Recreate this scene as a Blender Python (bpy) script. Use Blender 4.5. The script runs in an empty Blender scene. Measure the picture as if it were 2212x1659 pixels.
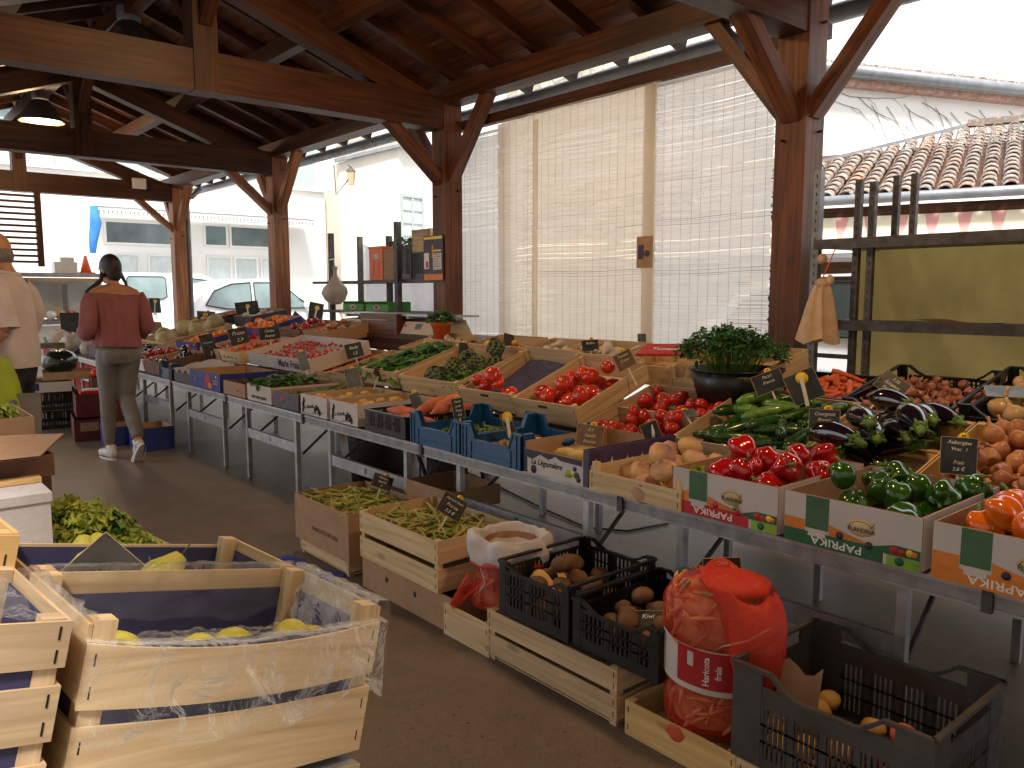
import bpy, bmesh, math, random
import numpy as np
from mathutils import Vector, Matrix, noise
random.seed(7)
D = bpy.data
scene = bpy.context.scene
COL = scene.collection
R = math.radians
# ------------------------------------------------------------------ camera
F_ = 1731.; CX, CY = 1106., 829.5; H = 1.35
TH = math.atan(196 / F_); AZ = R(40.2)
FV = Vector((math.sin(AZ) * math.cos(TH), math.cos(AZ) * math.cos(TH), -math.sin(TH)))
RV = Vector((math.cos(AZ), -math.sin(AZ), 0)); UV = RV.cross(FV)
cam = D.objects.new('camera', D.cameras.new('camera')); COL.objects.link(cam)
cam.matrix_world = Matrix((( RV.x, UV.x, -FV.x, 0), (RV.y, UV.y, -FV.y, 0), (RV.z, UV.z, -FV.z, H), (0, 0, 0, 1)))
cam.data.sensor_width = 36; cam.data.lens = 36 * F_ / 2212; cam.data.clip_end = 600; cam.data.clip_start = .05
scene.camera = cam
def P(px, py, x=None, y=None, z=None):
    "point of the real surface X=x, Y=y or Z=z seen at a photo position: used to survey where things stand"
    d = FV + (px - CX) / F_ * RV - (py - CY) / F_ * UV
    t = (z - H) / d.z if z is not None else (x / d.x if x is not None else y / d.y)
    return Vector((t * d.x, t * d.y, H + t * d.z))
# ------------------------------------------------------------------ materials
def nodes(name):
    m = D.materials.new(name); m.use_nodes = True
    nt = m.node_tree; nt.nodes.clear()
    out = nt.nodes.new('ShaderNodeOutputMaterial'); b = nt.nodes.new('ShaderNodeBsdfPrincipled')
    nt.links.new(b.outputs[0], out.inputs[0])
    return m, nt, b, out
def N(nt, t, **k):
    n = nt.nodes.new('ShaderNode' + t)
    for a, v in k.items():
        if hasattr(n, a): setattr(n, a, v)
    return n
def ramp(nt, fac, stops):
    r = N(nt, 'ValToRGB'); e = r.color_ramp.elements
    while len(e) < len(stops): e.new(.5)
    for i, (p, c) in enumerate(stops):
        e[i].position = p; e[i].color = (*c, 1)
    nt.links.new(fac, r.inputs[0]); return r.outputs[0]
def mul(c, k): return tuple(min(1, a * k) for a in c)
def mat(name, col, rough=.6, sc=8, amt=.18, col2=None, bump=.0, bsc=60, metal=0, coat=0, spec=.5, vary=.12, trans=0, coord='Object', det=4, sss=0):
    m, nt, b, out = nodes(name); L = nt.links.new
    tc = N(nt, 'TexCoord'); mp = N(nt, 'Mapping'); L(tc.outputs[coord], mp.inputs[0])
    oi = N(nt, 'ObjectInfo')
    nz = N(nt, 'TexNoise'); nz.inputs['Scale'].default_value = sc; nz.inputs['Detail'].default_value = det
    L(mp.outputs[0], nz.inputs['Vector'])
    co = N(nt, 'CombineXYZ'); mm = N(nt, 'Math', operation='MULTIPLY'); mm.inputs[1].default_value = 37; L(oi.outputs['Random'], mm.inputs[0])
    L(mm.outputs[0], co.inputs[0]); L(mm.outputs[0], co.inputs[1]); L(co.outputs[0], mp.inputs['Location'])
    c = ramp(nt, nz.outputs[0], [(.32, mul(col, 1 - amt)), (.68, mul(col2 or col, 1 + (amt if not col2 else 0)))])
    hs = N(nt, 'HueSaturation'); mr = N(nt, 'MapRange'); L(oi.outputs['Random'], mr.inputs[0])
    mr.inputs[3].default_value = 1 - vary; mr.inputs[4].default_value = 1 + vary
    L(mr.outputs[0], hs.inputs['Value']); L(c, hs.inputs['Color']); L(hs.outputs[0], b.inputs['Base Color'])
    rgm = N(nt, 'MapRange'); rgm.inputs[1].default_value = .3; rgm.inputs[2].default_value = .7; rgm.inputs[3].default_value = rough * .75; rgm.inputs[4].default_value = min(1, rough * 1.45); rn = N(nt, 'TexNoise'); rn.inputs['Scale'].default_value = sc * 2.3; rn.inputs['Detail'].default_value = 3; L(mp.outputs[0], rn.inputs['Vector']); L(rn.outputs[0], rgm.inputs[0]); L(rgm.outputs[0], b.inputs['Roughness']); b.inputs['Metallic'].default_value = metal
    b.inputs['Coat Weight'].default_value = coat; b.inputs['Specular IOR Level'].default_value = spec
    if sss: b.inputs['Subsurface Weight'].default_value = sss; b.inputs['Subsurface Radius'].default_value = (.02, .008, .004); b.inputs['Subsurface Scale'].default_value = .5
    if bump:
        n2 = N(nt, 'TexNoise'); n2.inputs['Scale'].default_value = bsc; n2.inputs['Detail'].default_value = 5; L(mp.outputs[0], n2.inputs['Vector'])
        bp = N(nt, 'Bump'); bp.inputs['Strength'].default_value = bump; bp.inputs['Distance'].default_value = .01
        L(n2.outputs[0], bp.inputs['Height']); L(bp.outputs[0], b.inputs['Normal'])
    if trans:
        ts = N(nt, 'BsdfTranslucent'); L(hs.outputs[0], ts.inputs[0]); mx = N(nt, 'MixShader'); mx.inputs[0].default_value = trans
        L(b.outputs[0], mx.inputs[1]); L(ts.outputs[0], mx.inputs[2]); L(mx.outputs[0], out.inputs[0])
    return m
def wood(name, dark, light, rough=.65, knots=True, gs=1.0, bump=.25, stain=.25):
    m, nt, b, out = nodes(name); L = nt.links.new
    uv = N(nt, 'UVMap'); mp = N(nt, 'Mapping'); mp.inputs['Scale'].default_value = (2.2 * gs, 45 * gs, 1); L(uv.outputs[0], mp.inputs[0])
    nz = N(nt, 'TexNoise'); nz.inputs['Scale'].default_value = 1; nz.inputs['Detail'].default_value = 7; nz.inputs['Distortion'].default_value = .6; L(mp.outputs[0], nz.inputs['Vector'])
    c = ramp(nt, nz.outputs[0], [(.3, dark), (.62, light)])
    mp2 = N(nt, 'Mapping'); mp2.inputs['Scale'].default_value = (1.1, 2.6, 1); L(uv.outputs[0], mp2.inputs[0])
    n2 = N(nt, 'TexNoise'); n2.inputs['Scale'].default_value = 1.3; n2.inputs['Detail'].default_value = 3; L(mp2.outputs[0], n2.inputs['Vector'])
    v = N(nt, 'MapRange'); v.inputs[1].default_value = .3; v.inputs[2].default_value = .7; v.inputs[3].default_value = 1 - stain; v.inputs[4].default_value = 1 + stain; L(n2.outputs[0], v.inputs[0])
    hs = N(nt, 'HueSaturation'); L(v.outputs[0], hs.inputs['Value']); L(c, hs.inputs['Color'])
    last = hs.outputs[0]
    if knots:
        mp3 = N(nt, 'Mapping'); mp3.inputs['Scale'].default_value = (3.5, 9, 1); L(uv.outputs[0], mp3.inputs[0])
        vo = N(nt, 'TexVoronoi'); vo.inputs['Scale'].default_value = 1; L(mp3.outputs[0], vo.inputs['Vector'])
        k = N(nt, 'MapRange'); k.inputs[1].default_value = .05; k.inputs[2].default_value = .16; k.inputs[3].default_value = .55; k.inputs[4].default_value = 0; L(vo.outputs['Distance'], k.inputs[0])
        mx = N(nt, 'Mix', data_type='RGBA'); L(k.outputs[0], mx.inputs[0]); L(last, mx.inputs[6]); mx.inputs[7].default_value = (*mul(dark, .35), 1); last = mx.outputs[2]
    L(last, b.inputs['Base Color']); b.inputs['Roughness'].default_value = rough; b.inputs['Specular IOR Level'].default_value = .3
    bp = N(nt, 'Bump'); bp.inputs['Strength'].default_value = bump; bp.inputs['Distance'].default_value = .004; L(nz.outputs[0], bp.inputs['Height']); L(bp.outputs[0], b.inputs['Normal'])
    return m
M = {}
M['timber'] = wood('stained_timber', (.026, .0075, .0028), (.072, .024, .0078), .5, gs=.7, stain=.35)
M['post'] = wood('daylit_post_timber', (.12, .040, .013), (.34, .135, .048), .5, gs=.7, stain=.35)  # daylight falling on the far posts, painted into the wood colour
M['post_shaded'] = wood('backlit_post_timber', (.055, .017, .006), (.15, .052, .018), .5, gs=.7, stain=.35)  # same timber painted darker for the backlit near posts
M['board'] = wood('roof_board', (.045, .015, .007), (.12, .042, .017), .55, gs=.6, stain=.45)
M['crate'] = wood('poplar_wood', (.50, .33, .165), (.68, .50, .29), .6, gs=1, stain=.1, bump=.15)
M['crate2'] = wood('aged_poplar_wood', (.40, .27, .15), (.60, .43, .26), .65, gs=1, stain=.18, bump=.15)
M['crate_gold'] = wood('yellow_pine_wood', (.52, .32, .12), (.68, .46, .20), .6, gs=1, stain=.12, bump=.15)
M['brown_table'] = wood('brown_table_wood', (.04, .015, .008), (.10, .04, .02), .4, knots=False)
M['case'] = wood('brown_case_wood', (.06, .02, .01), (.13, .05, .022), .4, knots=False)
M['carton'] = mat('cardboard', (.36, .215, .12), .85, 14, .1, bump=.08)
M['carton_dark'] = mat('dark_cardboard', (.14, .07, .045), .8, 14, .15)
M['carton_white'] = mat('white_card', (.56, .50, .47), .6, 6, .04, vary=.04)
M['purple_card'] = mat('purple_print', (.05, .028, .075), .4, 20, .3)
M['print_dark'] = mat('dark_print', (.035, .02, .035), .5, 30, .3)
M['print_green'] = mat('green_print', (.05, .13, .06), .5, 20, .1)
M['print_dgreen'] = mat('deep_green_print', (.01, .10, .035), .5, 20, .1)
M['print_red'] = mat('red_print', (.42, .015, .02), .5, 20, .1)
M['print_orange'] = mat('orange_print', (.62, .19, .02), .5, 20, .1)
M['print_lime'] = mat('lime_print', (.2, .38, .04), .5, 20, .2)
M['print_blue'] = mat('blue_print', (.012, .03, .20), .5, 20, .2)
M['tan'] = mat('tan_print', (.48, .36, .20), .6, 20, .05)
M['ink'] = mat('black_ink', (.03, .025, .022), .7, 20, .1, vary=0)
M['chalk'] = mat('chalk', (.72, .72, .66), .9, 60, .25, vary=.1)
M['white_ink'] = mat('white_ink', (.75, .73, .7), .7, 30, .05, vary=0)
M['slate'] = mat('slate_card', (.02, .024, .028), .32, 12, .5, vary=.3)
M['brown_glass'] = mat('smoked_card', (.16, .10, .055), .22, 12, .4)
M['grey_card'] = mat('grey_card', (.10, .12, .15), .3, 12, .4)
M['yellow'] = mat('yellow_plastic', (.78, .52, .02), .4, 5, .05)
M['white_pl'] = mat('white_plastic', (.7, .7, .66), .4, 8, .06)
M['cream_pl'] = mat('cream_plastic', (.50, .42, .32), .4, 8, .06)
M['liner'] = mat('blue_violet_liner', (.045, .043, .11), .7, 10, .2, bump=.15, bsc=20)
M['black_pl'] = mat('black_plastic', (.012, .012, .013), .35, 10, .3, bump=.03)
M['grey_pl'] = mat('grey_plastic', (.062, .057, .056), .42, 12, .2, bump=.05)
M['blue_pl'] = mat('blue_plastic', (.008, .075, .19), .32, 10, .15)
M['dblue_pl'] = mat('dark_blue_plastic', (.01, .03, .08), .35, 10, .15)
M['red_pl'] = mat('dark_red_plastic', (.12, .012, .014), .45, 10, .2)
M['oran_pl'] = mat('orange_plastic', (.72, .14, .035), .45, 10, .06)
M['green_pl'] = mat('green_card', (.06, .32, .03), .45, 10, .1)
M['alu'] = mat('aluminium', (.40, .40, .42), .42, 16, .18, metal=.75, bump=.03)
M['alu_dull'] = mat('dull_aluminium', (.28, .275, .285), .5, 16, .2, metal=.45)
M['steel'] = mat('dark_steel', (.075, .068, .066), .5, 12, .4, metal=.3)
M['zinc'] = mat('zinc', (.22, .23, .25), .45, 6, .15, metal=.3)
M['bolt'] = mat('iron_bolt', (.02, .018, .018), .5, 20, .3, metal=.6)
M['tomato'] = mat('tomato_skin', (.60, .020, .010), .22, 6, .12, col2=(.68, .05, .015), coat=.3, vary=.12)
M['tomato_dark'] = mat('ripe_tomato_skin', (.48, .012, .010), .2, 6, .12, col2=(.58, .035, .015), coat=.3, vary=.12)
M['pep_red'] = mat('red_pepper_skin', (.42, .006, .010), .13, 8, .15, coat=.6, vary=.12)
M['pep_green'] = mat('green_pepper_skin', (.015, .085, .008), .15, 9, .2, col2=(.035, .14, .012), coat=.6, vary=.2)
M['pep_orange'] = mat('orange_pepper_skin', (.75, .10, .008), .15, 6, .1, col2=(.80, .2, .012), coat=.6, vary=.08)
M['stem'] = mat('green_stem', (.10, .20, .03), .55, 20, .2)
M['stem_dk'] = mat('dark_green_stem', (.08, .12, .03), .6, 20, .2)
M['egg'] = mat('aubergine_skin', (.010, .006, .014), .1, 6, .3, coat=.9)
M['zuc'] = mat('courgette_skin', (.012, .058, .010), .24, 40, .3, col2=(.028, .10, .014), coat=.35)
M['zucl'] = mat('pale_courgette_skin', (.10, .24, .025), .28, 40, .25, col2=(.15, .30, .04), coat=.3)
M['onion'] = mat('onion_skin', (.46, .17, .065), .35, 14, .25, col2=(.58, .27, .11), vary=.15)
M['onion_y'] = mat('yellow_onion_skin', (.58, .33, .12), .3, 14, .2, col2=(.68, .46, .2))
M['shallot'] = mat('shallot_skin', (.34, .115, .07), .3, 18, .3, col2=(.48, .2, .12), vary=.2)
M['potato'] = mat('potato_skin', (.52, .30, .085), .6, 20, .15, bump=.05)
M['potato_dk'] = mat('earthy_potato_skin', (.15, .075, .035), .75, 20, .3, bump=.1)
M['sweet'] = mat('sweet_potato_skin', (.50, .13, .062), .55, 20, .25, bump=.15, bsc=30)
M['bean'] = mat('bean_pod', (.44, .36, .10), .5, 25, .2, col2=(.36, .36, .10), vary=.28)
M['beang'] = mat('green_bean_pod', (.17, .25, .05), .5, 25, .2, vary=.25)
M['borlotti'] = mat('borlotti_pod', (.50, .16, .07), .55, 22, .25, col2=(.66, .36, .17), vary=.35)
M['pea'] = mat('pea_pod', (.11, .18, .022), .45, 20, .2, vary=.2)
M['parsnip'] = mat('parsnip_skin', (.62, .44, .18), .6, 14, .15, bump=.1)
M['pear'] = mat('yellow_pear_skin', (.55, .45, .045), .4, 12, .12, col2=(.48, .44, .06), vary=.08)
M['peach'] = mat('peach_skin', (.65, .32, .06), .6, 8, .2, col2=(.66, .42, .1))
M['orange'] = mat('tangerine_skin', (.78, .20, .012), .35, 30, .08, bump=.05)
M['melon'] = mat('melon_skin', (.42, .30, .12), .55, 12, .2, col2=(.5, .42, .22), bump=.2)
M['wmelon'] = mat('dark_melon_skin', (.010, .016, .010), .2, 5, .4, coat=.5)
M['radish'] = mat('radish_skin', (.55, .02, .045), .35, 12, .15)
M['cherry'] = mat('cherry_skin', (.35, .012, .02), .2, 12, .2, coat=.3)
M['leaf'] = mat('parsley_leaf', (.022, .11, .014), .5, 20, .3, col2=(.06, .20, .03), vary=.2, trans=.25)
M['lettuce'] = mat('lettuce_leaf', (.20, .36, .03), .5, 5, .3, col2=(.56, .60, .10), vary=.15, trans=.3)
M['lettuce_dk'] = mat('dark_lettuce_leaf', (.03, .12, .012), .5, 12, .3, col2=(.12, .28, .03), vary=.15, trans=.25)
M['artichoke'] = mat('artichoke_scale', (.07, .10, .04), .55, 18, .25, col2=(.13, .16, .065))
M['cauli'] = mat('leek_leaf', (.05, .11, .035), .5, 18, .3, col2=(.12, .17, .06))
M['garlic'] = mat('garlic_skin', (.55, .47, .38), .5, 20, .15)
M['carrot'] = mat('carrot_skin', (.68, .13, .04), .5, 20, .15, vary=.15)
M['cloth_white'] = mat('white_cloth', (.62, .59, .60), .9, 10, .08, trans=.25)
M['sheet'] = mat('thin_white_sheet', (.70, .70, .72), .8, 10, .05, trans=.45)
M['cotton'] = mat('cream_cotton', (.62, .43, .28), .9, 10, .12, trans=.15)
M['bag_pl'] = mat('cloudy_plastic_bag', (.58, .52, .44), .35, 12, .1, trans=.35)
M['bag_lime'] = mat('lime_plastic_bag', (.42, .52, .02), .3, 6, .12, trans=.3, vary=0)
M['red_cloth'] = mat('red_cloth', (.35, .015, .02), .85, 10, .15)
M['foam'] = mat('polystyrene', (.60, .56, .56), .75, 60, .05, bump=.2, bsc=200)
M['skin'] = mat('skin', (.42, .19, .095), .5, 12, .08, vary=0, sss=.1)
M['hair'] = mat('dark_brown_hair', (.018, .011, .008), .45, 60, .4, vary=0, bump=.4, bsc=90)
M['hair_grey'] = mat('grey_hair', (.16, .13, .11), .6, 60, .3, vary=0, bump=.4, bsc=90)
M['blouse'] = mat('dusty_rose_cloth', (.26, .088, .086), .9, 8, .12, vary=0, bump=.1)
M['jeans'] = mat('grey_denim', (.16, .148, .14), .9, 10, .15, vary=0, bump=.1)
M['shoe'] = mat('white_leather', (.55, .53, .5), .5, 10, .08, vary=0)
M['shirt'] = mat('pink_striped_cotton', (.54, .46, .45), .9, 10, .08, vary=0)
M['trousers'] = mat('black_trousers', (.012, .012, .014), .9, 10, .2, vary=0)
M['terra'] = mat('orange_flowerpot', (.75, .12, .015), .5, 10, .06)
M['rubber'] = mat('black_rubber', (.012, .012, .012), .6, 10, .2)
M['glass_dk'] = mat('window_glass', (.10, .14, .15), .08, 2, .3, spec=.8)
M['glass_car'] = mat('car_glass', (.16, .22, .22), .06, 2, .3, spec=.8)
M['glass_cd'] = mat('dark_car_glass', (.012, .02, .02), .06, 2, .3, spec=.8)
M['curtain'] = mat('net_curtain', (.5, .55, .55), .9, 4, .1)
M['carw'] = mat('white_car_paint', (.72, .74, .76), .25, 2, .02, coat=.8, vary=.02)
M['carb'] = mat('pale_blue_car_paint', (.42, .55, .62), .25, 2, .02, coat=.8)
M['plaster'] = mat('white_plaster', (.74, .73, .70), .9, 1.2, .05, bump=.05, vary=.02)
M['plaster_c'] = mat('cream_plaster', (.70, .67, .61), .9, 1.5, .08, bump=.05, vary=.02)
M['plaster_g'] = mat('grey_green_render', (.36, .42, .41), .9, 1.5, .05, bump=.05, vary=.02)
M['ochre'] = mat('ochre_render', (.50, .36, .17), .9, 1.5, .15)
M['trim'] = mat('painted_trim', (.68, .68, .66), .7, 5, .05)
M['hillg'] = mat('hill_scrub', (.07, .12, .035), .9, .35, .4, col2=(.22, .24, .10), coord='Object')
M['cornice'] = mat('terracotta_cornice', (.34, .20, .15), .9, 9, .35)
M['slat_top'] = mat('dull_table_slats', (.10, .095, .09), .7, 12, .2)
M['vine'] = mat('bare_vine', (.12, .09, .08), .9, 10, .2)
M['lamp_glass'] = mat('ribbed_lamp_glass', (.12, .11, .10), .2, 20, .2, spec=.7)
def tile_mat():
    m, nt, b, out = nodes('canal_tiles'); L = nt.links.new
    ge = N(nt, 'NewGeometry'); tc = N(nt, 'TexCoord')
    nz = N(nt, 'TexNoise'); nz.inputs['Scale'].default_value = 3; nz.inputs['Detail'].default_value = 6; L(tc.outputs['Object'], nz.inputs['Vector'])
    c = ramp(nt, ge.outputs['Random Per Island'], [(0, (.13, .09, .075)), (.4, (.19, .14, .115)), (.8, (.24, .19, .16)), (1, (.34, .15, .08))])
    n2 = N(nt, 'TexNoise'); n2.inputs['Scale'].default_value = 14; n2.inputs['Detail'].default_value = 8; L(tc.outputs['Object'], n2.inputs['Vector'])
    li = ramp(nt, n2.outputs[0], [(.5, (0, 0, 0)), (.66, (1, 1, 1))])
    mx = N(nt, 'Mix', data_type='RGBA'); L(li, mx.inputs[0]); L(c, mx.inputs[6]); mx.inputs[7].default_value = (.36, .34, .29, 1)
    L(mx.outputs[2], b.inputs['Base Color']); b.inputs['Roughness'].default_value = .9; return m
M['tiles'] = tile_mat()
def stone_mat():
    m, nt, b, out = nodes('rubble_stone'); L = nt.links.new
    tc = N(nt, 'TexCoord'); vo = N(nt, 'TexVoronoi', feature='DISTANCE_TO_EDGE'); vo.inputs['Scale'].default_value = 3.2; L(tc.outputs['Object'], vo.inputs['Vector'])
    v2 = N(nt, 'TexVoronoi'); v2.inputs['Scale'].default_value = 3.2; L(tc.outputs['Object'], v2.inputs['Vector'])
    c1 = ramp(nt, v2.outputs['Color'], [(0, (.42, .36, .27)), (1, (.62, .56, .46))]); ed = ramp(nt, vo.outputs[0], [(.02, (0, 0, 0)), (.07, (1, 1, 1))])
    mx = N(nt, 'Mix', data_type='RGBA'); L(ed, mx.inputs[0]); mx.inputs[6].default_value = (.30, .27, .22, 1); L(c1, mx.inputs[7])
    L(mx.outputs[2], b.inputs['Base Color']); b.inputs['Roughness'].default_value = .95; return m
M['stone'] = stone_mat()
def floor_mat():
    m, nt, b, out = nodes('worn_floor'); L = nt.links.new
    tc = N(nt, 'TexCoord'); a = N(nt, 'TexNoise'); a.inputs['Scale'].default_value = 1.3; a.inputs['Detail'].default_value = 8; a.inputs['Roughness'].default_value = .65; L(tc.outputs['Object'], a.inputs['Vector'])
    c = ramp(nt, a.outputs[0], [(.32, (.095, .063, .044)), (.48, (.165, .122, .090)), (.56, (.145, .108, .080)), (.70, (.225, .175, .135))])
    g = N(nt, 'TexNoise'); g.inputs['Scale'].default_value = 160; g.inputs['Detail'].default_value = 3; L(tc.outputs['Object'], g.inputs['Vector'])
    gr = ramp(nt, g.outputs[0], [(.35, (.72, .72, .72)), (.6, (1, 1, 1)), (.78, (1.0, 1.0, 1.0))])
    mx = N(nt, 'Mix', data_type='RGBA', blend_type='MULTIPLY'); mx.inputs[0].default_value = 1; L(c, mx.inputs[6]); L(gr, mx.inputs[7])
    vo = N(nt, 'TexVoronoi'); vo.inputs['Scale'].default_value = 26; L(tc.outputs['Object'], vo.inputs['Vector'])
    sp = ramp(nt, vo.outputs['Distance'], [(.09, (1, 1, 1)), (.2, (0, 0, 0))])
    gate = N(nt, 'TexNoise'); gate.inputs['Scale'].default_value = 2.3; L(tc.outputs['Object'], gate.inputs['Vector'])
    gg = ramp(nt, gate.outputs[0], [(.5, (0, 0, 0)), (.62, (1, 1, 1))])
    mm = N(nt, 'Mix', data_type='RGBA', blend_type='MULTIPLY'); mm.inputs[0].default_value = 1; L(sp, mm.inputs[6]); L(gg, mm.inputs[7])
    m2 = N(nt, 'Mix', data_type='RGBA'); L(mm.outputs[2], m2.inputs[0]); L(mx.outputs[2], m2.inputs[6]); m2.inputs[7].default_value = (.05, .03, .022, 1)
    L(m2.outputs[2], b.inputs['Base Color'])
    rr = N(nt, 'MapRange'); rr.inputs[3].default_value = .34; rr.inputs[4].default_value = .62; L(a.outputs[0], rr.inputs[0]); L(rr.outputs[0], b.inputs['Roughness'])
    bp = N(nt, 'Bump'); bp.inputs['Strength'].default_value = .18; bp.inputs['Distance'].default_value = .002; L(g.outputs[0], bp.inputs['Height']); L(bp.outputs[0], b.inputs['Normal'])
    return m
M['floor'] = floor_mat()
M['street'] = mat('pale_street', (.30, .285, .27), .85, 2, .12, bump=.1)
def simple_trans(name, col, alpha, rough, bump=0, bsc=25, gloss=True, wave=0):
    m, nt, b, out = nodes(name); L = nt.links.new
    tr = N(nt, 'BsdfTransparent'); mx = N(nt, 'MixShader')
    b.inputs['Base Color'].default_value = (*col, 1); b.inputs['Roughness'].default_value = rough
    L(tr.outputs[0], mx.inputs[1]); L(b.outputs[0], mx.inputs[2]); L(mx.outputs[0], out.inputs[0])
    tc = N(nt, 'TexCoord')
    if wave:   # woven net: open holes between threads
        a = N(nt, 'TexWave'); a.inputs['Scale'].default_value = wave; L(tc.outputs['UV'], a.inputs['Vector'])
        b2 = N(nt, 'TexWave', bands_direction='Y'); b2.inputs['Scale'].default_value = wave; L(tc.outputs['UV'], b2.inputs['Vector'])
        mxx = N(nt, 'Math', operation='MAXIMUM'); L(a.outputs['Fac'], mxx.inputs[0]); L(b2.outputs['Fac'], mxx.inputs[1])
        s = N(nt, 'MapRange'); s.inputs[1].default_value = .62; s.inputs[2].default_value = .72; s.inputs[3].default_value = .10; s.inputs[4].default_value = alpha; L(mxx.outputs[0], s.inputs[0]); L(s.outputs[0], mx.inputs[0])
    else:
        fr = N(nt, 'Fresnel'); fr.inputs['IOR'].default_value = 1.5
        ad = N(nt, 'Math', operation='ADD'); ad.inputs[1].default_value = alpha; fm_ = N(nt, 'Math', operation='MULTIPLY'); fm_.inputs[1].default_value = .42; L(fr.outputs[0], fm_.inputs[0]); L(fm_.outputs[0], ad.inputs[0]); L(ad.outputs[0], mx.inputs[0])
    if bump:
        n = N(nt, 'TexNoise'); n.inputs['Scale'].default_value = bsc; n.inputs['Detail'].default_value = 6; n.inputs['Distortion'].default_value = 1.2; L(tc.outputs['Object'], n.inputs['Vector'])
        bp = N(nt, 'Bump'); bp.inputs['Strength'].default_value = bump; bp.inputs['Distance'].default_value = .03; L(n.outputs[0], bp.inputs['Height']); L(bp.outputs[0], b.inputs['Normal'])
        if not wave: L(bp.outputs[0], fr.inputs['Normal'])
    return m
M['film'] = simple_trans('clear_film', (.8, .78, .75), .02, .10, bump=.6, bsc=16)
M['clear'] = simple_trans('clear_glass', (.7, .75, .75), .12, .04)
M['net'] = simple_trans('red_net', (.75, .035, .012), .50, .5, wave=38)
M['net_thick'] = simple_trans('red_net_gathered', (.74, .045, .018), .96, .6, wave=46)
def reed(name, col, tr):
    m, nt, b, out = nodes(name); L = nt.links.new
    tc = N(nt, 'TexCoord'); mp = N(nt, 'Mapping'); mp.inputs['Scale'].default_value = (.01, 1.6, 110); L(tc.outputs['Object'], mp.inputs[0])
    n = N(nt, 'TexNoise'); n.inputs['Scale'].default_value = 2; L(mp.outputs[0], n.inputs['Vector'])
    c = ramp(nt, n.outputs[0], [(.3, mul(col, .88)), (.7, mul(col, 1.03))]); L(c, b.inputs['Base Color']); b.inputs['Roughness'].default_value = .6
    t = N(nt, 'BsdfTranslucent'); L(c, t.inputs[0]); mx = N(nt, 'MixShader'); mx.inputs[0].default_value = tr; L(b.outputs[0], mx.inputs[1]); L(t.outputs[0], mx.inputs[2]); L(mx.outputs[0], out.inputs[0])
    return m
M['reed_cream'] = reed('cream_reed', (.97, .93, .86), .82)
M['reed_white'] = reed('white_reed', (.96, .95, .93), .8)
M['reed_string'] = mat('blind_string', (.25, .2, .15), .8)
M['tarp'] = mat('olive_yellow_cloth', (.34, .25, .085), .8, 2.5, .22, trans=.4, vary=0, bump=.5, bsc=9)
def emis(name, col, s):
    m, nt, b, out = nodes(name); e = N(nt, 'Emission'); e.inputs[0].default_value = (*col, 1); e.inputs[1].default_value = s; nt.links.new(e.outputs[0], out.inputs[0]); return m
M['bulb'] = emis('lit_bulb', (1, .70, .38), 7)
def awning_mat():
    m, nt, b, out = nodes('striped_awning'); L = nt.links.new
    tc = N(nt, 'TexCoord'); sx = N(nt, 'SeparateXYZ'); L(tc.outputs['UV'], sx.inputs[0])
    w = N(nt, 'Math', operation='PINGPONG'); w.inputs[1].default_value = .5; L(sx.outputs[0], w.inputs[0])
    lim = N(nt, 'MapRange'); lim.inputs[1].default_value = 0; lim.inputs[2].default_value = 1; lim.inputs[3].default_value = .0; lim.inputs[4].default_value = .24; L(sx.outputs[1], lim.inputs[0])
    lt = N(nt, 'Math', operation='LESS_THAN'); L(w.outputs[0], lt.inputs[0]); L(lim.outputs[0], lt.inputs[1])
    mx = N(nt, 'Mix', data_type='RGBA'); L(lt.outputs[0], mx.inputs[0]); mx.inputs[6].default_value = (.72, .64, .48, 1); mx.inputs[7].default_value = (.60, .30, .27, 1)
    L(mx.outputs[2], b.inputs['Base Color']); b.inputs['Roughness'].default_value = .8; return m
M['awning'] = awning_mat()
def turnip_mat():
    m, nt, b, out = nodes('turnip_skin'); L = nt.links.new
    tc = N(nt, 'TexCoord'); sx = N(nt, 'SeparateXYZ'); L(tc.outputs['Object'], sx.inputs[0])
    n = N(nt, 'TexNoise'); n.inputs['Scale'].default_value = 18; L(tc.outputs['Object'], n.inputs['Vector'])
    a = N(nt, 'Math', operation='MULTIPLY_ADD'); a.inputs[1].default_value = .03; L(n.outputs[0], a.inputs[0]); L(sx.outputs[2], a.inputs[2])
    c = ramp(nt, a.outputs[0], [(.055, (.68, .42, .16)), (.075, (.58, .33, .17)), (.10, (.22, .09, .09))]); L(c, b.inputs['Base Color']); b.inputs['Roughness'].default_value = .5; return m
M['turnip'] = turnip_mat()
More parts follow.
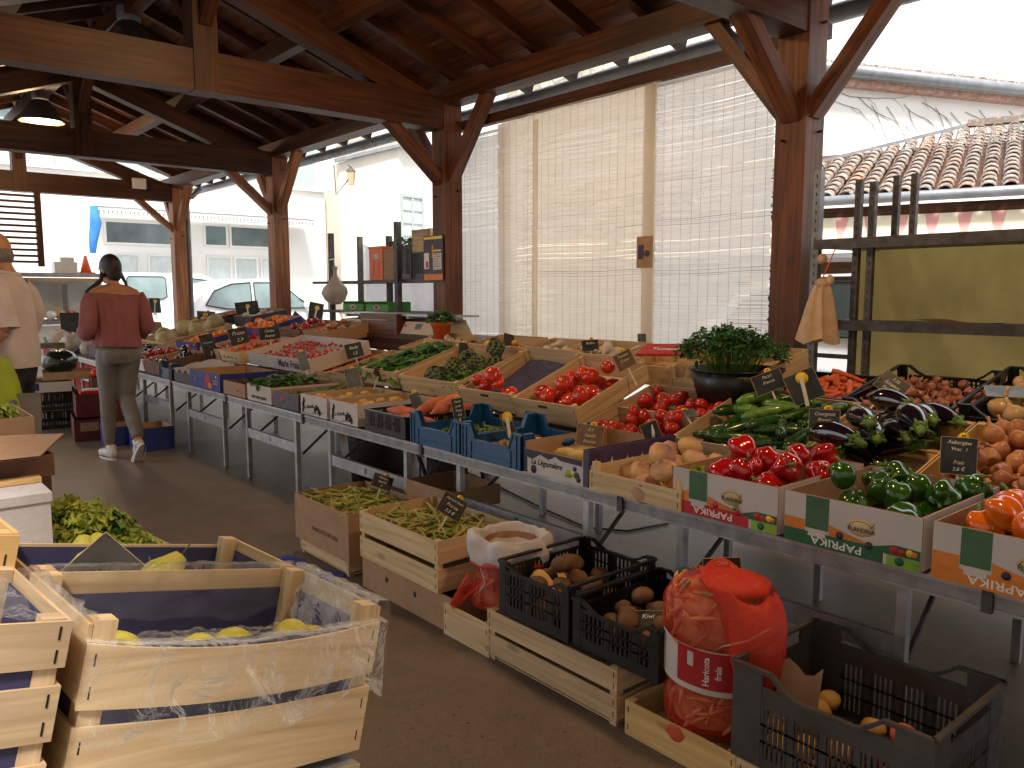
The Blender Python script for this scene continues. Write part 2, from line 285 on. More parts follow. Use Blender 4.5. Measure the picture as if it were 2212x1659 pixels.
# ------------------------------------------------------------------ mesh builder
class MB:
    def __init__(s): s.v = []; s.f = []; s.m = []; s.uv = []; s.sm = []; s.mats = []
    def mi(s, m):
        if m is None: m = s.mats[0] if s.mats else M['crate']
        if isinstance(m, str): m = M[m]
        if m not in s.mats: s.mats.append(m)
        return s.mats.index(m)
    def add(s, vs, fs, mat=None, uvs=None, smooth=False, T=None):
        k = len(s.v); i = s.mi(mat)
        s.v += [tuple(T @ Vector(v)) if T is not None else tuple(v) for v in vs]
        for j, f in enumerate(fs):
            s.f.append([k + a for a in f]); s.m.append(i); s.sm.append(smooth)
            s.uv.append(uvs[j] if uvs else [(0, 0)] * len(f))
        return s
    def box(s, a, b, mat=None, T=None):
        x0, y0, z0 = a; x1, y1, z1 = b
        vs = [(x0, y0, z0), (x1, y0, z0), (x1, y1, z0), (x0, y1, z0), (x0, y0, z1), (x1, y0, z1), (x1, y1, z1), (x0, y1, z1)]
        fs = [(0, 3, 2, 1), (4, 5, 6, 7), (0, 1, 5, 4), (1, 2, 6, 5), (2, 3, 7, 6), (3, 0, 4, 7)]
        d = (abs(x1 - x0), abs(y1 - y0), abs(z1 - z0)); ax = d.index(max(d)); ot = [i for i in range(3) if i != ax]
        o = (random.random() * 50, random.random() * 50)
        uvs = []
        for f in fs:
            n = {c: len({round(vs[i][c], 6) for i in f}) for c in range(3)}
            oc = [c for c in ot if n[c] > 1]
            if n[ax] > 1: uvs.append([(vs[i][ax] + o[0], (vs[i][oc[0]] if oc else 0) + o[1] + .37 * (oc[0] if oc else 0)) for i in f])
            else: uvs.append([(vs[i][ot[0]] * .2 + o[0], vs[i][ot[1]] + o[1]) for i in f])
        return s.add(vs, fs, mat, uvs, False, T)
    def beam(s, p0, p1, w, h, mat=None, up=(0, 0, 1)):
        p0, p1 = Vector(p0), Vector(p1); d = (p1 - p0); l = d.length; d.normalize(); u = Vector(up); r = d.cross(u).normalized(); u = r.cross(d)
        T = Matrix(((d.x, r.x, u.x, p0.x), (d.y, r.y, u.y, p0.y), (d.z, r.z, u.z, p0.z), (0, 0, 0, 1)))
        return s.box((0, -w / 2, -h / 2), (l, w / 2, h / 2), mat, T)
    def tube(s, pts, rs, n=8, mat=None, cap=True, T=None, smooth=True, side=None):
        pts = [Vector(p) for p in pts]; rs = rs if hasattr(rs, '__len__') else [rs] * len(pts)
        vs = []; prev = Vector(side) if side is not None else None
        if prev is None:
            t0 = (pts[1] - pts[0]).normalized(); prev = Vector((1, 0, 0)) if abs(t0.x) < .8 else Vector((0, 1, 0))
        for i, p in enumerate(pts):
            t = (pts[min(i + 1, len(pts) - 1)] - pts[max(i - 1, 0)]).normalized()
            if prev is None: a = t.orthogonal().normalized()
            else: a = (prev - t * prev.dot(t)); a = a.normalized() if a.length > 1e-6 else t.orthogonal().normalized()
            prev = a; b = t.cross(a); r = rs[i]; rx, ry = r if isinstance(r, tuple) else (r, r)
            vs += [p + a * rx * math.cos(2 * math.pi * k / n) + b * ry * math.sin(2 * math.pi * k / n) for k in range(n)]
        fs = []; uvs = []
        for i in range(len(pts) - 1):
            for k in range(n):
                k2 = (k + 1) % n; fs.append((i * n + k, i * n + k2, (i + 1) * n + k2, (i + 1) * n + k)); uvs.append([(i * .1, k / n * .3), (i * .1, (k + 1) / n * .3), (i * .1 + .1, (k + 1) / n * .3), (i * .1 + .1, k / n * .3)])
        if cap:
            fs += [tuple(range(n))[::-1], tuple((len(pts) - 1) * n + k for k in range(n))]; uvs += [[(0, 0)] * n] * 2
        return s.add(vs, fs, mat, uvs, smooth, T)
    def surf(s, nu, nv, fn, mat=None, wrap=False, smooth=True, T=None, uvk=(1, 1)):
        vs = [fn(i / (nu if wrap else nu - 1), j / (nv - 1)) for j in range(nv) for i in range(nu)]
        fs = []; uvs = []
        for j in range(nv - 1):
            for i in range(nu if wrap else nu - 1):
                i2 = (i + 1) % nu; fs.append((j * nu + i, j * nu + i2, (j + 1) * nu + i2, (j + 1) * nu + i))
                u0, u1, v0, v1 = i / nu * uvk[0], (i + 1) / nu * uvk[0], j / nv * uvk[1], (j + 1) / nv * uvk[1]
                uvs.append([(u0, v0), (u1, v0), (u1, v1), (u0, v1)])
        return s.add(vs, fs, mat, uvs, smooth, T)
    def ell(s, c, r, mat=None, nu=14, nv=9, fn=None, T=None):
        c = Vector(c)
        def g(u, v):
            a = 2 * math.pi * u; p = math.pi * (v * .998 + .001) - math.pi / 2
            k = fn(a, p) if fn else 1
            return c + Vector((r[0] * math.cos(p) * math.cos(a) * k, r[1] * math.cos(p) * math.sin(a) * k, r[2] * math.sin(p) * (k if fn else 1)))
        return s.surf(nu, nv, g, mat, True, True, T)
    def lathe(s, prof, n=16, mat=None, T=None, fn=None, smooth=True):
        k = len(prof)
        def g(u, v):
            t = v * (k - 1); i = min(int(t + 1e-6), k - 1); r, z = prof[i]
            a = 2 * math.pi * u; q = fn(a, z) if fn else 1
            return Vector((r * math.cos(a) * q, r * math.sin(a) * q, z))
        return s.surf(n, k, g, mat, True, smooth, T)
    def mesh(s, name):
        me = D.meshes.new(name); me.from_pydata(s.v, [], s.f)
        for m in s.mats: me.materials.append(m)
        me.polygons.foreach_set('material_index', s.m); me.polygons.foreach_set('use_smooth', s.sm)
        uv = me.uv_layers.new(name='UVMap'); flat = [c for f in s.uv for p in f for c in p]
        uv.data.foreach_set('uv', flat); me.update(); return me
    def build(s, name, parent=None, mw=None, label=None):
        return link(name, s.mesh(name), parent, mw, label)
def link(name, me, parent=None, mw=None, label=None):
    o = D.objects.new(name, me); COL.objects.link(o)
    if parent is not None: o.parent = parent
    if mw is not None: o.matrix_basis = mw
    if label: o['label'] = label
    return o
def tag(o, label=None, cat=None, group=None, kind=None):
    if label: o['label'] = label
    if cat: o['category'] = cat
    if group: o['group'] = group
    if kind: o['kind'] = kind
    return o
def thing(name, label, cat, mw=None, group=None):
    o = D.objects.new(name, None); COL.objects.link(o); o.empty_display_size = .1
    if mw is not None: o.matrix_basis = mw
    return tag(o, label, cat, group)
def TR(x, y, z, yaw=0, tx=0, ty=0, tz=0, s=1):
    m = Matrix.Translation((x, y, z)) @ Matrix.Rotation(yaw, 4, 'Z') @ Matrix.Rotation(ty, 4, 'Y') @ Matrix.Rotation(tx, 4, 'X') @ Matrix.Rotation(tz, 4, 'Z')
    return m @ Matrix.Scale(s, 4) if s != 1 else m
RX90 = Matrix.Rotation(R(90), 4, 'X')
def remesh(mb, name, vox, smooth, mat, parent=None, mw=None, split=None):
    me = mb.mesh('tmp'); o = D.objects.new('tmp', me); COL.objects.link(o)
    md = o.modifiers.new('r', 'REMESH'); md.mode = 'VOXEL'; md.voxel_size = vox; md.use_smooth_shade = True
    s = o.modifiers.new('s', 'SMOOTH'); s.factor = .6; s.iterations = smooth
    dg = bpy.context.evaluated_depsgraph_get(); dg.update()
    m2 = D.meshes.new_from_object(o.evaluated_get(dg)); D.objects.remove(o)
    m2.materials.clear(); m2.materials.append(M[mat]); m2.name = name
    return link(name, m2, parent, mw)
_tc = {}
def text(s, size, T, mat, parent, name='lettering', ext=.0006, shear=0, align='CENTER', bold=0, sx=1):
    key = (s, shear, align, bold, ext, size)
    if key not in _tc:
        cu = D.curves.new('t', 'FONT'); cu.body = s; cu.size = size; cu.shear = shear; cu.align_x = align; cu.align_y = 'CENTER'; cu.extrude = ext; cu.offset = bold * size; cu.resolution_u = 3
        o = D.objects.new('t', cu); COL.objects.link(o); bpy.context.view_layer.update()
        me = D.meshes.new_from_object(o.evaluated_get(bpy.context.evaluated_depsgraph_get())); D.objects.remove(o); _tc[key] = me
    me = _tc[key].copy(); me.materials.clear(); me.materials.append(M[mat]); me.name = name
    return link(name, me, parent, T @ Matrix.Diagonal((sx, 1, 1, 1)))
# placement of loose produce by letting pieces drop on what already lies there
class Heap:
    def __init__(s, W, Dp, z0, m=.0): s.W, s.D, s.z0, s.m = W, Dp, z0, m; s.p = np.zeros((0, 4))
    def height(s, sp):
        h = 0
        for x, y, z, r in sp:
            b = s.z0 + r
            if len(s.p):
                d2 = (s.p[:, 0] - x) ** 2 + (s.p[:, 1] - y) ** 2; rr = (s.p[:, 3] + r) ** 2; k = d2 < rr
                if k.any(): b = max(b, float((s.p[k, 2] + np.sqrt(rr[k] - d2[k])).max()))
            h = max(h, b - z)
        return h
    def drop(s, shape, tries=10, yaw=None, rng=random, region=None, pitch=0):
        best = None; x0, x1, y0, y1 = region or (0, s.W, 0, s.D)
        for t in range(tries):
            a = rng.uniform(0, 6.283) if yaw is None else rng.gauss(*yaw)
            c, n = math.cos(a), math.sin(a); sp = [(c * q[0] - n * q[1], n * q[0] + c * q[1], q[2], q[3]) for q in shape]
            lx = min(q[0] - q[3] for q in sp); hx = max(q[0] + q[3] for q in sp); ly = min(q[1] - q[3] for q in sp); hy = max(q[1] + q[3] for q in sp)
            ax, bx, ay, by = x0 + s.m - lx, x1 - s.m - hx, y0 + s.m - ly, y1 - s.m - hy
            if ax > bx: ax = bx = (x0 + x1) / 2
            if ay > by: ay = by = (y0 + y1) / 2
            x, y = rng.uniform(ax, bx), rng.uniform(ay, by)
            sp = [(q[0] + x, q[1] + y, q[2], q[3]) for q in sp]; h = s.height(sp)
            if best is None or h < best[0]: best = (h, x, y, a, sp)
        h, x, y, a, sp = best
        s.p = np.vstack([s.p, [(q[0], q[1], q[2] + h, q[3] * .93) for q in sp]])
        return x, y, h, a
def place(src, mw, first):
    "copy of a built thing and of each of its parts"
    if first: src.matrix_basis = mw; return src
    c = src.copy(); COL.objects.link(c); c.matrix_basis = mw
    for ch in src.children:
        d = ch.copy(); COL.objects.link(d); d.parent = c; d.matrix_parent_inverse = ch.matrix_parent_inverse
    return c
def fill(root, W, Dp, z0, n, makers, shape, label, cat, group, margin=.012, tries=10, yaw=None, region=None, tumble=.25, seed=1, sc=.15, flat=False, name=None, **kw):
    rng = random.Random(seed); hp = Heap(W, Dp, z0, margin); M0 = root.matrix_basis; out = []
    protos = [None] * len(makers); inst = []
    for i in range(n):
        k = rng.randrange(len(makers)); s = 1 + rng.uniform(-sc, sc)
        x, y, h, a = hp.drop([(q[0] * s, q[1] * s, q[2] * s, q[3] * s) for q in shape], tries, yaw, rng, region)
        inst.append((k, M0 @ Matrix.Translation((x, y, h)) @ Matrix.Rotation(a, 4, 'Z') @ Matrix.Rotation(rng.gauss(0, tumble), 4, 'X') @ Matrix.Rotation(rng.gauss(0, tumble if not flat else tumble * .3), 4, 'Y') @ Matrix.Scale(s, 4)))
    for k, mw in inst:
        if protos[k] is None:
            protos[k] = makers[k](); tag(protos[k], label, cat, group); o = place(protos[k], mw, True)
        else: o = place(protos[k], mw, False)
        out.append(o)
    return out
# ------------------------------------------------------------------ produce
def rr(a, b): return random.uniform(a, b)
def mk_tomato(r=.036, m='tomato', lob=6, amp=.05, name='tomato', fl=.82, stalk=True):
    def f():
        ph = rr(0, 6); b = MB()
        b.ell((0, 0, r * fl), (r, r, r * fl), m, 16, 10, lambda a, p: 1 + amp * math.cos(lob * a + ph) * math.cos(p) ** .5 * (.4 + .6 * max(0, math.sin(p))) - .16 * max(0, math.sin(p)) ** 8)
        o = b.build(name)
        if stalk:
            s = MB()
            for k in range(5):
                a = k * 1.257; s.tube([(0, 0, r * fl * 1.82), (math.cos(a) * r * .2, math.sin(a) * r * .2, r * fl * 1.86), (math.cos(a) * r * .42, math.sin(a) * r * .42, r * fl * 1.8)], [.0022, .002, .0006], 5, 'stem_dk')
            s.build('stalk', o)
        return o
    return f
def mk_pepper(m):
    def f():
        b = MB(); ph = rr(0, 6); r = .044
        def g(a, p):
            return 1 + .10 * math.cos(4 * a + ph) * (.5 + .5 * math.cos(p)) + .05 * math.cos(3 * a + 2) - .22 * max(0, math.sin(p)) ** 6 * (1 - .35 * math.cos(4 * a + ph))
        b.ell((0, 0, .045), (r, r, .047), m, 24, 14, g)
        o = b.build('pepper'); s = MB()
        s.tube([(0, 0, .070), (.001, 0, .084), (.006, .002, .098), (.012, .003, .108)], [.012, .005, .0045, .006], 8, 'stem'); s.build('stalk', o)
        return o
    return f
S_ROUND = lambda r, f=.9: [(0, 0, r * f, r)]
def mk_long(L, r, m, name, prof, bend=.1, stalk=None, n=12, star=False, rough=0):
    def f():
        b = MB(); k = len(prof); bd = rr(-bend, bend); pts = []; rs = []
        for i, q in enumerate(prof):
            t = i / (k - 1); pts.append((L * (t - .5), bd * L * (1 - (2 * t - 1) ** 2), r + rr(-rough, rough) * r * .3)); rs.append(max(.0008, r * q * (1 + rr(-rough, rough))))
        b.tube(pts, rs, n, m); o = b.build(name)
        if stalk:
            s = MB(); p = Vector(pts[-1]); q = Vector(pts[-2]); d = (p - q).normalized(); rad = rs[-2]
            s.tube([p - d * rad * .5, p + d * .004, p + d * rad * 1.5], [rad * 1.0, rad * .6, rad * .45], 8, stalk)
            if star:
                for a in range(5):
                    u = d.orthogonal().normalized(); v = d.cross(u); w = u * math.cos(a * 1.257) + v * math.sin(a * 1.257)
                    s.tube([p + w * rad * .5, p - d * rad * .5 + w * rad * 1.08, p - d * rad * 1.2 + w * rad * 1.2], [.006, .006, .001], 5, stalk)
            s.build('stalk', o)
        return o
    return f
def S_LONG(L, r, n=5): return [(L * (i / (n - 1) - .5) * .86, 0, r, r * (.9 if 0 < i < n - 1 else .7)) for i in range(n)]
def mk_potato(r, m, name='potato', el=1.3):
    def f():
        b = MB(); o = Vector((rr(0, 90), rr(0, 90), 0)); e = rr(1.05, el)
        b.ell((0, 0, r * .8), (r * e, r, r * .82), m, 14, 9, lambda a, p: 1 + .12 * noise.noise(Vector((math.cos(a) * math.cos(p), math.sin(a) * math.cos(p), math.sin(p))) * 1.3 + o))
        return b.build(name)
    return f
def mk_onion(r, m, name='onion', tip=1.0):
    def f():
        b = MB(); tp = tip * rr(.7, 1.4); ph = rr(0, 6)
        b.lathe([(.001, 0), (r * .35, r * .06), (r * .8, r * .4), (r, r * .85), (r * .93, r * 1.2), (r * .6, r * 1.6), (r * .22, r * 1.85), (r * .13, r * (1.95 + .3 * tp)), (r * .2, r * (2.1 + .5 * tp)), (.001, r * (2.1 + .55 * tp))], 12, m, T=Matrix.Rotation(rr(.3, 1.5), 4, 'X') @ Matrix.Translation((0, 0, -r)), fn=lambda a, z: 1 + .06 * math.cos(3 * a + ph))
        for q in range(len(b.v)): b.v[q] = (b.v[q][0], b.v[q][1], b.v[q][2] + r)
        return b.build(name)
    return f
def mk_pod(L, r, m, name, curl=.5, flat=.75):
    def f():
        b = MB(); k = 7; c = rr(-curl, curl); c2 = rr(-.12, .12); pts = []; rs = []
        for i in range(k):
            t = i / (k - 1) - .5; pts.append((L * t, c * L * (.25 - t * t) * 1.2, r + c2 * L * (.25 - t * t))); q = (1 - (2 * t) ** 6) * (1 + .12 * math.sin(i * 2.4)); rs.append((r * flat * max(q, .12), r * max(q, .12)))
        b.tube(pts, rs, 6, m); return b.build(name)
    return f
def mk_turnip():
    b = MB(); r = .05
    b.lathe([(.001, -.012), (.004, .0), (.024, .010), (.042, .026), (.05, .045), (.046, .064), (.028, .078), (.010, .081), (.008, .088), (.001, .088)], 18, 'turnip', fn=lambda a, z: 1 + .03 * math.cos(2 * a + 1))
    return b.build('turnip')
def mk_pear():
    b = MB(); b.lathe([(.001, 0), (.02, .001), (.034, .014), (.038, .032), (.034, .05), (.024, .066), (.017, .08), (.012, .088), (.001, .09)], 16, 'pear', fn=lambda a, z: 1 + .03 * math.cos(3 * a)); o = b.build('pear')
    s = MB(); s.tube([(0, 0, .086), (.002, 0, .1), (.006, 0, .112)], .0018, 5, 'stem_dk'); s.build('stalk', o); return o
def mk_art():
    b = MB()
    for ring in range(8):
        zz = .012 + ring * .0125; rad = .052 * math.sin(math.pi * (ring + 1.4) / 9.5); n = 9 - ring // 2
        for k in range(n):
            a = 6.283 * k / n + ring * .35; c, s = math.cos(a), math.sin(a); w = .019
            q = [(c * rad * .6 - s * -w * .7, s * rad * .6 + c * -w * .7, zz), (c * rad * .6 + s * -w * .7, s * rad * .6 - c * -w * .7, zz), (c * (rad + .006) + s * -w, s * (rad + .006) - c * -w, zz + .016), (c * (rad * .88), s * (rad * .88), zz + .036), (c * (rad + .006) - s * -w, s * (rad + .006) + c * -w, zz + .016), (c * (rad + .012), s * (rad + .012), zz + .018)]
            b.add(q, [(0, 1, 2, 5), (0, 5, 4), (5, 2, 3), (5, 3, 4)], 'artichoke')
    b.ell((0, 0, .05), (.036, .036, .048), 'artichoke', 10, 8); o = b.build('artichoke')
    s = MB(); s.tube([(0, 0, .01), (0, 0, -.03)], .011, 8, 'artichoke'); s.build('stalk', o); return o
def leaf(b, p, d, L, W, m, curl=.3, n=3, ruffle=0):
    d = d.normalized(); s = d.cross(Vector((0, 0, 1)));
    if s.length < .05: s = Vector((1, 0, 0))
    s.normalize(); up = s.cross(d); vs = []
    for i in range(n + 1):
        t = i / n; w = W * math.sin(math.pi * (.12 + .82 * t)) ** .8 * .5; c = p + d * L * t - Vector((0, 0, 1)) * curl * L * t * t
        z = up * (ruffle * math.sin(i * 2.6 + p.x * 90)); z2 = up * (ruffle * math.cos(i * 2.2 + p.y * 90))
        vs += [c - s * w + z, c + up * (-.1 * w), c + s * w + z2]
    fs = []
    for i in range(n):
        for j in (0, 1): fs.append((i * 3 + j, i * 3 + j + 1, i * 3 + j + 4, i * 3 + j + 3))
    b.add(vs, fs, m, smooth=True)
def mk_parsley(R0, Hh, n, rng):
    b = MB(); st = MB()
    for i in range(n):
        a = rng.uniform(0, 6.283); q = rng.random() ** .6; rad = R0 * q
        tip = Vector((math.cos(a) * rad, math.sin(a) * rad, Hh * (1 - .45 * q * q) * rng.uniform(.72, 1.05)))
        st.tube([(math.cos(a) * rad * .35, math.sin(a) * rad * .35, 0), tip * .6 + Vector((0, 0, .02)), tip], [.0018, .0014, .001], 4, 'stem', cap=False)
        for k in range(9):
            dd = Vector((rng.gauss(0, 1), rng.gauss(0, 1), rng.gauss(.35, .6))); c = tip + dd * .012
            leaf(b, c, dd, rng.uniform(.016, .03), rng.uniform(.014, .024), 'leaf', .3, 2, .003)
    return b, st
def mk_lettuce(r, h, n, m1='lettuce', m2='lettuce_dk', dark=.5):
    def f():
        rng = random.Random(int(r * 1e4) + n); o = None; parts = []
        for mm in (m1, m2):
            b = MB()
            for i in range(n if mm == m1 else int(n * dark)):
                a = rng.uniform(0, 6.283); q = rng.random() ** .7 if mm == m1 else rng.uniform(.6, 1); el = (1 - q) * 1.2 + rng.uniform(.1, .5)
                p = Vector((math.cos(a) * r * q * .55, math.sin(a) * r * q * .55, h * rng.uniform(.15, .75) * (1.1 - .4 * q)))
                d = Vector((math.cos(a + rng.gauss(0, .5)), math.sin(a + rng.gauss(0, .5)), el)); leaf(b, p, d, r * rng.uniform(.25, .42), r * rng.uniform(.22, .4), mm, .5, 5, r * .10)
            parts.append(b)
        o = parts[0].build('lettuce'); parts[1].build('outer_leaf', o); return o
    return f
# ------------------------------------------------------------------ crates and boxes (local: x right, y away, z up)
def wood_crate(mw, W, Dp, Hh, label, group=None, m='crate', front=None, side=None, post=.024, rise=.0, liner=None, name='wooden_crate', hole=False, end_rise=0, th=.006, back=None, cat='crate', sag=0):
    o = thing(name, label, cat, mw, group)
    front = front or [(.0, Hh)]; side = side or front; back = back or front
    for x in (0, W - post):
        for y in (0, Dp - post):
            b = MB(); yy = y + (.001 if y == 0 else -.001)
            xa = x + .001 if x == 0 else x + post - .001; s = 1 if x == 0 else -1
            T = Matrix.Identity(4)
            x0, x1 = (x + .001, x + post) if x == 0 else (x, x + post - .001); y0, y1 = (y + .001, y + post) if y == 0 else (y, y + post - .001)
            b.box((x0, y0, 0), (x1, y1, Hh + rise), m); b.build('corner_post', o)
    nail = MB()
    def board(nm, z0, z1, ax, c):
        b = MB()
        if ax == 'y':
            y0, y1 = (c - th, c) if c < Dp / 2 else (c, c + th)
            if sag and c < Dp / 2:
                k = 10; vs = []; 
                for i in range(k + 1):
                    t = i / k; x = -th + (W + 2 * th) * t; dz = -sag * 4 * t * (1 - t) if z1 > Hh * .6 else -sag * 1.0 * t * (1 - t); dy = -sag * .9 * math.sin(math.pi * t)
                    vs += [(x, y0 + dy, z0 + dz * .5), (x, y1 + dy, z0 + dz * .5), (x, y1 + dy, z1 + dz), (x, y0 + dy, z1 + dz)]
                fs = [(0, 1, 2, 3), tuple(4 * k + q for q in (3, 2, 1, 0))]; uo = rr(0, 50)
                uvs = [[(0, 0)] * 4] * 2
                for i in range(k):
                    for q in range(4):
                        q2 = (q + 1) % 4; f = (i * 4 + q, (i + 1) * 4 + q, (i + 1) * 4 + q2, i * 4 + q2); fs.append(f); uvs.append([(vs[a][0] + uo, vs[a][2] + vs[a][1] + uo) for a in f])
                b.add(vs, fs, m, uvs)
            else: b.box((-th, y0, z0), (W + th, y1, z1), m)
            if hole and c < Dp / 2 and z1 > Hh * .5:
                b.box((W * .5 - .035, y0 - .0006, z1 - .035), (W * .5 + .035, y0 - .0003, z1 - .020), 'ink')
            for x in (.008, W - .008):
                for z in (z0 + (z1 - z0) * .25, z0 + (z1 - z0) * .75): nail.box((x - .0012, (y0 if c < Dp / 2 else y1) - .0012 - (sag * .03 if sag else 0), z - .009), (x + .0012, (y0 if c < Dp / 2 else y1) + .0012, z + .009), 'bolt')
        else:
            x0, x1 = (c - th, c) if c < W / 2 else (c, c + th)
            b.box((x0, 0.0005, z0), (x1, Dp - .0005, z1), m)
        b.build(nm, o)
    for z0, z1 in front: board('front_slat', z0, z1, 'y', 0)
    for z0, z1 in back: board('back_slat', z0, z1 + end_rise, 'y', Dp)
    for z0, z1 in side: board('side_slat', z0, z1, 'x', 0); board('side_slat', z0, z1, 'x', W)
    b = MB(); k = 5
    for i in range(k): b.box((.001, Dp * i / k + .006, .004), (W - .001, Dp * (i + 1) / k - .006, .009), m)
    b.build('base', o); nail.build('staple', o)
    if liner:
        b = MB(); e = .003; z = liner
        for a in (((e, e, .012), (W - e, e + .002, z)), ((e, Dp - e - .002, .012), (W - e, Dp - e, z)), ((e, e, .012), (e + .002, Dp - e, z)), ((W - e - .002, e, .012), (W - e, Dp - e, z))): b.box(*a, 'liner')
        b.box((e, e, .0105), (W - e, Dp - e, .0135), 'liner'); b.build('paper_liner', o)
    return o
def lattice(b, a, c, z0, z1, nx, nz, t, m, axis, w=.004, solid=0.0, top=.012, bars=None, rib=.24):
    "slotted plastic wall from a to c along axis"
    def bx(u0, u1, q0, q1):
        if axis == 'x': b.box((u0, t - w / 2, q0), (u1, t + w / 2, q1), m)
        else: b.box((t - w / 2, u0, q0), (t + w / 2, u1, q1), m)
    L = c - a; p = L / nx
    bx(a, c, z0, z0 + solid + .008)
    za = z0 + solid + .008; zb = z1 - top; bx(a, c, zb, z1)
    for k in range(1, nz): z = za + (zb - za) * k / nz; bx(a, c, z - .003, z + .003)
    for i in range(nx + 1):
        u = a + p * i; ww = .012 if (i % 6 == 0) else p * rib
        bx(max(a, u - ww), min(c, u + ww), za, zb)
def plastic_crate(mw, W, Dp, Hh, label, m='black_pl', group=None, nx=18, ny=20, nz=2, name='plastic_crate', dip=.0, corner=.035, cat='crate', big=False, solid=.03, dips='xy', open_top=0, rib=.24, top=.012):
    o = thing(name, label, cat, mw, group); b = MB(); hz = Hh - dip; hx = hz if 'x' in dips else Hh
    for y in (.003, Dp - .003): lattice(b, corner, W - corner, 0, hz - open_top, nx, nz, y, m, 'x', solid=solid, rib=rib, top=top)
    for x in (.003, W - .003): lattice(b, corner, Dp - corner, 0, hz - open_top, ny, nz, x, m, 'y', solid=solid, rib=rib, top=top)
    b.build('slotted_wall', o)
    for x in (0, W):
        for y in (0, Dp):
            b = MB(); sx = 1 if x == 0 else -1; sy = 1 if y == 0 else -1
            b.box((min(x, x + sx * corner), min(y, y + sy * .006), 0), (max(x, x + sx * corner), max(y, y + sy * .006), Hh - .004), m)
            b.box((min(x, x + sx * .006), min(y + sy * .006, y + sy * corner), 0), (max(x, x + sx * .006), max(y + sy * .006, y + sy * corner), Hh - .004), m)
            b.build('corner', o)
    b = MB(); e = .006; d = .007
    def prof(L, dp):
        k = [(0, Hh), (corner * 1.3, Hh)]
        if dp > 0: k += [(corner * 1.3 + .03, Hh - dp * .55), (corner * 1.3 + .065, hz), (L - corner * 1.3 - .065, hz), (L - corner * 1.3 - .03, Hh - dp * .55)]
        return k + [(L - corner * 1.3, Hh), (L, Hh)]
    for y in (0, Dp):
        q = prof(W, dip if 'x' in dips else 0)
        for (u0, a0), (u1, a1) in zip(q, q[1:]): b.beam((u0, y, a0 - .003), (u1 + .0005, y, a1 - .003), .015, .009, m)
    for x in (0, W):
        q = prof(Dp, dip if 'y' in dips else 0)
        for (u0, a0), (u1, a1) in zip(q, q[1:]): b.beam((x, u0, a0 - .003), (x, u1 + .0005, a1 - .003), .015, .009, m)
    b.build('rim', o)
    b = MB()
    for i in range(7): b.box((.006, .006 + (Dp - .012) * i / 7 + .004, .003), (W - .006, .006 + (Dp - .012) * (i + 1) / 7 - .004, .008), m)
    for i in range(6): b.box((.006 + (W - .012) * (i + .3) / 6, .006, .0085), (.006 + (W - .012) * (i + .7) / 6, Dp - .006, .011), m)
    b.build('base', o); return o
def tray(mw, W, Dp, Hh, label, m='blue_pl', group=None, dip=.07, name='plastic_tray', cat='crate'):
    "solid plastic crate with high corner horns"
    o = thing(name, label, cat, mw, group); c = .075; b = MB(); t = .005
    def wall(L, fn):
        pr = [(0, Hh), (c * .8, Hh), (c * 1.15, Hh - dip), (L - c * 1.15, Hh - dip), (L - c * .8, Hh), (L, Hh)]
        for (u0, a0), (u1, a1) in zip(pr, pr[1:]):
            vs = [fn(u0, 0, 0), fn(u1, 0, 0), fn(u1, 0, a1), fn(u0, 0, a0), fn(u0, t, 0), fn(u1, t, 0), fn(u1, t, a1), fn(u0, t, a0)]
            b.add(vs, [(0, 1, 2, 3), (5, 4, 7, 6), (3, 2, 6, 7), (1, 0, 4, 5), (0, 3, 7, 4), (1, 5, 6, 2)], m)
            p0, p1 = Vector(fn(u0, t / 2, a0)), Vector(fn(u1, t / 2, a1)); b.beam(p0, p1 + (p1 - p0).normalized() * .001, .014, .009, m)
        for u in (.012, c * .5, c, L - c, L - c * .5, L - .012): b.beam(fn(u, -.002, .0), fn(u, -.002, (Hh if u < c * .8 or u > L - c * .8 else Hh - dip) - .008), .005, .009, m, up=(Vector(fn(1, 0, 0)) - Vector(fn(0, 0, 0))))
        b.beam(fn(c, -.0015, .025), fn(L - c, -.0015, .025), .006, .01, m)
    wall(W, lambda u, d, z: (u, d, z)); wall(W, lambda u, d, z: (W - u, Dp - d, z)); wall(Dp, lambda u, d, z: (d, Dp - u, z)); wall(Dp, lambda u, d, z: (W - d, u, z))
    b.build('wall', o); b = MB(); b.box((.005, .005, .004), (W - .005, Dp - .005, .008), m); b.build('base', o); return o
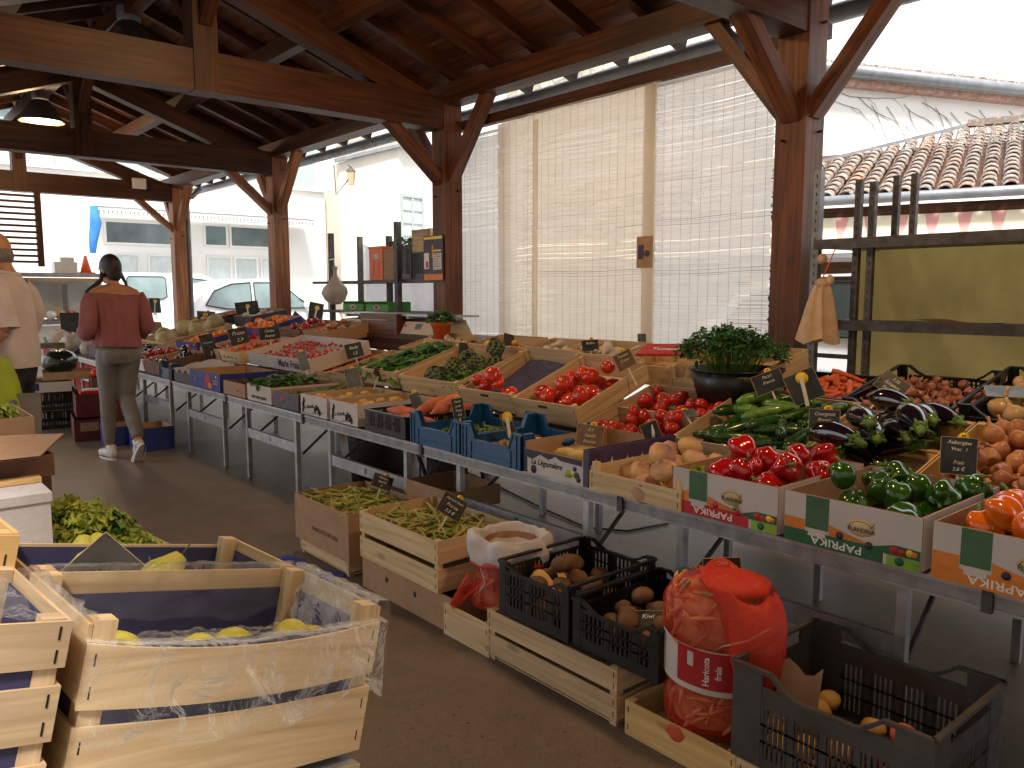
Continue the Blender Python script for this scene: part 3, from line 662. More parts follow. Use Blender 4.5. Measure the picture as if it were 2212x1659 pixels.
def carton(mw, W, Dp, Hh, label, m='carton', group=None, out=None, name='cardboard_box', flaps=0, th=.005, hb=None, cat='box', holes=False, notch=0):
    o = thing(name, label, cat, mw, group); out = out or m; hb = hb or Hh
    def wl(nm, a, c, ax, d0, h):
        b = MB()
        if ax == 'x':
            y0, y1 = (0, th) if d0 == 0 else (Dp - th, Dp)
            b.box((0, y0 + (.0012 if d0 == 0 else 0), .0005), (W, y1 - (0 if d0 == 0 else .0012), h), m)
            b.box((0, y0, .0005), (W, y0 + .001, h - .0006), out) if d0 == 0 else b.box((0, y1 - .001, .0005), (W, y1, h - .0006), out)
        else:
            x0, x1 = (0, th) if d0 == 0 else (W - th, W)
            b.box((x0 + (.0012 if d0 == 0 else 0), th + .0002, .0005), (x1 - (0 if d0 == 0 else .0012), Dp - th - .0002, h), m)
            b.box((x0, th + .0002, .0005), (x0 + .001, Dp - th - .0002, h - .0006), out) if d0 == 0 else b.box((x1 - .001, th + .0002, .0005), (x1, Dp - th - .0002, h - .0006), out)
        b.build(nm, o)
    wl('front_panel', 0, W, 'x', 0, Hh - notch); wl('back_panel', 0, W, 'x', 1, hb); wl('side_panel', 0, Dp, 'y', 0, Hh); wl('side_panel', 0, Dp, 'y', 1, Hh)
    b = MB(); b.box((th + .0005, th + .0005, .001), (W - th - .0005, Dp - th - .0005, .005), m); b.build('base', o)
    if holes:
        b = MB()
        for x in (W * .3, W * .62): b.lathe([(.001, 0), (.013, 0), (.013, .0006), (.001, .0006)], 14, 'ink', T=Matrix.Translation((x, -.0002, Hh * .6)) @ RX90)
        b.build('vent_hole', o)
    if flaps:
        for s, x in ((1, 0), (-1, W)):
            b = MB(); b.beam((x, Dp / 2, Hh - .002), (x - s * flaps * .8, Dp / 2, Hh + flaps * .45 * rr(-.6, 1)), Dp * .96, .004, m); b.build('flap', o)
    return o
ROW = R(-90)
def rowm(y, x, z, tilt=0): return TR(x, y, z, ROW, R(tilt))
# ------------------------------------------------------------------ price cards
def card(pos, w, h, label, lines=(), m='slate', yaw=None, tilt=-12, roll=0, disc='top', stick=.10, price=None, group='chalk price cards'):
    pos = Vector(pos)
    if yaw is None: yaw = math.atan2(-pos.x, pos.y) * 1.0        # faces the aisle
    T = Matrix.Translation(pos) @ Matrix.Rotation(yaw, 4, 'Z') @ Matrix.Rotation(R(tilt), 4, 'X') @ Matrix.Rotation(R(roll), 4, 'Y')
    o = thing('price_card', label, 'price card', T, group)
    b = MB(); b.box((-w / 2, 0, -h / 2), (w / 2, .002, h / 2), m); b.build('card', o)
    b = MB(); e = .0014
    ed = 'tan' if m != 'white_pl' else 'chalk'
    for a, c in (((-w / 2 - e, -.0004, -h / 2 - e), (w / 2 + e, .0024, -h / 2)), ((-w / 2 - e, -.0004, h / 2), (w / 2 + e, .0024, h / 2 + e)), ((-w / 2 - e, -.0003, -h / 2), (-w / 2, .0023, h / 2)), ((w / 2, -.0003, -h / 2), (w / 2 + e, .0023, h / 2))): b.box(a, c, ed)
    b.build('edge', o)
    b = MB(); b.box((-.004, .0028, -h / 2 - stick), (.004, .0045, h / 2 - .01), 'white_pl'); b.build('stake', o)
    if disc == 'top':
        b = MB(); b.lathe([(.001, 0), (.016, 0), (.016, .003), (.001, .003)], 18, 'yellow', T=Matrix.Translation((w * .12, .006, h / 2 + .002)) @ RX90); dd = b.build('clip_disc', o)
        text('pz', .013, Matrix.Translation((w * .12, .0026, h / 2 + .009)) @ RX90, 'print_red', dd, 'mark', bold=.02)
    elif disc == 'front':
        b = MB(); b.lathe([(.001, 0), (.026, 0), (.026, .003), (.001, .003)], 24, 'yellow', T=Matrix.Translation((.006, -.0006, h * .28)) @ RX90); b.build('clip_disc', o)
        b = MB(); b.beam((.004, -.005, h * .30), (-.022, -.005, -h * .62), .016, .003, 'white_pl', up=(0, 1, 0)); b.build('peg', o)
    elif disc == 'pick':
        b = MB(); b.tube([(.014, -.004, h * .36), (.006, -.004, 0), (-.012, -.004, -h * .45)], [.0015, .007, .004], 8, 'white_pl'); b.build('peg', o)
    if lines:
        n = len(lines); 
        for i, s in enumerate(lines):
            if not s: continue
            text(s, min(h / (n + .6) * .8, 1.55 * w / max(4, len(s))), Matrix.Translation((0, -.0008, h * .5 - h * (i + .75) / (n + .5))) @ RX90 @ Matrix.Rotation(R(rr(-3, 3)), 4, 'Z'), 'chalk', o, 'lettering', shear=.3, bold=.006)
    return o
# ================================================================== SETTING
b = MB(); b.add([(-60, -60, 0), (90, -60, 0), (90, 120, 0), (-60, 120, 0)], [(0, 1, 2, 3)], 'street'); tag(b.build('street'), kind='structure')
b = MB(); b.add([(-.6, -9, .004), (5.0, -9, .004), (5.0, 14.6, .004), (-.6, 14.6, .004)], [(0, 1, 2, 3)], 'floor'); tag(b.build('floor'), kind='structure')
# ---- timber market hall
SL = .357; XR, XE = 2.25, 4.4; HW = 2.15
hall = thing('market_hall', 'open timber market hall with dark stained posts, trusses and boarded tiled roof', 'market hall', Matrix.Translation((XR, 6, 0)))
HI = Matrix.Translation((-XR, -6, 0))
def hb(b, name, parent=hall, label=None): return b.build(name, parent, HI if parent is hall else None, label)
YT = [-4.85, -1.1, 2.56, 6.17, 9.93, 13.85]
for Y in YT:
    for s in (-1, 1):
        x0 = XR + s * HW; x1 = x0 + s * .2
        b = MB(); b.box((min(x0, x1), Y, .0), (max(x0, x1), Y + .2, 3.068), 'post' if Y > 9 else 'post_shaded'); po = hb(b, 'post')
        b = MB()
        for z in (2.56, 2.30, 2.92):
            b.tube([(x1 - s * .06, Y + .02, z), (x1 - s * .06, Y - .028, z)], .008, 6, 'bolt'); b.tube([(x0 + s * .02, Y + .14, z - .05), (x0 - s * .028, Y + .14, z - .05)], .008, 6, 'bolt')
        b.build('bolt', po)
        for sy in (-1, 1):      # braces up to the eaves plate
            ya = Y + .1 + sy * .08; b = MB(); b.beam(((x0 + x1) / 2, ya, 2.40), ((x0 + x1) / 2, ya + sy * .56, 3.10), .09, .11, 'post' if Y > 9 else 'post_shaded', up=(1, 0, 0)); hb(b, 'brace')
        b = MB(); b.beam((x0 + s * .03, Y + .1, 2.38), (x0 - s * .56, Y + .1, 2.90), .09, .11, 'post' if Y > 9 else 'post_shaded', up=(0, 1, 0)); hb(b, 'brace')
        b = MB(); t = .19; n = Vector((-s * SL, 0, 1)).normalized()
        pa = Vector((x0 - s * .0, Y + .1, 2.90 + t * .53)); pb = Vector((XR + s * .1, Y + .1, 2.90 + SL * (HW - .1) + t * .53))
        b.beam(pa, pb, .16, t, 'timber'); hb(b, 'principal_rafter')
    b = MB(); b.box((XR - HW, Y + .01, 2.845), (XR + HW, Y + .19, 3.135), 'timber'); hb(b, 'tie_beam')
    b = MB(); b.box((XR - .09, Y - .004, 2.842), (XR + .09, Y + .204, 3.84), 'timber'); hb(b, 'king_post')
    for sy in (-1, 1):
        b = MB(); b.beam((XR, Y + .1 + sy * .1, 3.34), (XR, Y + .1 + sy * .72, 3.86), .08, .09, 'timber', up=(1, 0, 0)); hb(b, 'brace')
for s in (-1, 1):
    xa, xb = XR + s * (HW + .003), XR + s * (HW + .197)
    for ya, yb in zip([-5.2] + YT[1:], YT[1:] + [14.5]):
        b = MB(); b.box((min(xa, xb), ya + .001, 3.070), (max(xa, xb), yb, 3.243), 'timber'); hb(b, 'eaves_plate')
        b = MB(); xp = XR + s * 1.06; b.box((xp - .055, ya + .001, 3.49), (xp + .055, yb, 3.64), 'timber'); hb(b, 'purlin')
for ya, yb in zip([-5.2] + YT[1:], YT[1:] + [14.5]):
    b = MB(); b.box((XR - .06, ya + .001, 3.842), (XR + .06, yb, 3.99), 'timber'); hb(b, 'ridge_beam')
y = -5.1; k = 0
while y < 14.5:
    for s in (-1, 1):
        b = MB(); za = 3.245 + SL * .1 + .055 - SL * .55
        b.beam((XR + s * (HW + .50), y, 3.245 - SL * .38 + .055), (XR + s * .02, y, 3.245 + SL * (HW + .10) + .055), .075, .105, 'timber'); hb(b, 'rafter')
    y += .56
for s in (-1, 1):
    b = MB(); nb = 20; L0 = (HW + .52) / nb
    for i in range(nb):
        xa = XR + s * (i * L0 + .003); xb = XR + s * ((i + 1) * L0 - .002); zz = lambda x: 3.245 + SL * (HW + .12 - abs(x - XR)) + .112
        y0 = -5.25
        while y0 < 14.6:
            ll = rr(2.6, 4.2); y1 = min(14.6, y0 + ll); dz = rr(-.001, .001)
            vs = [(xa, y0, zz(xa) + dz), (xb, y0, zz(xb) + dz), (xb, y1 - .003, zz(xb) + dz), (xa, y1 - .003, zz(xa) + dz)]; vs += [(v[0], v[1], v[2] + .02) for v in vs]
            uo = (rr(0, 60), rr(0, 60)); fs = [(0, 1, 2, 3), (7, 6, 5, 4), (0, 4, 5, 1), (1, 5, 6, 2), (2, 6, 7, 3), (3, 7, 4, 0)]
            b.add(vs, fs, 'board', [[(vs[q][1] + uo[0], vs[q][0] + uo[1]) for q in f] for f in fs]); y0 = y1
    hb(b, 'roof_boarding')
    b = MB(); X0, X1 = XR, XR + s * (HW + .56); z0 = 3.245 + SL * (HW + .12) + .15; z1 = z0 - SL * (HW + .56)
    b.surf(140, 3, lambda u, v: Vector((X0 + (X1 - X0) * v, -5.3 + 20 * u, z0 + (z1 - z0) * v + .03 * math.sin(u * 20 / .22 * 6.283))), 'tiles'); hb(b, 'roof_tiles')
    b = MB(); xg = XR + s * (HW + .60); b.tube([(xg, -5.3, 3.115), (xg, 14.7, 3.115)], .06, 12, 'zinc'); hb(b, 'gutter')
b = MB(); b.box((4.60, 2.57, 2.855), (4.67, 6.3, 2.94), 'timber'); hb(b, 'blind_rail')
b = MB(); b.tube([(4.86, 13.84, 3.1), (4.74, 13.9, 2.95), (4.66, 13.93, 2.9), (4.66, 13.93, 0)], .04, 10, 'zinc'); hb(b, 'downpipe')
for nm_, a_, c_ in (('left_sky_blocker', (-14, -20, 0), (-5.5, 6.5, 9)), ('rear_sky_blocker', (-5.4, -24, 0), (16, -13, 9))):  # unseen blocks added to keep sky light out of the hall
    b = MB(); b.box(a_, c_, 'stone'); tag(b.build('stone_volume'), 'unseen long stone block added on the near side to cut skylight, outside the picture' if nm_ == 'left_sky_blocker' else 'unseen stone block added behind the photographer to cut skylight, outside the picture', 'building')
# slatted screen on the far gable
scr = thing('slatted_screen', 'brown slatted timber screen between posts at the far left gable', 'screen', Matrix.Translation((2.0, 13.9, 0)))
b = MB(); b.box((.42, -.04, 1.75), (.50, .04, 2.85), 'timber'); b.build('post', scr)
b = MB(); z = 1.80
while z < 2.83: b.box((-2.1, -.012, z), (.42, .012, z + .035), 'timber'); z += .088
b.build('slat', scr)
b = MB(); b.box((-.75, .03, 1.75), (-.15, .06, 2.60), 'brown_table'); b.build('shutter', scr)
fl = thing('floodlight', 'square white floodlight on the last tie beam near the rear post', 'light', TR(3.87, 13.78, 3.08))
b = MB(); b.box((-.10, -.05, -.08), (.10, .0, .08), 'white_pl'); b.build('housing', fl); b = MB(); b.box((-.085, -.053, -.065), (.085, -.0505, .065), 'foam'); b.build('glass', fl); b = MB(); b.box((-.02, .0005, -.03), (.02, .06, .03), 'zinc'); b.build('bracket', fl)
# ---- pendant lamps on the ridge
def pendant(Y, lit, label, X=2.25, z=3.50, r=.27):
    o = thing('pendant_lamp', label, 'lamp', Matrix.Translation((X, Y, z)), 'bell shaped pendant lamps under the ridge')
    b = MB(); b.lathe([(r, 0), (r * .97, .02), (r * .80, .10), (r * .55, .20), (r * .36, .27), (r * .34, .272), (r * .53, .196), (r * .77, .098), (r * .94, .016), (r * .97, .0)], 28, 'lamp_glass'); b.build('reflector', o)
    b = MB(); b.lathe([(.001, .42), (.085, .42), (.10, .40), (.10, .29), (.085, .265), (.001, .265)], 20, 'zinc'); b.build('housing', o)
    b = MB(); b.tube([(0, 0, .41), (0, 0, .50)], .006, 6, 'steel'); b.build('rod', o)
    b = MB(); b.ell((0, 0, .13), (.05, .05, .075), 'white_pl', 14, 9); b.build('bulb', o)
    b = MB(); b.lathe([(.001, -.006), (.12, -.004), (.215, .006), (.235, .02), (.001, .022)], 26, 'bulb' if lit else 'clear'); b.build('lens', o)
    if lit:
        l = D.lights.new('lamp_light', 'POINT'); l.energy = lit; l.color = (1, .60, .28); l.shadow_soft_size = .12; lo = D.objects.new('lamp_light', l); COL.objects.link(lo); lo.parent = o; lo.location = (0, 0, -.14)
    return o
pendant(12.1, 35, 'lit bell-shaped pendant lamp glowing warm in the far bay', z=3.555)
pendant(8.05, 0, 'unlit grey bell-shaped pendant lamp under the ridge, nearest the top edge', z=3.52)
LP = [pendant(4.3, 46, 'lit pendant lamp over the main stall, above the frame'), pendant(.6, 70, 'lit pendant lamp behind the photographer')]
# ---- reed blinds
def blind(y0, y1, x, z0, z1, m, label, folds, seed):
    rng = random.Random(seed); o = thing('reed_blind', label, 'blind', Matrix.Translation((x, y0, 0)), 'reed blinds hung along the eaves'); b = MB(); z = z1; W = y1 - y0; k = 22
    def dx(u, z): return sum(a * math.exp(-((u - c) / w) ** 2) for c, w, a in folds) + .006 * math.sin(u * 7 + z * 1.5)
    while z > z0:
        h = .0119; e0 = rng.gauss(0, .006); e1 = rng.gauss(0, .006) + (rng.uniform(-.05, .0) if rng.random() < .06 else 0); zz = z + rng.gauss(0, .0007); hh = h * rng.uniform(.9, 1.04)
        if rng.random() < .02: hh *= .7
        vs = []
        for i in range(k + 1):
            u = e0 + (W + e1 - e0) * i / k; q = dx(u, z); sg = .006 * math.sin(u * 5 + z)
            vs += [(q - .002, u, zz - hh + sg), (q + .002, u, zz - hh + sg), (q + .002, u, zz + sg), (q - .002, u, zz + sg)]
        fs = [(i * 4 + j, (i + 1) * 4 + j, (i + 1) * 4 + (j + 1) % 4, i * 4 + (j + 1) % 4) for i in range(k) for j in range(4)]
        b.add(vs, fs, m); z -= .0125
    b.build('reeds', o); b = MB(); u = .05
    while u < W:
        b.tube([(dx(u, zz) - .0035, u, zz) for zz in np.linspace(z0, z1, 9)], .0011, 4, 'reed_string', cap=False); u += .085
    b.build('stitching', o); b = MB(); b.tube([(-.004, -.01, z1 + .006), (-.004, W + .01, z1 + .006)], .014, 8, m); b.build('top_roll', o); return o
blind(2.93, 3.93, 4.665, .93, 2.83, 'reed_white', 'whitish reed blind hanging beside the right post', [(.62, .03, .02), (.9, .04, .015)], 1)
blind(3.84, 5.66, 4.625, .90, 2.85, 'reed_cream', 'wide cream reed blind hanging in the middle', [(.0, .06, -.02), (1.36, .05, -.035), (1.52, .04, .02)], 2)
blind(5.52, 6.36, 4.69, .86, 2.80, 'reed_white', 'pale reed blind hanging just right of the second post', [(.3, .1, .02)], 3)
b = MB(); b.box((0, 0, 0), (.02, .085, 1.9), 'reed_cream'); cb = b.build('folded_blind_edge', None, Matrix.Translation((4.59, 3.86, .93))); tag(cb, 'brown doubled reed strip running down between the two blinds', 'blind')
cd = thing('picture_card', 'small printed picture card pinned where the two reed blinds meet', 'card', TR(4.585, 3.92, 1.65, ROW))
b = MB(); b.box((-.075, 0, -.115), (.075, .003, .115), 'carton'); b.build('card', cd)
b = MB(); b.box((-.06, -.0012, -.05), (-.005, -.0003, .055), 'print_dark'); b.ell((.025, -.001, -.01), (.028, .002, .024), 'print_dark', 10, 6); b.ell((.04, -.001, .02), (.012, .002, .012), 'print_orange', 8, 5); b.ell((-.04, -.001, -.075), (.014, .002, .01), 'print_lime', 8, 5); b.build('print', cd)
b = MB(); b.box((0, 0, 0), (.015, .05, 1.86), 'reed_cream'); tag(b.build('folded_reed_edge', None, Matrix.Translation((4.60, 5.12, .93))), 'narrow doubled reed strip near the left side of the wide blind', 'blind')
# ---- posters on the second post
po = thing('poster', 'black and yellow event poster with a white notice over it on the second post', 'poster', TR(4.36, 6.31, 1.68, ROW))
b = MB(); b.box((-.16, 0, -.21), (.16, .003, .21), 'print_dark'); b.build('sheet', po)
b = MB(); b.box((-.15, -.0012, .175), (.15, -.0003, .2), 'yellow'); b.box((-.02, -.0012, -.0), (.0, -.0003, .12), 'print_orange'); b.box((.0, -.0012, .06), (.13, -.0003, .075), 'yellow'); b.box((-.15, -.0012, -.205), (.15, -.0003, -.15), 'print_orange'); b.box((-.15, -.0014, -.1), (-.07, -.0003, .05), 'white_ink'); b.box((-.12, -.0018, -.09), (-.08, -.0015, -.03), 'print_red'); b.build('print', po)
b = MB(); b.box((.0, -.003, -.11), (.14, -.0015, .045), 'carton_white'); b.build('notice', po)
for i in range(6):
    b = MB(); b.box((.015, -.0036, .028 - i * .022), (.015 + rr(.07, .11), -.0031, .034 - i * .022), 'grey_card'); b.build('text_line', po)
# ================================================================== STREET BEYOND
def window(b2, par, x0, x1, z0, z1, y, nx=2, nz=3, glass='glass_dk', fr='trim', cur=False):
    f = MB(); e = .05
    f.box((x0 - e, y - .05, z0 - e), (x1 + e, y - .002, z0), fr); f.box((x0 - e, y - .05, z1), (x1 + e, y - .002, z1 + e), fr)
    f.box((x0 - e, y - .05, z0 + .0005), (x0, y - .002, z1 - .0005), fr); f.box((x1, y - .05, z0 + .0005), (x1 + e, y - .002, z1 - .0005), fr)
    for i in range(1, nx): xx = x0 + (x1 - x0) * i / nx; f.box((xx - .025, y - .045, z0), (xx + .025, y - .004, z1), fr)
    for i in range(1, nz): zz = z0 + (z1 - z0) * i / nz; f.box((x0, y - .042, zz - .015), (x1, y - .006, zz + .015), fr)
    o = f.build('window', par); g = MB(); g.box((x0, y - .03, z0), (x1, y - .015, z1), glass); g.build('pane', o)
    if cur:
        c = MB(); w = x1 - x0; c.surf(int(w / .02), 2, lambda u, v: Vector((x0 + .02 + (w - .04) * u, y - .036 + .004 * math.sin(u * w * 55), z0 + .02 + (z1 - z0 - .04) * v)), 'curtain'); c.build('curtain', o)
    return o
bl = thing('white_building', 'white shop building with grey-green upper wall and curtained doors across the far street', 'building', Matrix.Identity(4))
b = MB(); b.box((-6, 22, 0), (11.35, 30, 4.35), 'plaster'); b.build('lower_wall', bl); b = MB(); b.box((4.3, 21.96, 4.42), (11.05, 30, 8.2), 'plaster_g'); b.build('upper_wall', bl)
b = MB(); b.box((-6, 21.97, 4.36), (4.29, 30, 8.2), 'plaster_c'); b.build('side_wall', bl)
b = MB(); b.box((11.06, 21.98, 4.36), (11.6, 30, 8.2), 'plaster'); b.build('corner_pier', bl)
b = MB(); b.box((-6, 21.9, 4.30), (11.4, 21.995, 4.40), 'trim'); b.build('string_course', bl)
window(b, bl, 5.35, 6.95, 2.62, 3.12, 22, 1, 1); window(b, bl, 5.45, 6.05, .3, 2.3, 22, 1, 1, 'curtain', cur=True); window(b, bl, 6.35, 6.95, .3, 2.3, 22, 1, 1, 'curtain', cur=True)
window(b, bl, 7.8, 8.35, 2.65, 3.15, 22, 1, 1); window(b, bl, 8.5, 9.7, 2.65, 3.15, 22, 1, 1)
for x in (7.85, 8.6, 9.35): window(b, bl, x, x + .58, .4, 2.3, 22, 1, 1, 'curtain', cur=True)
window(b, bl, .6, 1.6, 4.9, 6.2, 21.97, 2, 3); window(b, bl, 2.6, 3.6, 4.9, 6.2, 21.97, 2, 3)
b = MB(); b.box((4.9, 21.2, 3.42), (10.6, 21.9, 3.46), 'trim'); aw = b.build('canopy', bl)
b = MB(); b.box((4.9, 21.18, 3.25), (10.6, 21.195, 3.40), 'white_pl'); b.build('valance', aw)
b = MB()
for i in range(58): x = 4.92 + i * .098; b.box((x, 21.172, 3.27), (x + .03, 21.1795, 3.33), 'zinc')
b.box((4.9, 21.165, 3.40), (10.6, 21.19, 3.415), 'zinc'); b.box((4.9, 21.165, 3.235), (10.6, 21.19, 3.248), 'zinc'); b.build('valance_pattern', aw)
b = MB(); b.tube([(4.9, 21.1, 3.4), (4.92, 21.1, 3.0), (4.85, 21.12, 2.6), (4.82, 21.1, 2.3)], [.08, .13, .10, .07], 8, 'print_blue'); M['bluecloth'] = mat('blue_cloth', (.03, .18, .50), .8); b.mats = [M['bluecloth']]; tag(b.build('hanging_cloth'), 'blue cloth hanging from the left end of the far shop canopy', 'cloth')
b2 = thing('cream_house', 'cream corner house with tall pale window and tiled roof across the street', 'building', Matrix.Identity(4))
b = MB(); b.add([(14.0, 26, 0), (15.55, 24.6, 0), (24, 26.2, 0), (24, 34, 0), (14, 34, 0), (14.0, 26, 5.9), (15.55, 24.6, 6.45), (24, 26.2, 6.7), (24, 34, 6.7), (14, 34, 5.9)], [(0, 1, 6, 5), (1, 2, 7, 6), (2, 3, 8, 7), (3, 4, 9, 8), (4, 0, 5, 9), (5, 6, 7, 8, 9)], 'plaster_c'); b.build('wall', b2)
def house_win(cx, z0, z1, w):
    d = Vector((24 - 15.55, 26.2 - 24.6, 0)).normalized(); T = Matrix(((d.x, -d.y, 0, 15.55), (d.y, d.x, 0, 24.6), (0, 0, 1, 0), (0, 0, 0, 1)))
    f = MB(); y = 0
    for a, c in (((cx - w / 2 - .08, -.08, z0 - .1), (cx + w / 2 + .08, -.004, z0)), ((cx - w / 2 - .08, -.08, z1), (cx + w / 2 + .08, -.004, z1 + .1)), ((cx - w / 2 - .08, -.08, z0), (cx - w / 2, -.004, z1)), ((cx + w / 2, -.08, z0), (cx + w / 2 + .08, -.004, z1)), ((cx - .05, -.07, z0), (cx + .05, -.004, z1))): f.box(a, c, 'plaster_g', T)
    for i in (1, 2, 3): zz = z0 + (z1 - z0) * i / 4; f.box((cx - w / 2, -.06, zz - .02), (cx + w / 2, -.006, zz + .02), 'plaster_g', T)
    o = f.build('window', b2); g = MB(); g.box((cx - w / 2, -.03, z0), (cx + w / 2, -.01, z1), 'curtain', T); g.build('pane', o)
house_win(.62, 2.95, 4.75, .95); house_win(4.2, 2.95, 4.75, .95)
b = MB(); b.beam((13.8, 25.95, 5.95), (15.6, 24.35, 6.5), .12, .12, 'zinc'); b.beam((15.6, 24.35, 6.5), (24, 25.95, 6.78), .12, .12, 'zinc'); b.build('gutter', b2)
b = MB(); b.add([(13.8, 25.9, 6.02), (15.6, 24.3, 6.58), (24, 25.9, 6.85), (24, 30, 7.9), (15.5, 29, 7.6)], [(0, 1, 4), (1, 2, 3, 4)], 'tiles'); b.build('roof', b2)
b = MB(); b.box((11.75, 27, 0), (13.95, 33, 4.8), 'ochre'); ob = b.build('ochre_house', None); tag(ob, 'narrow ochre house seen in the gap of the street behind the shutter', 'building')
b = MB(); 
for i in range(9): b.box((11.72, 24.02, 3.02 + i * .1), (12.15, 24.05, 3.08 + i * .1), 'trim')
b.box((11.7, 24.04, 3.0), (11.74, 24.07, 3.95), 'trim'); b.box((12.13, 24.04, 3.0), (12.17, 24.07, 3.95), 'trim'); tag(b.build('louvred_shutter'), 'white louvred window shutter at the street corner', 'shutter')
# street lantern
sl = thing('street_lamp', 'old square wall lantern on a bracket at the corner of the white building', 'lamp', Matrix.Translation((11.62, 21.6, 4.75)))
b = MB(); b.tube([(-.05, .2, .35), (.0, .2, -.5), (.28, .0, -.1), (.4, 0, .32), (.3, 0, .35)], .02, 6, 'steel'); b.build('bracket', sl)
b = MB(); b.lathe([(.02, .42), (.16, .30), (.18, .28), (.001, .28)], 4, 'steel', T=Matrix.Translation((.4, 0, -.1)), smooth=False); b.build('cap', sl)
b = MB(); b.lathe([(.15, .27), (.10, -.12), (.001, -.13)], 4, 'tan', T=Matrix.Translation((.4, 0, -.1)), smooth=False); b.build('lamp_glass', sl)
# hill
b = MB(); b.surf(60, 14, lambda u, v: Vector((-20 + 110 * u, 46 + 30 * v, -1 + (15 + 5 * math.sin(u * 9) + 2 * noise.noise(Vector((u * 20, v * 8, 0)))) * math.sin(min(1, v * 1.6) * 1.57) * (.55 + .45 * math.sin(1 + u * 2.4)))), 'hillg'); tag(b.build('hill'), kind='structure')
# buildings behind the blinds
b = MB(); b.box((13.0, 12.6, 0), (20, 15.6, 6.9), 'stone'); rs = b.build('stone_volume'); tag(rs, 'rubble stone house wall rising above the left blind', 'building')
wh = thing('white_house', 'long white plastered house with tiled roof behind the blinds', 'building', Matrix.Identity(4))
b = MB(); b.box((12.2, 8.8, 0), (20, 12.55, 5.6), 'plaster'); b.build('wall', wh)
b = MB(); b.add([(12.0, 8.7, 5.62), (12.0, 11.6, 5.62), (18, 11.6, 7.8), (18, 8.7, 7.8)], [(0, 1, 2, 3)], 'tiles')
for i in range(12):
    y = 8.8 + i * .235; b.tube([(11.98, y, 5.66), (18, y, 7.84)], .085, 8, 'tiles')
b.build('roof', wh)
b = MB(); b.tube([(11.95, 8.7, 5.5), (11.95, 11.6, 5.5)], .07, 8, 'zinc'); b.build('gutter', wh)
for y, zz in ((10.3, 3.6), (11.6, 3.6)):
    b = MB(); b.box((12.15, y, zz), (12.195, y + .8, zz + 1.3), 'curtain'); b.build('window', wh)
# tiled shop on the right
E1 = P(1650, 440, z=2.6); E2 = P(2212, 408, z=2.6); e_ = (E2 - E1); Le = e_.length; e_.normalize(); n_ = Vector((-e_.y, e_.x, 0));
if n_.x < 0: n_ = -n_
SLP = .36
pn = (-n_ * SLP + Vector((0, 0, 1))).normalized()
def roof_ab(px, py):
    d = FV + (px - CX) / F_ * RV - (py - CY) / F_ * UV; t = (E1 - Vector((0, 0, H))).dot(pn) / d.dot(pn); q = Vector((0, 0, H)) + d * t - E1; return q.dot(e_), q.dot(n_)
A_ = roof_ab(1650, 392); B_ = roof_ab(2090, 284)
shop = thing('tiled_shop', 'low shop with old canal tile roof, gutter and striped awning on the right', 'building', Matrix.Identity(4))
b = MB(); p = .235; a = -3.4
def bmax(a): return A_[1] + (B_[1] - A_[1]) * (a - A_[0]) / (B_[0] - A_[0]) if a < B_[0] else B_[1]
while a < Le + 4:
    bm = max(.3, bmax(a)); q = -.08
    while q < bm:
        L = .40; c = E1 + e_ * (a + rr(-.008, .008)) + n_ * q + Vector((0, 0, SLP * q + .045)); d = (n_ + Vector((0, 0, SLP - .10))).normalized(); vs = []; w0, w1 = .098, .082; ro = rr(-.004, .004)
        for t, w in ((0, w0), (min(L, bm - q + .1), w1)):
            for i in range(7): an = math.pi * i / 6; vs.append(c + d * t + e_ * (w * math.cos(an)) + Vector((0, 0, w * .85 * math.sin(an) + ro)))
        for i in range(7): an = math.pi * i / 6; vs.append(c + e_ * ((w0 - .014) * math.cos(an)) + Vector((0, 0, (w0 * .85 - .014) * math.sin(an) + ro)))
        fs = [(i, i + 1, 8 + i, 7 + i) for i in range(6)] + [(14 + i, 15 + i, i + 1, i) for i in range(6)]
        b.add(vs, fs, 'tiles', smooth=False)
        # channel tile
        c2 = c + e_ * (p / 2) + Vector((0, 0, -.05)); vs = []
        for t in (0, L):
            for i in range(5): an = math.pi * i / 4; vs.append(c2 + d * t + e_ * (.09 * math.cos(an)) - Vector((0, 0, .05 * math.sin(an))))
        b.add(vs, [(i, i + 1, 6 + i, 5 + i) for i in range(4)], 'tiles', smooth=False)
        q += .235
    a += p
b.build('roof', shop)
def EP(a, q, z): return E1 + e_ * a + n_ * q + Vector((0, 0, z))
b = MB(); b.add([EP(-4, 0, -.02), EP(Le + 5, 0, -.02), EP(Le + 5, 3.2, 3.2 * SLP - .06), EP(-4, 3.2, 3.2 * SLP - .06)], [(0, 1, 2, 3)], 'board'); b.build('roof_deck', shop)
b = MB(); b.tube([EP(-4, -.16, -.03), EP(Le + 5, -.16, -.03)], .065, 10, 'zinc'); b.build('gutter', shop)
b = MB(); b.beam(EP(-4, .1, -.17), EP(Le + 5, .1, -.17), .10, .13, 'timber'); b.build('eaves_beam', shop)
b = MB(); b.beam(EP(B_[0], B_[1], B_[1] * SLP + .12), EP(Le + 5, B_[1], B_[1] * SLP + .12), .2, .1, 'tiles'); b.build('ridge', shop)
b = MB(); b.beam(EP(A_[0] - 2, bmax(A_[0] - 2) + .03, SLP * bmax(A_[0] - 2) + .09), EP(B_[0], B_[1] + .03, B_[1] * SLP + .11), .16, .05, 'zinc'); b.build('flashing', shop)
b = MB(); vs = [EP(-4, .02, -.24), EP(Le + 5, .02, -.24), EP(Le + 5, -.18, -.72), EP(-4, -.18, -.72)]; L_ = Le + 9
b.add(vs, [(0, 1, 2, 3)], 'awning', [[(0, 1), (L_ / .36, 1), (L_ / .36, 0), (0, 0)]]); b.build('awning', shop)
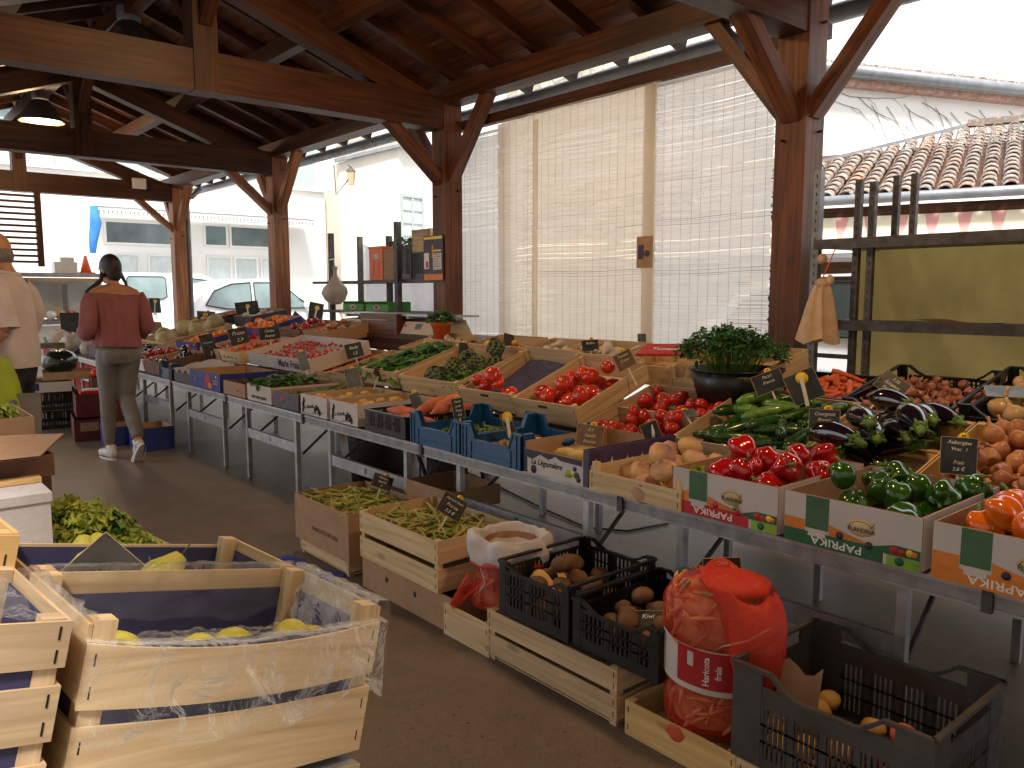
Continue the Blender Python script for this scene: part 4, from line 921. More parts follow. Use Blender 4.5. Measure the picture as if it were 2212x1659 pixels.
b = MB(); b.beam(EP(-4, -.18, -.76), EP(Le + 5, -.18, -.76), .05, .05, 'zinc'); b.beam(EP(-4, .3, -.9), EP(Le + 5, .3, -.9), .08, .16, 'brown_table'); b.build('rail', shop)
b = MB(); b.add([EP(-4, 1.0, -2.6), EP(Le + 5, 1.0, -2.6), EP(Le + 5, 1.0, -.1), EP(-4, 1.0, -.1)], [(0, 1, 2, 3)], 'plaster_c'); b.build('wall', shop)
for a0 in (-.6, 1.2, 2.5):
    b = MB(); vs = [EP(a0, .96, -1.75), EP(a0 + .95, .96, -1.75), EP(a0 + .95, .96, -1.0), EP(a0, .96, -1.0)]; b.add(vs, [(0, 1, 2, 3)], 'glass_dk'); w = b.build('window', shop)
    b = MB(); vs = [EP(a0 + .1, .94, -1.35), EP(a0 + .8, .94, -1.35), EP(a0 + .8, .94, -1.05), EP(a0 + .1, .94, -1.05)]; b.add(vs, [(0, 1, 2, 3)], 'print_red'); b.build('sign', w)
# white wall with vines beyond
dw = Vector((math.sin(R(111.5)), math.cos(R(111.5)), 0)); nw = Vector((-dw.y, dw.x, 0)); 
W0 = Vector((12.4, 7.6, 0)) + dw * 1.2
dd = FV + (1830 - CX) / F_ * RV; W0 = Vector((0, 0, 0)) + dd * (17 / 1.0); W0.z = 0
def wz(px, py):   # height of the wall head where the photo shows it
    d = FV + (px - CX) / F_ * RV - (py - CY) / F_ * UV; t = W0.dot(nw) / d.dot(nw); return H + t * d.z, (Vector((0, 0, H)) + d * t - W0).dot(dw)
z1_, s1_ = wz(1830, 182); z2_, s2_ = wz(2212, 222)
vw = thing('vine_wall', 'tall white wall with bare vine stems under a tiled eave on the right', 'building', Matrix.Identity(4))
nf = -nw if nw.dot(W0) > 0 else nw
b = MB(); q0, q1 = W0 + dw * (s1_ - 2.2), W0 + dw * (s2_ + 6); kz = (z2_ - z1_) / (s2_ - s1_); zb = lambda s: z1_ + kz * (s - s1_)
za, zc = zb(s1_ - 2.2), zb(s2_ + 6)
vs = [q0, q1, q1 - nf * 5, q0 - nf * 5]; vs = [Vector((v.x, v.y, 0)) for v in vs] + [Vector((vs[0].x, vs[0].y, za)), Vector((vs[1].x, vs[1].y, zc)), Vector((vs[2].x, vs[2].y, zc)), Vector((vs[3].x, vs[3].y, za))]
b.add(vs, [(0, 1, 5, 4), (1, 2, 6, 5), (2, 3, 7, 6), (3, 0, 4, 7), (4, 5, 6, 7)], 'plaster'); b.build('wall', vw)
up = Vector((0, 0, 1))
b = MB(); b.beam(q0 + nf * .12 + up * (za - .02), q1 + nf * .12 + up * (zc - .02), .24, .12, 'cornice'); b.build('cornice', vw)
b = MB(); b.tube([q0 + nf * .34 + up * (za + .16), q1 + nf * .34 + up * (zc + .16)], .12, 10, 'zinc'); b.build('gutter', vw)
b = MB(); n = 46
for i in range(n):
    t = i / n; c = q0.lerp(q1, t) + up * (za + (zc - za) * t + .22); b.tube([c + nf * .38, c - nf * 1.2 + up * .35], .10, 7, 'tiles')
    c = q0.lerp(q1, t + .5 / n) + up * (za + (zc - za) * t + .20); b.beam(c + nf * .2, c - nf * 1.2 + up * .3, .16, .04, 'tiles')
b.build('roof', vw)
rng = random.Random(5)
for k in range(26):
    b = MB(); s = s1_ - .6 + k * .38 + rng.uniform(-.15, .15); p = Vector((s, zb(s) - rng.uniform(.15, .4))); an = rng.uniform(-.9, -.3); pts = []
    for i in range(14):
        pts.append(W0 + dw * p.x + nf * .02 + up * p.y); an += rng.gauss(0, .22); an = max(-1.2, min(.3, an)); p = p + Vector((math.cos(an), math.sin(an))) * .22
    b.tube(pts, [.0065 * (1 - i / 16) for i in range(14)], 5, 'vine', cap=False)
    for q in (3, 6, 9):
        a = pts[q]; b.tube([a, a + dw * .2 - up * .12, a + dw * .3 - up * .35 * rng.random()], [.004, .003, .002], 4, 'vine', cap=False)
    b.build('vine_stem', vw)
# stacked pale timber seen beside the right post
tb = thing('timber_stack', 'stack of pale sawn boards seen between the blind and the right post', 'timber stack', TR(6.9, 3.75, 0, R(-8)))
for i in range(13): b = MB(); b.box((rr(-.02, .02), -1.1, i * .115), (.8, .9, i * .115 + .10), 'crate'); b.build('board', tb)
# ---- cars
def car(mw, label, paint, L, Wd, Ht, prof, wins, glass, cat='car', wheel=.30, wx=(.8, -.75), mirror=None, lower=None):
    "side-profile body lofted across its width; x along, y across, faces -y"
    o = thing('parked_' + cat, label, cat, mw); b = MB(); k = 7; n = len(prof); vs = []
    for j in range(k):
        t = j / (k - 1) * 2 - 1; yy = t * Wd / 2; 
        for x, z in prof: e = (1 - .05 * abs(t) ** 4); tz = 0 if z < .9 else .13 * (z - .9) / (Ht - .9); vs.append((x * (1 - .02 * t ** 4), yy * (1 - tz * 1.1), z - .04 * abs(t) ** 5 * (1 if z > .9 else 0)))
    fs = [(j * n + i, j * n + (i + 1) % n, (j + 1) * n + (i + 1) % n, (j + 1) * n + i) for j in range(k - 1) for i in range(n)] + [tuple(range(n))[::-1], tuple((k - 1) * n + i for i in range(n))]
    b.add(vs, fs, paint, smooth=False); b.build('body', o)
    def side(z): return -Wd / 2 * (1 - (0 if z < .9 else .143 * (z - .9) / (Ht - .9)))
    for w in wins:
        g = MB(); m = len(w); vs = [(x, side(z) - .008, z) for x, z in w]; g.add(vs, [tuple(range(m))], glass); wo = g.build('side_window', o)
        f = MB()
        for i in range(m): p, q = vs[i], vs[(i + 1) % m]; f.tube([p, q], .012, 5, 'rubber')
        f.build('window_seal', wo)
    for x in wx:
        for y in (-Wd / 2 + .09, Wd / 2 - .09):
            w = MB(); T = Matrix.Translation((x, y, wheel)) @ RX90; w.lathe([(.001, -.09), (wheel * .9, -.09), (wheel, -.07), (wheel, .07), (wheel * .9, .095), (wheel * .68, .095), (.001, .08)], 22, 'rubber', T=T); wo = w.build('wheel', o)
            r = MB(); r.lathe([(.001, .10), (wheel * .3, .105), (wheel * .62, .098), (wheel * .64, .09), (.001, .088)], 18, 'zinc', T=T); r.build('rim', wo)
    if mirror: b = MB(); b.ell((mirror[0], -Wd / 2 - .10, mirror[1]), (.10, .08, .085), paint, 10, 7); b.build('mirror', o)
    b = MB(); b.box((wins[0][0][0] + .5, -Wd / 2 - .018, .86), (wins[0][0][0] + .66, -Wd / 2 - .002, .885), 'rubber'); b.build('door_handle', o)
    b = MB(); b.box((-L * .47, -Wd / 2 - .012, .42), (L * .47, -Wd / 2 - .002, .50), 'rubber'); b.build('side_strip', o)
    return o
vanp = [(-2.15, .3), (-2.15, 1.2), (-2.08, 1.72), (-1.9, 1.83), (.35, 1.83), (.55, 1.76), (1.25, 1.16), (2.0, .98), (2.15, .75), (2.15, .3)]
car(TR(6.45, 20.3, 0, R(1)), 'white and pale blue van with sliding rear window parked behind the far post', 'carw', 4.3, 1.75, 1.83, vanp, [[(-1.35, 1.28), (-1.35, 1.68), (-1.3, 1.73), (-.55, 1.73), (-.5, 1.68), (-.5, 1.28), (-.6, 1.22), (-1.3, 1.22)], [(.1, 1.2), (.1, 1.7), (.45, 1.66), (.95, 1.3), (1.0, 1.18)]], 'glass_car', 'van', .32, (1.4, -1.35), (.98, 1.16))
hp_ = [(-1.9, .3), (-1.92, .75), (-1.85, 1.05), (-1.35, 1.42), (-.8, 1.52), (.1, 1.54), (.5, 1.44), (1.15, 1.02), (1.75, .88), (1.9, .6), (1.88, .3)]
car(TR(6.75, 16.4, 0, R(2)) @ Matrix.Diagonal((.9, 1, 1.07, 1)), 'white rounded hatchback parked between the two left posts', 'carw', 3.8, 1.65, 1.54, hp_, [[(-1.45, 1.05), (-1.25, 1.30), (-.85, 1.43), (-.42, 1.46), (-.42, .98), (-1.0, .98)], [(-.34, .98), (-.34, 1.46), (.1, 1.46), (.42, 1.38), (.9, 1.04), (.9, .98)]], 'glass_car', 'car', .29, (1.2, -1.2), (.85, 1.04))
car(TR(7.4, 3.2, 0, R(-100)), 'white car with dark windows parked behind the black shelving', 'carw', 3.9, 1.7, 1.5, hp_, [[(-1.45, 1.05), (-1.25, 1.30), (-.85, 1.42), (-.42, 1.45), (-.42, .98), (-1.2, .98)], [(-.34, .98), (-.34, 1.45), (.1, 1.45), (.42, 1.37), (.9, 1.02), (.9, .98)]], 'glass_cd', 'car', .30, (1.2, -1.2), (.85, 1.0))
# refrigerated counter
fc = thing('display_counter', 'long white refrigerated display counter with curved glass at the far end', 'counter', TR(1.9, 14.9, 0))
b = MB(); b.box((-.6, 0, 0), (1.75, .9, .82), 'white_pl'); b.build('cabinet', fc); b = MB(); b.box((-.6, -.03, .84), (1.75, .05, .93), 'alu'); b.build('bumper_rail', fc)
b = MB(); b.box((-.6, -.02, 1.62), (1.75, .5, 1.68), 'alu'); b.build('canopy', fc); b = MB(); b.box((-.6, .0, 1.54), (1.75, .03, 1.60), 'tan'); b.build('light_strip', fc)
b = MB(); b.surf(2, 8, lambda u, v: Vector((-.6 + 2.35 * u, .02 - .05 * math.sin(v * 3.14), .95 + .6 * v)), 'clear'); b.build('front_glass', fc)
b = MB(); b.box((-.58, .5, .95), (1.73, .52, 1.6), 'plaster'); b.build('back_panel', fc)
b = MB()
for x in (-.1, .5, 1.1, 1.6): b.box((x, .1, 1.0), (x + .012, .48, 1.5), 'zinc')
b.build('divider', fc)
for i in range(9):
    b = MB(); b.ell((0, 0, .06), (.12, .08, .07), ['white_pl', 'peach', 'print_red', 'foam'][i % 4], 10, 7, lambda a, p: 1 + .15 * math.cos(3 * a)); tag(b.build('wrapped_package', None, TR(2.05 + i * .16, 14.72 + rr(0, .1), .934, rr(0, 3))), 'small wrapped package lying on the counter front', 'package', 'packages on the display counter')
cr = thing('traffic_cone', 'orange traffic cone on top of the far counter', 'cone', TR(3.35, 15.2, 1.685)); b = MB(); b.lathe([(.001, .30), (.02, .30), (.09, .02), (.001, .02)], 16, 'oran_pl'); b.build('cone_body', cr); b = MB(); b.box((-.12, -.12, 0), (.12, .12, .02), 'oran_pl'); b.build('base', cr)
b = MB(); b.box((0, 0, 0), (.34, .25, .18), 'white_pl'); b.box((.1, .02, .181), (.3, .2, .26), 'white_pl'); wsc = b.build('counter_scale', None, TR(2.85, 15.05, 1.685)); tag(wsc, 'pale weighing machine on top of the far counter', 'scale')
# ================================================================== TABLES
def table(y0, y1, label, x0=2.2, zt=.60, Wd=1.1, tilt=True):
    o = thing('market_table', label, 'table', Matrix.Translation((x0, y0, 0)), 'folding aluminium market tables in a row'); L = y1 - y0; g = .014
    def bb(nm, *a, m='alu_dull'):
        b = MB(); b.box(*a, m); return b.build(nm, o)
    b = MB(); b.box((0, g, zt - .055), (.03, L - g, zt), 'alu_dull'); b.box((-.006, g, zt - .012), (.0, L - g, zt), 'alu'); b.box((-.004, g, zt - .055), (.0, L - g, zt - .047), 'alu'); b.build('front_rail', o)
    bb('back_rail', (Wd - .03, g, zt - .055 + .12), (Wd, L - g, zt + .12))
    for y in (g, L / 2 - .015, L - g - .03):
        b = MB(); b.beam((.03, y + .015, zt - .03), (Wd - .03, y + .015, zt + .09), .03, .04, 'alu_dull'); b.build('cross_rail', o)
    b = MB(); k = 8
    for i in range(k):
        t = (i + .5) / k; b.beam((.04 + (Wd - .08) * t, g + .03, zt - .004 + .12 * t - .006), (.04 + (Wd - .08) * t, L - g - .03, zt - .004 + .12 * t - .006), (Wd - .08) / k - .02, .008, 'slat_top')
    b.build('top_slats', o)
    for x, s in ((.05, 1), (Wd - .08, -1)):
        zt2 = zt - .05 if x < .5 else zt + .06
        for y in (.22, L - .25): bb('leg', (x, y, 0), (x + .03, y + .03, zt2), m='alu')
        bb('leg_brace', (x + .004, .2505, .31), (x + .024, L - .2505, .375), m='alu')
        b = MB(); b.box((x + .0035, L / 2 - .012, .328), (x + .0038, L / 2 + .012, .358), 'blue_pl'); b.build('sticker', o)
        for y in (.235, L - .235):
            b = MB(); q = 1 if y < L / 2 else -1; b.beam((x + .02 + s * .03, y, .30), (x + s * .42, y + q * .02, zt - .03 + (x / Wd) * .05), .012, .014, 'steel'); b.build('strut', o)
    for y in (0, L): pass
    b = MB(); b.box((-.012, L - .013, zt - .06), (.034, L + .013, zt + .004), 'steel'); b.build('clamp', o)
ys = [-.55, .72, 1.97, 3.30, 4.62, 5.90, 7.17, 8.44, 9.71, 10.98, 12.25]; nm = ['nearest, at the right edge of the picture', 'under the green and red paprika boxes', 'under the blue crates', 'under the potato boxes', 'under the radishes', 'behind the walking woman', 'left of the walking woman', 'in front of the melons', 'beside the red cloth', 'at the far end']
for a, c, s in zip(ys, ys[1:], nm): table(a, c, 'folding aluminium market table ' + s)
rc = thing('red_cloth', 'red cloth hanging under the far end of the long table', 'cloth', Matrix.Translation((2.45, 9.9, .02)))
b = MB(); b.surf(60, 4, lambda u, v: Vector((.03 * math.sin(u * 60) * (1 - .6 * v), 4.2 * u, .5 * v)), 'red_cloth'); b.build('cloth', rc)
# ================================================================== FRONT ROW ON THE TABLE
GZ = .612
# paprika cartons
def paprika(y, x, mcol, band, label, half=False):
    W, Dp, Hh = .40, .54, .15
    o = carton(rowm(y, x, GZ), W, Dp, Hh, label, m='carton', out='carton_white', name='paprika_box', group=None)
    b = MB(); z = .012
    b.box((.068, -.0009, .0525), (.14, -.0002, Hh - .001), 'print_green'); b.build('stripe', o)
    b = MB(); b.box((.001, -.0012, .001), (.30, -.0004, .042), mcol); b.build('band', o)
    b = MB(); b.box((.001, -.0009, .0425), (.066, -.0002, .075), 'print_orange'); b.build('corner_print', o); b = MB(); b.add([(.142, -.001, .0425), (.27, -.001, .0425), (.142, -.001, .074)], [(0, 1, 2)], 'print_orange'); b.build('corner_print', o)
    b = MB(); b.box((.31, -.0012, .001), (.399, -.0004, .03), 'print_lime'); b.add([(.27, -.0013, .043), (.33, -.0013, .06), (.399, -.0013, .058), (.399, -.0013, .031), (.305, -.0013, .031)], [(0, 4, 3, 2, 1)], 'print_dgreen')
    for i, (xx, zz, mm, r) in enumerate([(.33, .046, 'print_red', .012), (.35, .043, 'print_red', .010), (.372, .047, 'yellow', .010), (.345, .017, 'print_dgreen', .012), (.385, .045, 'print_orange', .008)]): b.lathe([(.001, 0), (r, 0), (r, .0004), (.001, .0004)], 14, mm, T=Matrix.Translation((xx, -.0014 - i * .0002, zz)) @ RX90)
    b.build('vegetable_print', o)
    b = MB(); b.box((.078, -.0016, .030), (.132, -.0013, .052), 'carton_white'); b.build('sticker', o)
    text('PAPRIKA', .032, Matrix.Translation((.165, -.0016, .021)) @ RX90 @ Matrix.Rotation(math.pi, 4, 'Z'), 'white_ink', o, 'lettering', bold=.012, sx=1.25)
    b = MB(); b.lathe([(.001, 0), (.040, 0), (.040, .0003), (.001, .0003)], 24, 'tan', T=Matrix.Translation((.235, -.0006, .086)) @ Matrix.Diagonal((1, 1, .62, 1)) @ RX90)
    lo = b.build('logo', o); text('FLANDRIA', .0165, Matrix.Translation((.236, -.0012, .079)) @ RX90, 'ink', lo, 'lettering', bold=.012)
    b = MB(); b.tube([(.235 + .034 * math.cos(t), -.0014, .083 + .021 * math.sin(t)) for t in np.linspace(math.pi * .97, .35, 12)], .0009, 5, 'ink'); b.tube([(.262, -.0014, .09), (.268, -.0014, .096), (.274, -.0014, .106)], .0008, 4, 'ink'); b.build('arc', lo)
    for xx in (.175, .26):
        b = MB(); b.lathe([(.001, 0), (.011, 0), (.011, .0004), (.001, .0004)], 16, 'print_dark' if mcol != 'print_red' else 'print_red', T=Matrix.Translation((xx, -.0018, .05 - (xx - .175) * .1)) @ RX90); b.build('vent_hole', o)
    # white lining on the inside of the back wall
    b = MB(); b.box((.008, Dp - .0065, .02), (.11, Dp - .0055, Hh - .002), 'carton_white'); b.build('lining', o); b = MB(); b.box((.26, Dp - .0065, .02), (.39, Dp - .0055, Hh - .002), 'carton_white'); b.build('lining', o)
    return o
pg = paprika(1.271, 2.152, 'print_dgreen', None, 'white paprika box with green band, full of green peppers')
pr_ = paprika(1.70, 2.160, 'print_red', None, 'white paprika box with red band, full of red peppers')
po_ = paprika(.842, 2.148, 'print_orange', None, 'white paprika box with orange band, full of orange peppers at the right edge')
PS = [(0, 0, .044, .046)]
fill(pg, .40, .54, .045, 22, [mk_pepper(M['pep_green']) for _ in range(3)], PS, 'shiny green pepper heaped in the green-banded paprika box', 'pepper', 'green peppers in their box', tumble=.9, seed=4, tries=8, margin=.006)
fill(pr_, .40, .54, .05, 27, [mk_pepper(M['pep_red']) for _ in range(3)], PS, 'glossy red pepper heaped in the red-banded paprika box', 'pepper', 'red peppers in their box', tumble=.9, seed=6, tries=8, margin=.006)
fill(po_, .40, .54, .035, 22, [mk_pepper(M['pep_orange']) for _ in range(3)], PS, 'bright orange pepper in the orange-banded paprika box', 'pepper', 'orange peppers in their box', tumble=.9, seed=17, tries=8, margin=.03)
# turnips
tc_ = wood_crate(rowm(2.085, 2.158, GZ), .42, .44, .075, 'low pale wooden crate of turnips between the aubergine-print box and the red peppers', front=[(0, .072)], side=[(0, .088)], rise=.03, back=[(0, .1)])
fill(tc_, .42, .44, .0, 17, [mk_turnip] * 3, [(0, 0, .042, .047)], 'cream turnip with purple top in the low wooden crate', 'turnip', 'turnips', tumble=.6, seed=2, tries=8, margin=.008)
b = MB(); rng = random.Random(3)
for i in range(26): leaf(b, Vector((rr(-.03, .03), rr(-.04, .04), .02)), Vector((rng.gauss(0, .6), rng.gauss(-.1, .5), .8)), .09, .04, 'lettuce', .5, 3, .004)
tag(b.build('turnip_leaves', None, tc_.matrix_basis @ Matrix.Translation((.385, .10, .08))), 'sprig of bright green leaves at the corner of the turnip crate', 'leaves')
# parsnip box
pb = carton(rowm(2.475, 2.158, GZ), .35, .50, .13, 'white and black printed box of parsnips with an oval hand hole', m='carton', out='carton_white', name='parsnip_box', notch=.03)
b = MB(); b.add([(.002, -.001, .099), (.34, -.001, .099), (.34, -.001, .075), (.22, -.001, .078), (.19, -.001, .090), (.15, -.001, .072), (.10, -.001, .085), (.05, -.001, .060), (.002, -.001, .070)], [tuple(range(9))[::-1]], 'print_dark'); b.box((.001, -.0013, .001), (.02, -.0003, .098), 'print_dark')
b.lathe([(.001, 0), (.018, 0), (.018, .0004), (.001, .0004)], 12, 'print_dark', T=Matrix.Translation((.06, -.0012, .02)) @ RX90); b.build('print', pb)
b = MB()
for xx, zz, mm, r in ((.27, .035, 'print_lime', .016), (.29, .04, 'yellow', .012), (.255, .03, 'print_lime', .010), (.31, .035, 'print_dgreen', .014), (.32, .02, 'purple_card', .012), (.30, .06, 'print_blue', .01)): b.lathe([(.001, 0), (r, 0), (r, .0004), (.001, .0004)], 12, mm, T=Matrix.Translation((xx, -.0014 - xx * .001, zz)) @ RX90)
b.build('vegetable_print', pb); text('La Légumière', .034, Matrix.Translation((.135, -.0012, .052)) @ RX90, 'ink', pb, 'lettering', shear=.25, bold=.01)
b = MB(); b.lathe([(.001, 0), (.04, 0), (.04, .0005), (.001, .0005)], 20, 'blue_pl', T=Matrix.Translation((.0068, .25, .095)) @ Matrix.Rotation(R(90), 4, 'Z') @ Matrix.Diagonal((1, 1, .4, 1)) @ RX90); b.build('hand_hole', pb)
fill(pb, .35, .50, .015, 12, [mk_long(.24, .025, 'parsnip', 'parsnip', [.5, .95, 1, .8, .55, .35, .2, .08], .06, rough=.2)] * 3, S_LONG(.2, .018), 'long cream parsnip in the printed box', 'parsnip', 'parsnips', yaw=(1.2, .7), seed=5, tries=8, tumble=.1, margin=.004)
ec = carton(rowm(2.125, 2.152, GZ), .030, .52, .145, 'narrow dark purple printed box edge standing between parsnips and turnips', m='purple_card', out='purple_card', name='purple_box')
b = MB()
for i in range(10): b.add([(.0308, .02 + i * .03, .06 + .03 * math.sin(i)), (.0308, .05 + i * .03, .05), (.0308, .04 + i * .03, .09 + .02 * math.cos(i * 2))], [(0, 1, 2)], 'carton_white')
b.build('print', ec)
# blue trays
t2 = tray(rowm(2.905, 2.15, GZ), .425, .46, .15, 'blue plastic crate of new potatoes with a spoon-shaped price peg', dip=.065)
t1 = tray(rowm(3.345, 2.16, GZ), .425, .46, .15, 'blue plastic crate of green peas beside the black crate', dip=.065)
fill(t2, .425, .46, .008, 26, [mk_potato(.03, 'potato_dk', 'shallot_bulb'), mk_potato(.026, 'garlic', 'shallot_bulb'), mk_potato(.03, 'potato', 'shallot_bulb')], S_ROUND(.028, .8), 'small pink and tan bulb in the right blue crate', 'bulb', 'bulbs in the right blue crate', seed=8, tries=6)
fill(t1, .425, .46, .03, 95, [mk_pod(.085, .0085, 'pea', 'pea_pod', .4) for _ in range(4)], S_LONG(.08, .008, 4), 'plump green pea pod in the left blue crate', 'pea pod', 'pea pods', seed=9, tries=4, tumble=.35)
# sweet potatoes
sp = plastic_crate(rowm(3.805, 2.17, GZ), .40, .54, .115, 'low black slotted crate of sweet potatoes and potatoes', nx=24, ny=30, nz=2, solid=.02)
fill(sp, .40, .54, .012, 22, [mk_potato(.032, 'potato_dk'), mk_potato(.034, 'potato')], S_ROUND(.032, .8), 'brown potato at the bottom of the low black crate', 'potato', 'potatoes in the low black crate', seed=3, tries=6, region=(0, .3, 0, .5))
for i, (x, y, z, a, tx) in enumerate([(.24, .10, .075, .4, .1), (.33, .22, .11, 1.15, -.5), (.375, .27, .12, 1.5, -.55), (.37, .08, .05, .6, 0), (.3, .42, .07, 1.2, -.1)]):
    s = mk_long(.23, .037, 'sweet', 'sweet_potato', [.15, .5, .85, 1, .98, .8, .5, .12], .08, rough=.25)(); s.matrix_basis = sp.matrix_basis @ Matrix.Translation((x, y, z)) @ Matrix.Rotation(a, 4, 'Z') @ Matrix.Rotation(tx, 4, 'Y'); tag(s, ['orange-red sweet potato lying across the front rim of the black crate', 'big sweet potato leaning upright beside the price card', 'rightmost upright sweet potato behind the blue crate', 'sweet potato low in the right corner of the black crate', 'sweet potato lying at the back of the black crate'][i], 'sweet potato')
# 'La Rebelle' potato boxes
def rebelle(y, W, label):
    o = carton(rowm(y, 2.175, GZ), W, .52, .125, label, m='tan', out='carton_white', name='potato_box', th=.006); M_ = o
    b = MB()
    for i, (x, z) in enumerate([(.03, .03), (.035, .06), (.045, .085), (.19, .04), (.21, .055), (.235, .045), (.25, .03)]):
        if x < W - .03: b.tube([(x, -.0008, z - .02), (x + .006, -.0008, z), (x, -.0008, z + .018)], [.004, .009, .005], 6, 'ink')
    b.box((.15, -.0012, .018), (min(W - .01, .27), -.0003, .022), 'ink'); b.box((.02, -.0012, .008), (W * .5, -.0003, .011), 'ink'); b.build('print', o)
    text('La Rebelle', .032, Matrix.Translation((.11, -.0012, .052)) @ RX90 @ Matrix.Rotation(.12, 4, 'Z'), 'ink', o, 'lettering', shear=.3)
    text('La Rebelle', .038, Matrix.Translation((W + .0012, .22, .085)) @ Matrix.Rotation(R(90), 4, 'Z') @ RX90, 'ink', o, 'lettering', shear=.3)
    text('PRINCE', .018, Matrix.Translation((W * .74, -.0012, .028)) @ RX90, 'ink', o, 'lettering')
    b = MB(); b.box((W * .3, .52 - .0075, .07), (W * .42, .52 - .0065, .12), 'carton'); b.build('tape', o)
    return o
r1 = rebelle(4.215, .32, 'white printed potato box with side lettering, beside the black crate'); r2 = rebelle(4.60, .345, 'white printed potato box left of its twin, under a grey price card')
fill(r1, .32, .52, .045, 34, [mk_potato(.027, 'potato'), mk_potato(.024, 'potato')], S_ROUND(.026, .8), 'small golden potato in the right printed box', 'potato', 'potatoes in the right printed box', seed=11, tries=5)
fill(r2, .345, .52, .045, 34, [mk_potato(.027, 'potato'), mk_potato(.024, 'potato')], S_ROUND(.026, .8), 'small golden potato in the left printed box', 'potato', 'potatoes in the left printed box', seed=12, tries=5)
pu = carton(rowm(5.02, 2.18, GZ), .37, .50, .105, 'purple printed box of dark asparagus-like stems', m='carton', out='purple_card', name='purple_box')
b = MB(); b.ell((.14, -.001, .06), (.03, .0015, .014), 'print_red', 12, 6); b.ell((.14, -.001, .045), (.035, .0015, .008), 'print_dgreen', 12, 6); b.build('print', pu)
fill(pu, .37, .5, .05, 34, [mk_long(.2, .012, 'stem_dk', 'asparagus', [.4, .8, 1, 1, .9, .6, .2], .1), mk_long(.2, .012, 'cauli', 'asparagus', [.4, .8, 1, 1, .9, .6, .2], .1)], S_LONG(.2, .011), 'dark green stem in the purple printed box', 'asparagus', 'dark stems in the purple box', seed=13, tries=4, yaw=(.6, .6))
rb = carton(rowm(5.45, 2.18, GZ), .40, .50, .115, 'pale printed box of radish bunches', m='carton', out='carton_white', name='radish_box')
text('FRUIT FRESH SERVICE', .026, Matrix.Translation((.2, -.0012, .03)) @ RX90, 'ink', rb, 'lettering', bold=.02)
fill(rb, .4, .5, .06, 46, [mk_potato(.014, 'radish', 'radish', 1.1)], S_ROUND(.015, .9), 'pinkish red round radish in the pale printed box', 'radish', 'round radishes', seed=14, tries=3)
def greens(mw, rx, ry, h, n, label, m='cauli', m2='leaf', L=.09, W=.05, name='leafy_greens', group=None, cat='greens', seed=1, curl=.5, ruf=.006):
    rng = random.Random(seed); bs = []
    for mm in (m, m2):
        b = MB()
        for i in range(n):
            a = rng.uniform(0, 6.283); q = rng.random() ** .5; c, s = math.cos(a), math.sin(a)
            p = Vector((c * rx * q, s * ry * q, h * (1 - .6 * q * q) * rng.uniform(.3, 1))); leaf(b, p, Vector((c + rng.gauss(0, .6), s + rng.gauss(0, .6), rng.uniform(.0, 1.1))), L * rng.uniform(.6, 1.2), W * rng.uniform(.6, 1.2), mm, curl, 3, ruf)
        bs.append(b)
    o = bs[0].build(name, None, mw); bs[1].build('inner_leaf', o); return tag(o, label, cat, group)
greens(rb.matrix_basis @ Matrix.Translation((.13, .22, .10)), .14, .2, .06, 90, 'leafy radish tops spilling over the pale printed box', seed=2)
dk = carton(rowm(5.9, 2.18, GZ), .41, .45, .10, 'brown cardboard box with dark leeks inside, near the radishes', m='carton_dark', out='carton', name='cardboard_box')
greens(dk.matrix_basis @ Matrix.Translation((.2, .22, .05)), .16, .18, .05, 60, 'dark greens in the brown box near the radishes', m='stem_dk', m2='print_dark', seed=3)
def blueprint(y, x, z, W, Dp, Hh, label, tilt=0):
    o = carton(rowm(y, x, z, tilt), W, Dp, Hh, label, m='carton', out='print_blue', name='fruit_box'); b = MB()
    r = Hh * .40; b.ell((W * .62, -.001, Hh * .52), (r * 1.1, .0015, r), 'print_red', 14, 6); b.ell((W * .70, -.0022, Hh * .25), (r * .8, .0012, r * .45), 'print_orange', 10, 5); b.ell((W * .2, -.001, Hh * .5), (r * .7, .0012, r * .5), 'purple_card', 10, 5); b.lathe([(.001, 0), (.012, 0), (.012, .0004), (.001, .0004)], 12, 'yellow', T=Matrix.Translation((W * .9, -.0012, Hh * .8)) @ RX90); b.build('print', o)
    for k in (0, 1):
        b = MB(); b.box((W * .80, -.0016, Hh * (.55 - .16 * k)), (W * .96, -.0011, Hh * (.61 - .16 * k)), 'print_orange'); b.build('text_line', o)
    return o
bp1 = blueprint(6.60, 2.17, GZ, .64, .46, .135, 'blue fruit box with red and orange print at the table front')
pf = tray(rowm(7.40, 2.17, GZ), .36, .46, .14, 'dark navy plastic crate at the table front beside the walking woman', m='dblue_pl', dip=.05)
wb = carton(rowm(7.03, 2.18, GZ), .40, .46, .09, 'dark box holding a white sheet of paper and mushrooms', m='carton_dark', out='print_dark', name='mushroom_box')
b = MB(); b.surf(16, 12, lambda u, v: Vector((.02 + .40 * u, -.02 + .42 * v, .10 + .07 * math.sin(u * 3.1) * math.sin(v * 2.6) + .015 * math.sin(u * 17 + v * 9))), 'cloth_white'); tag(b.build('white_paper', None, wb.matrix_basis), 'crumpled white paper humped over the mushroom box', 'paper')
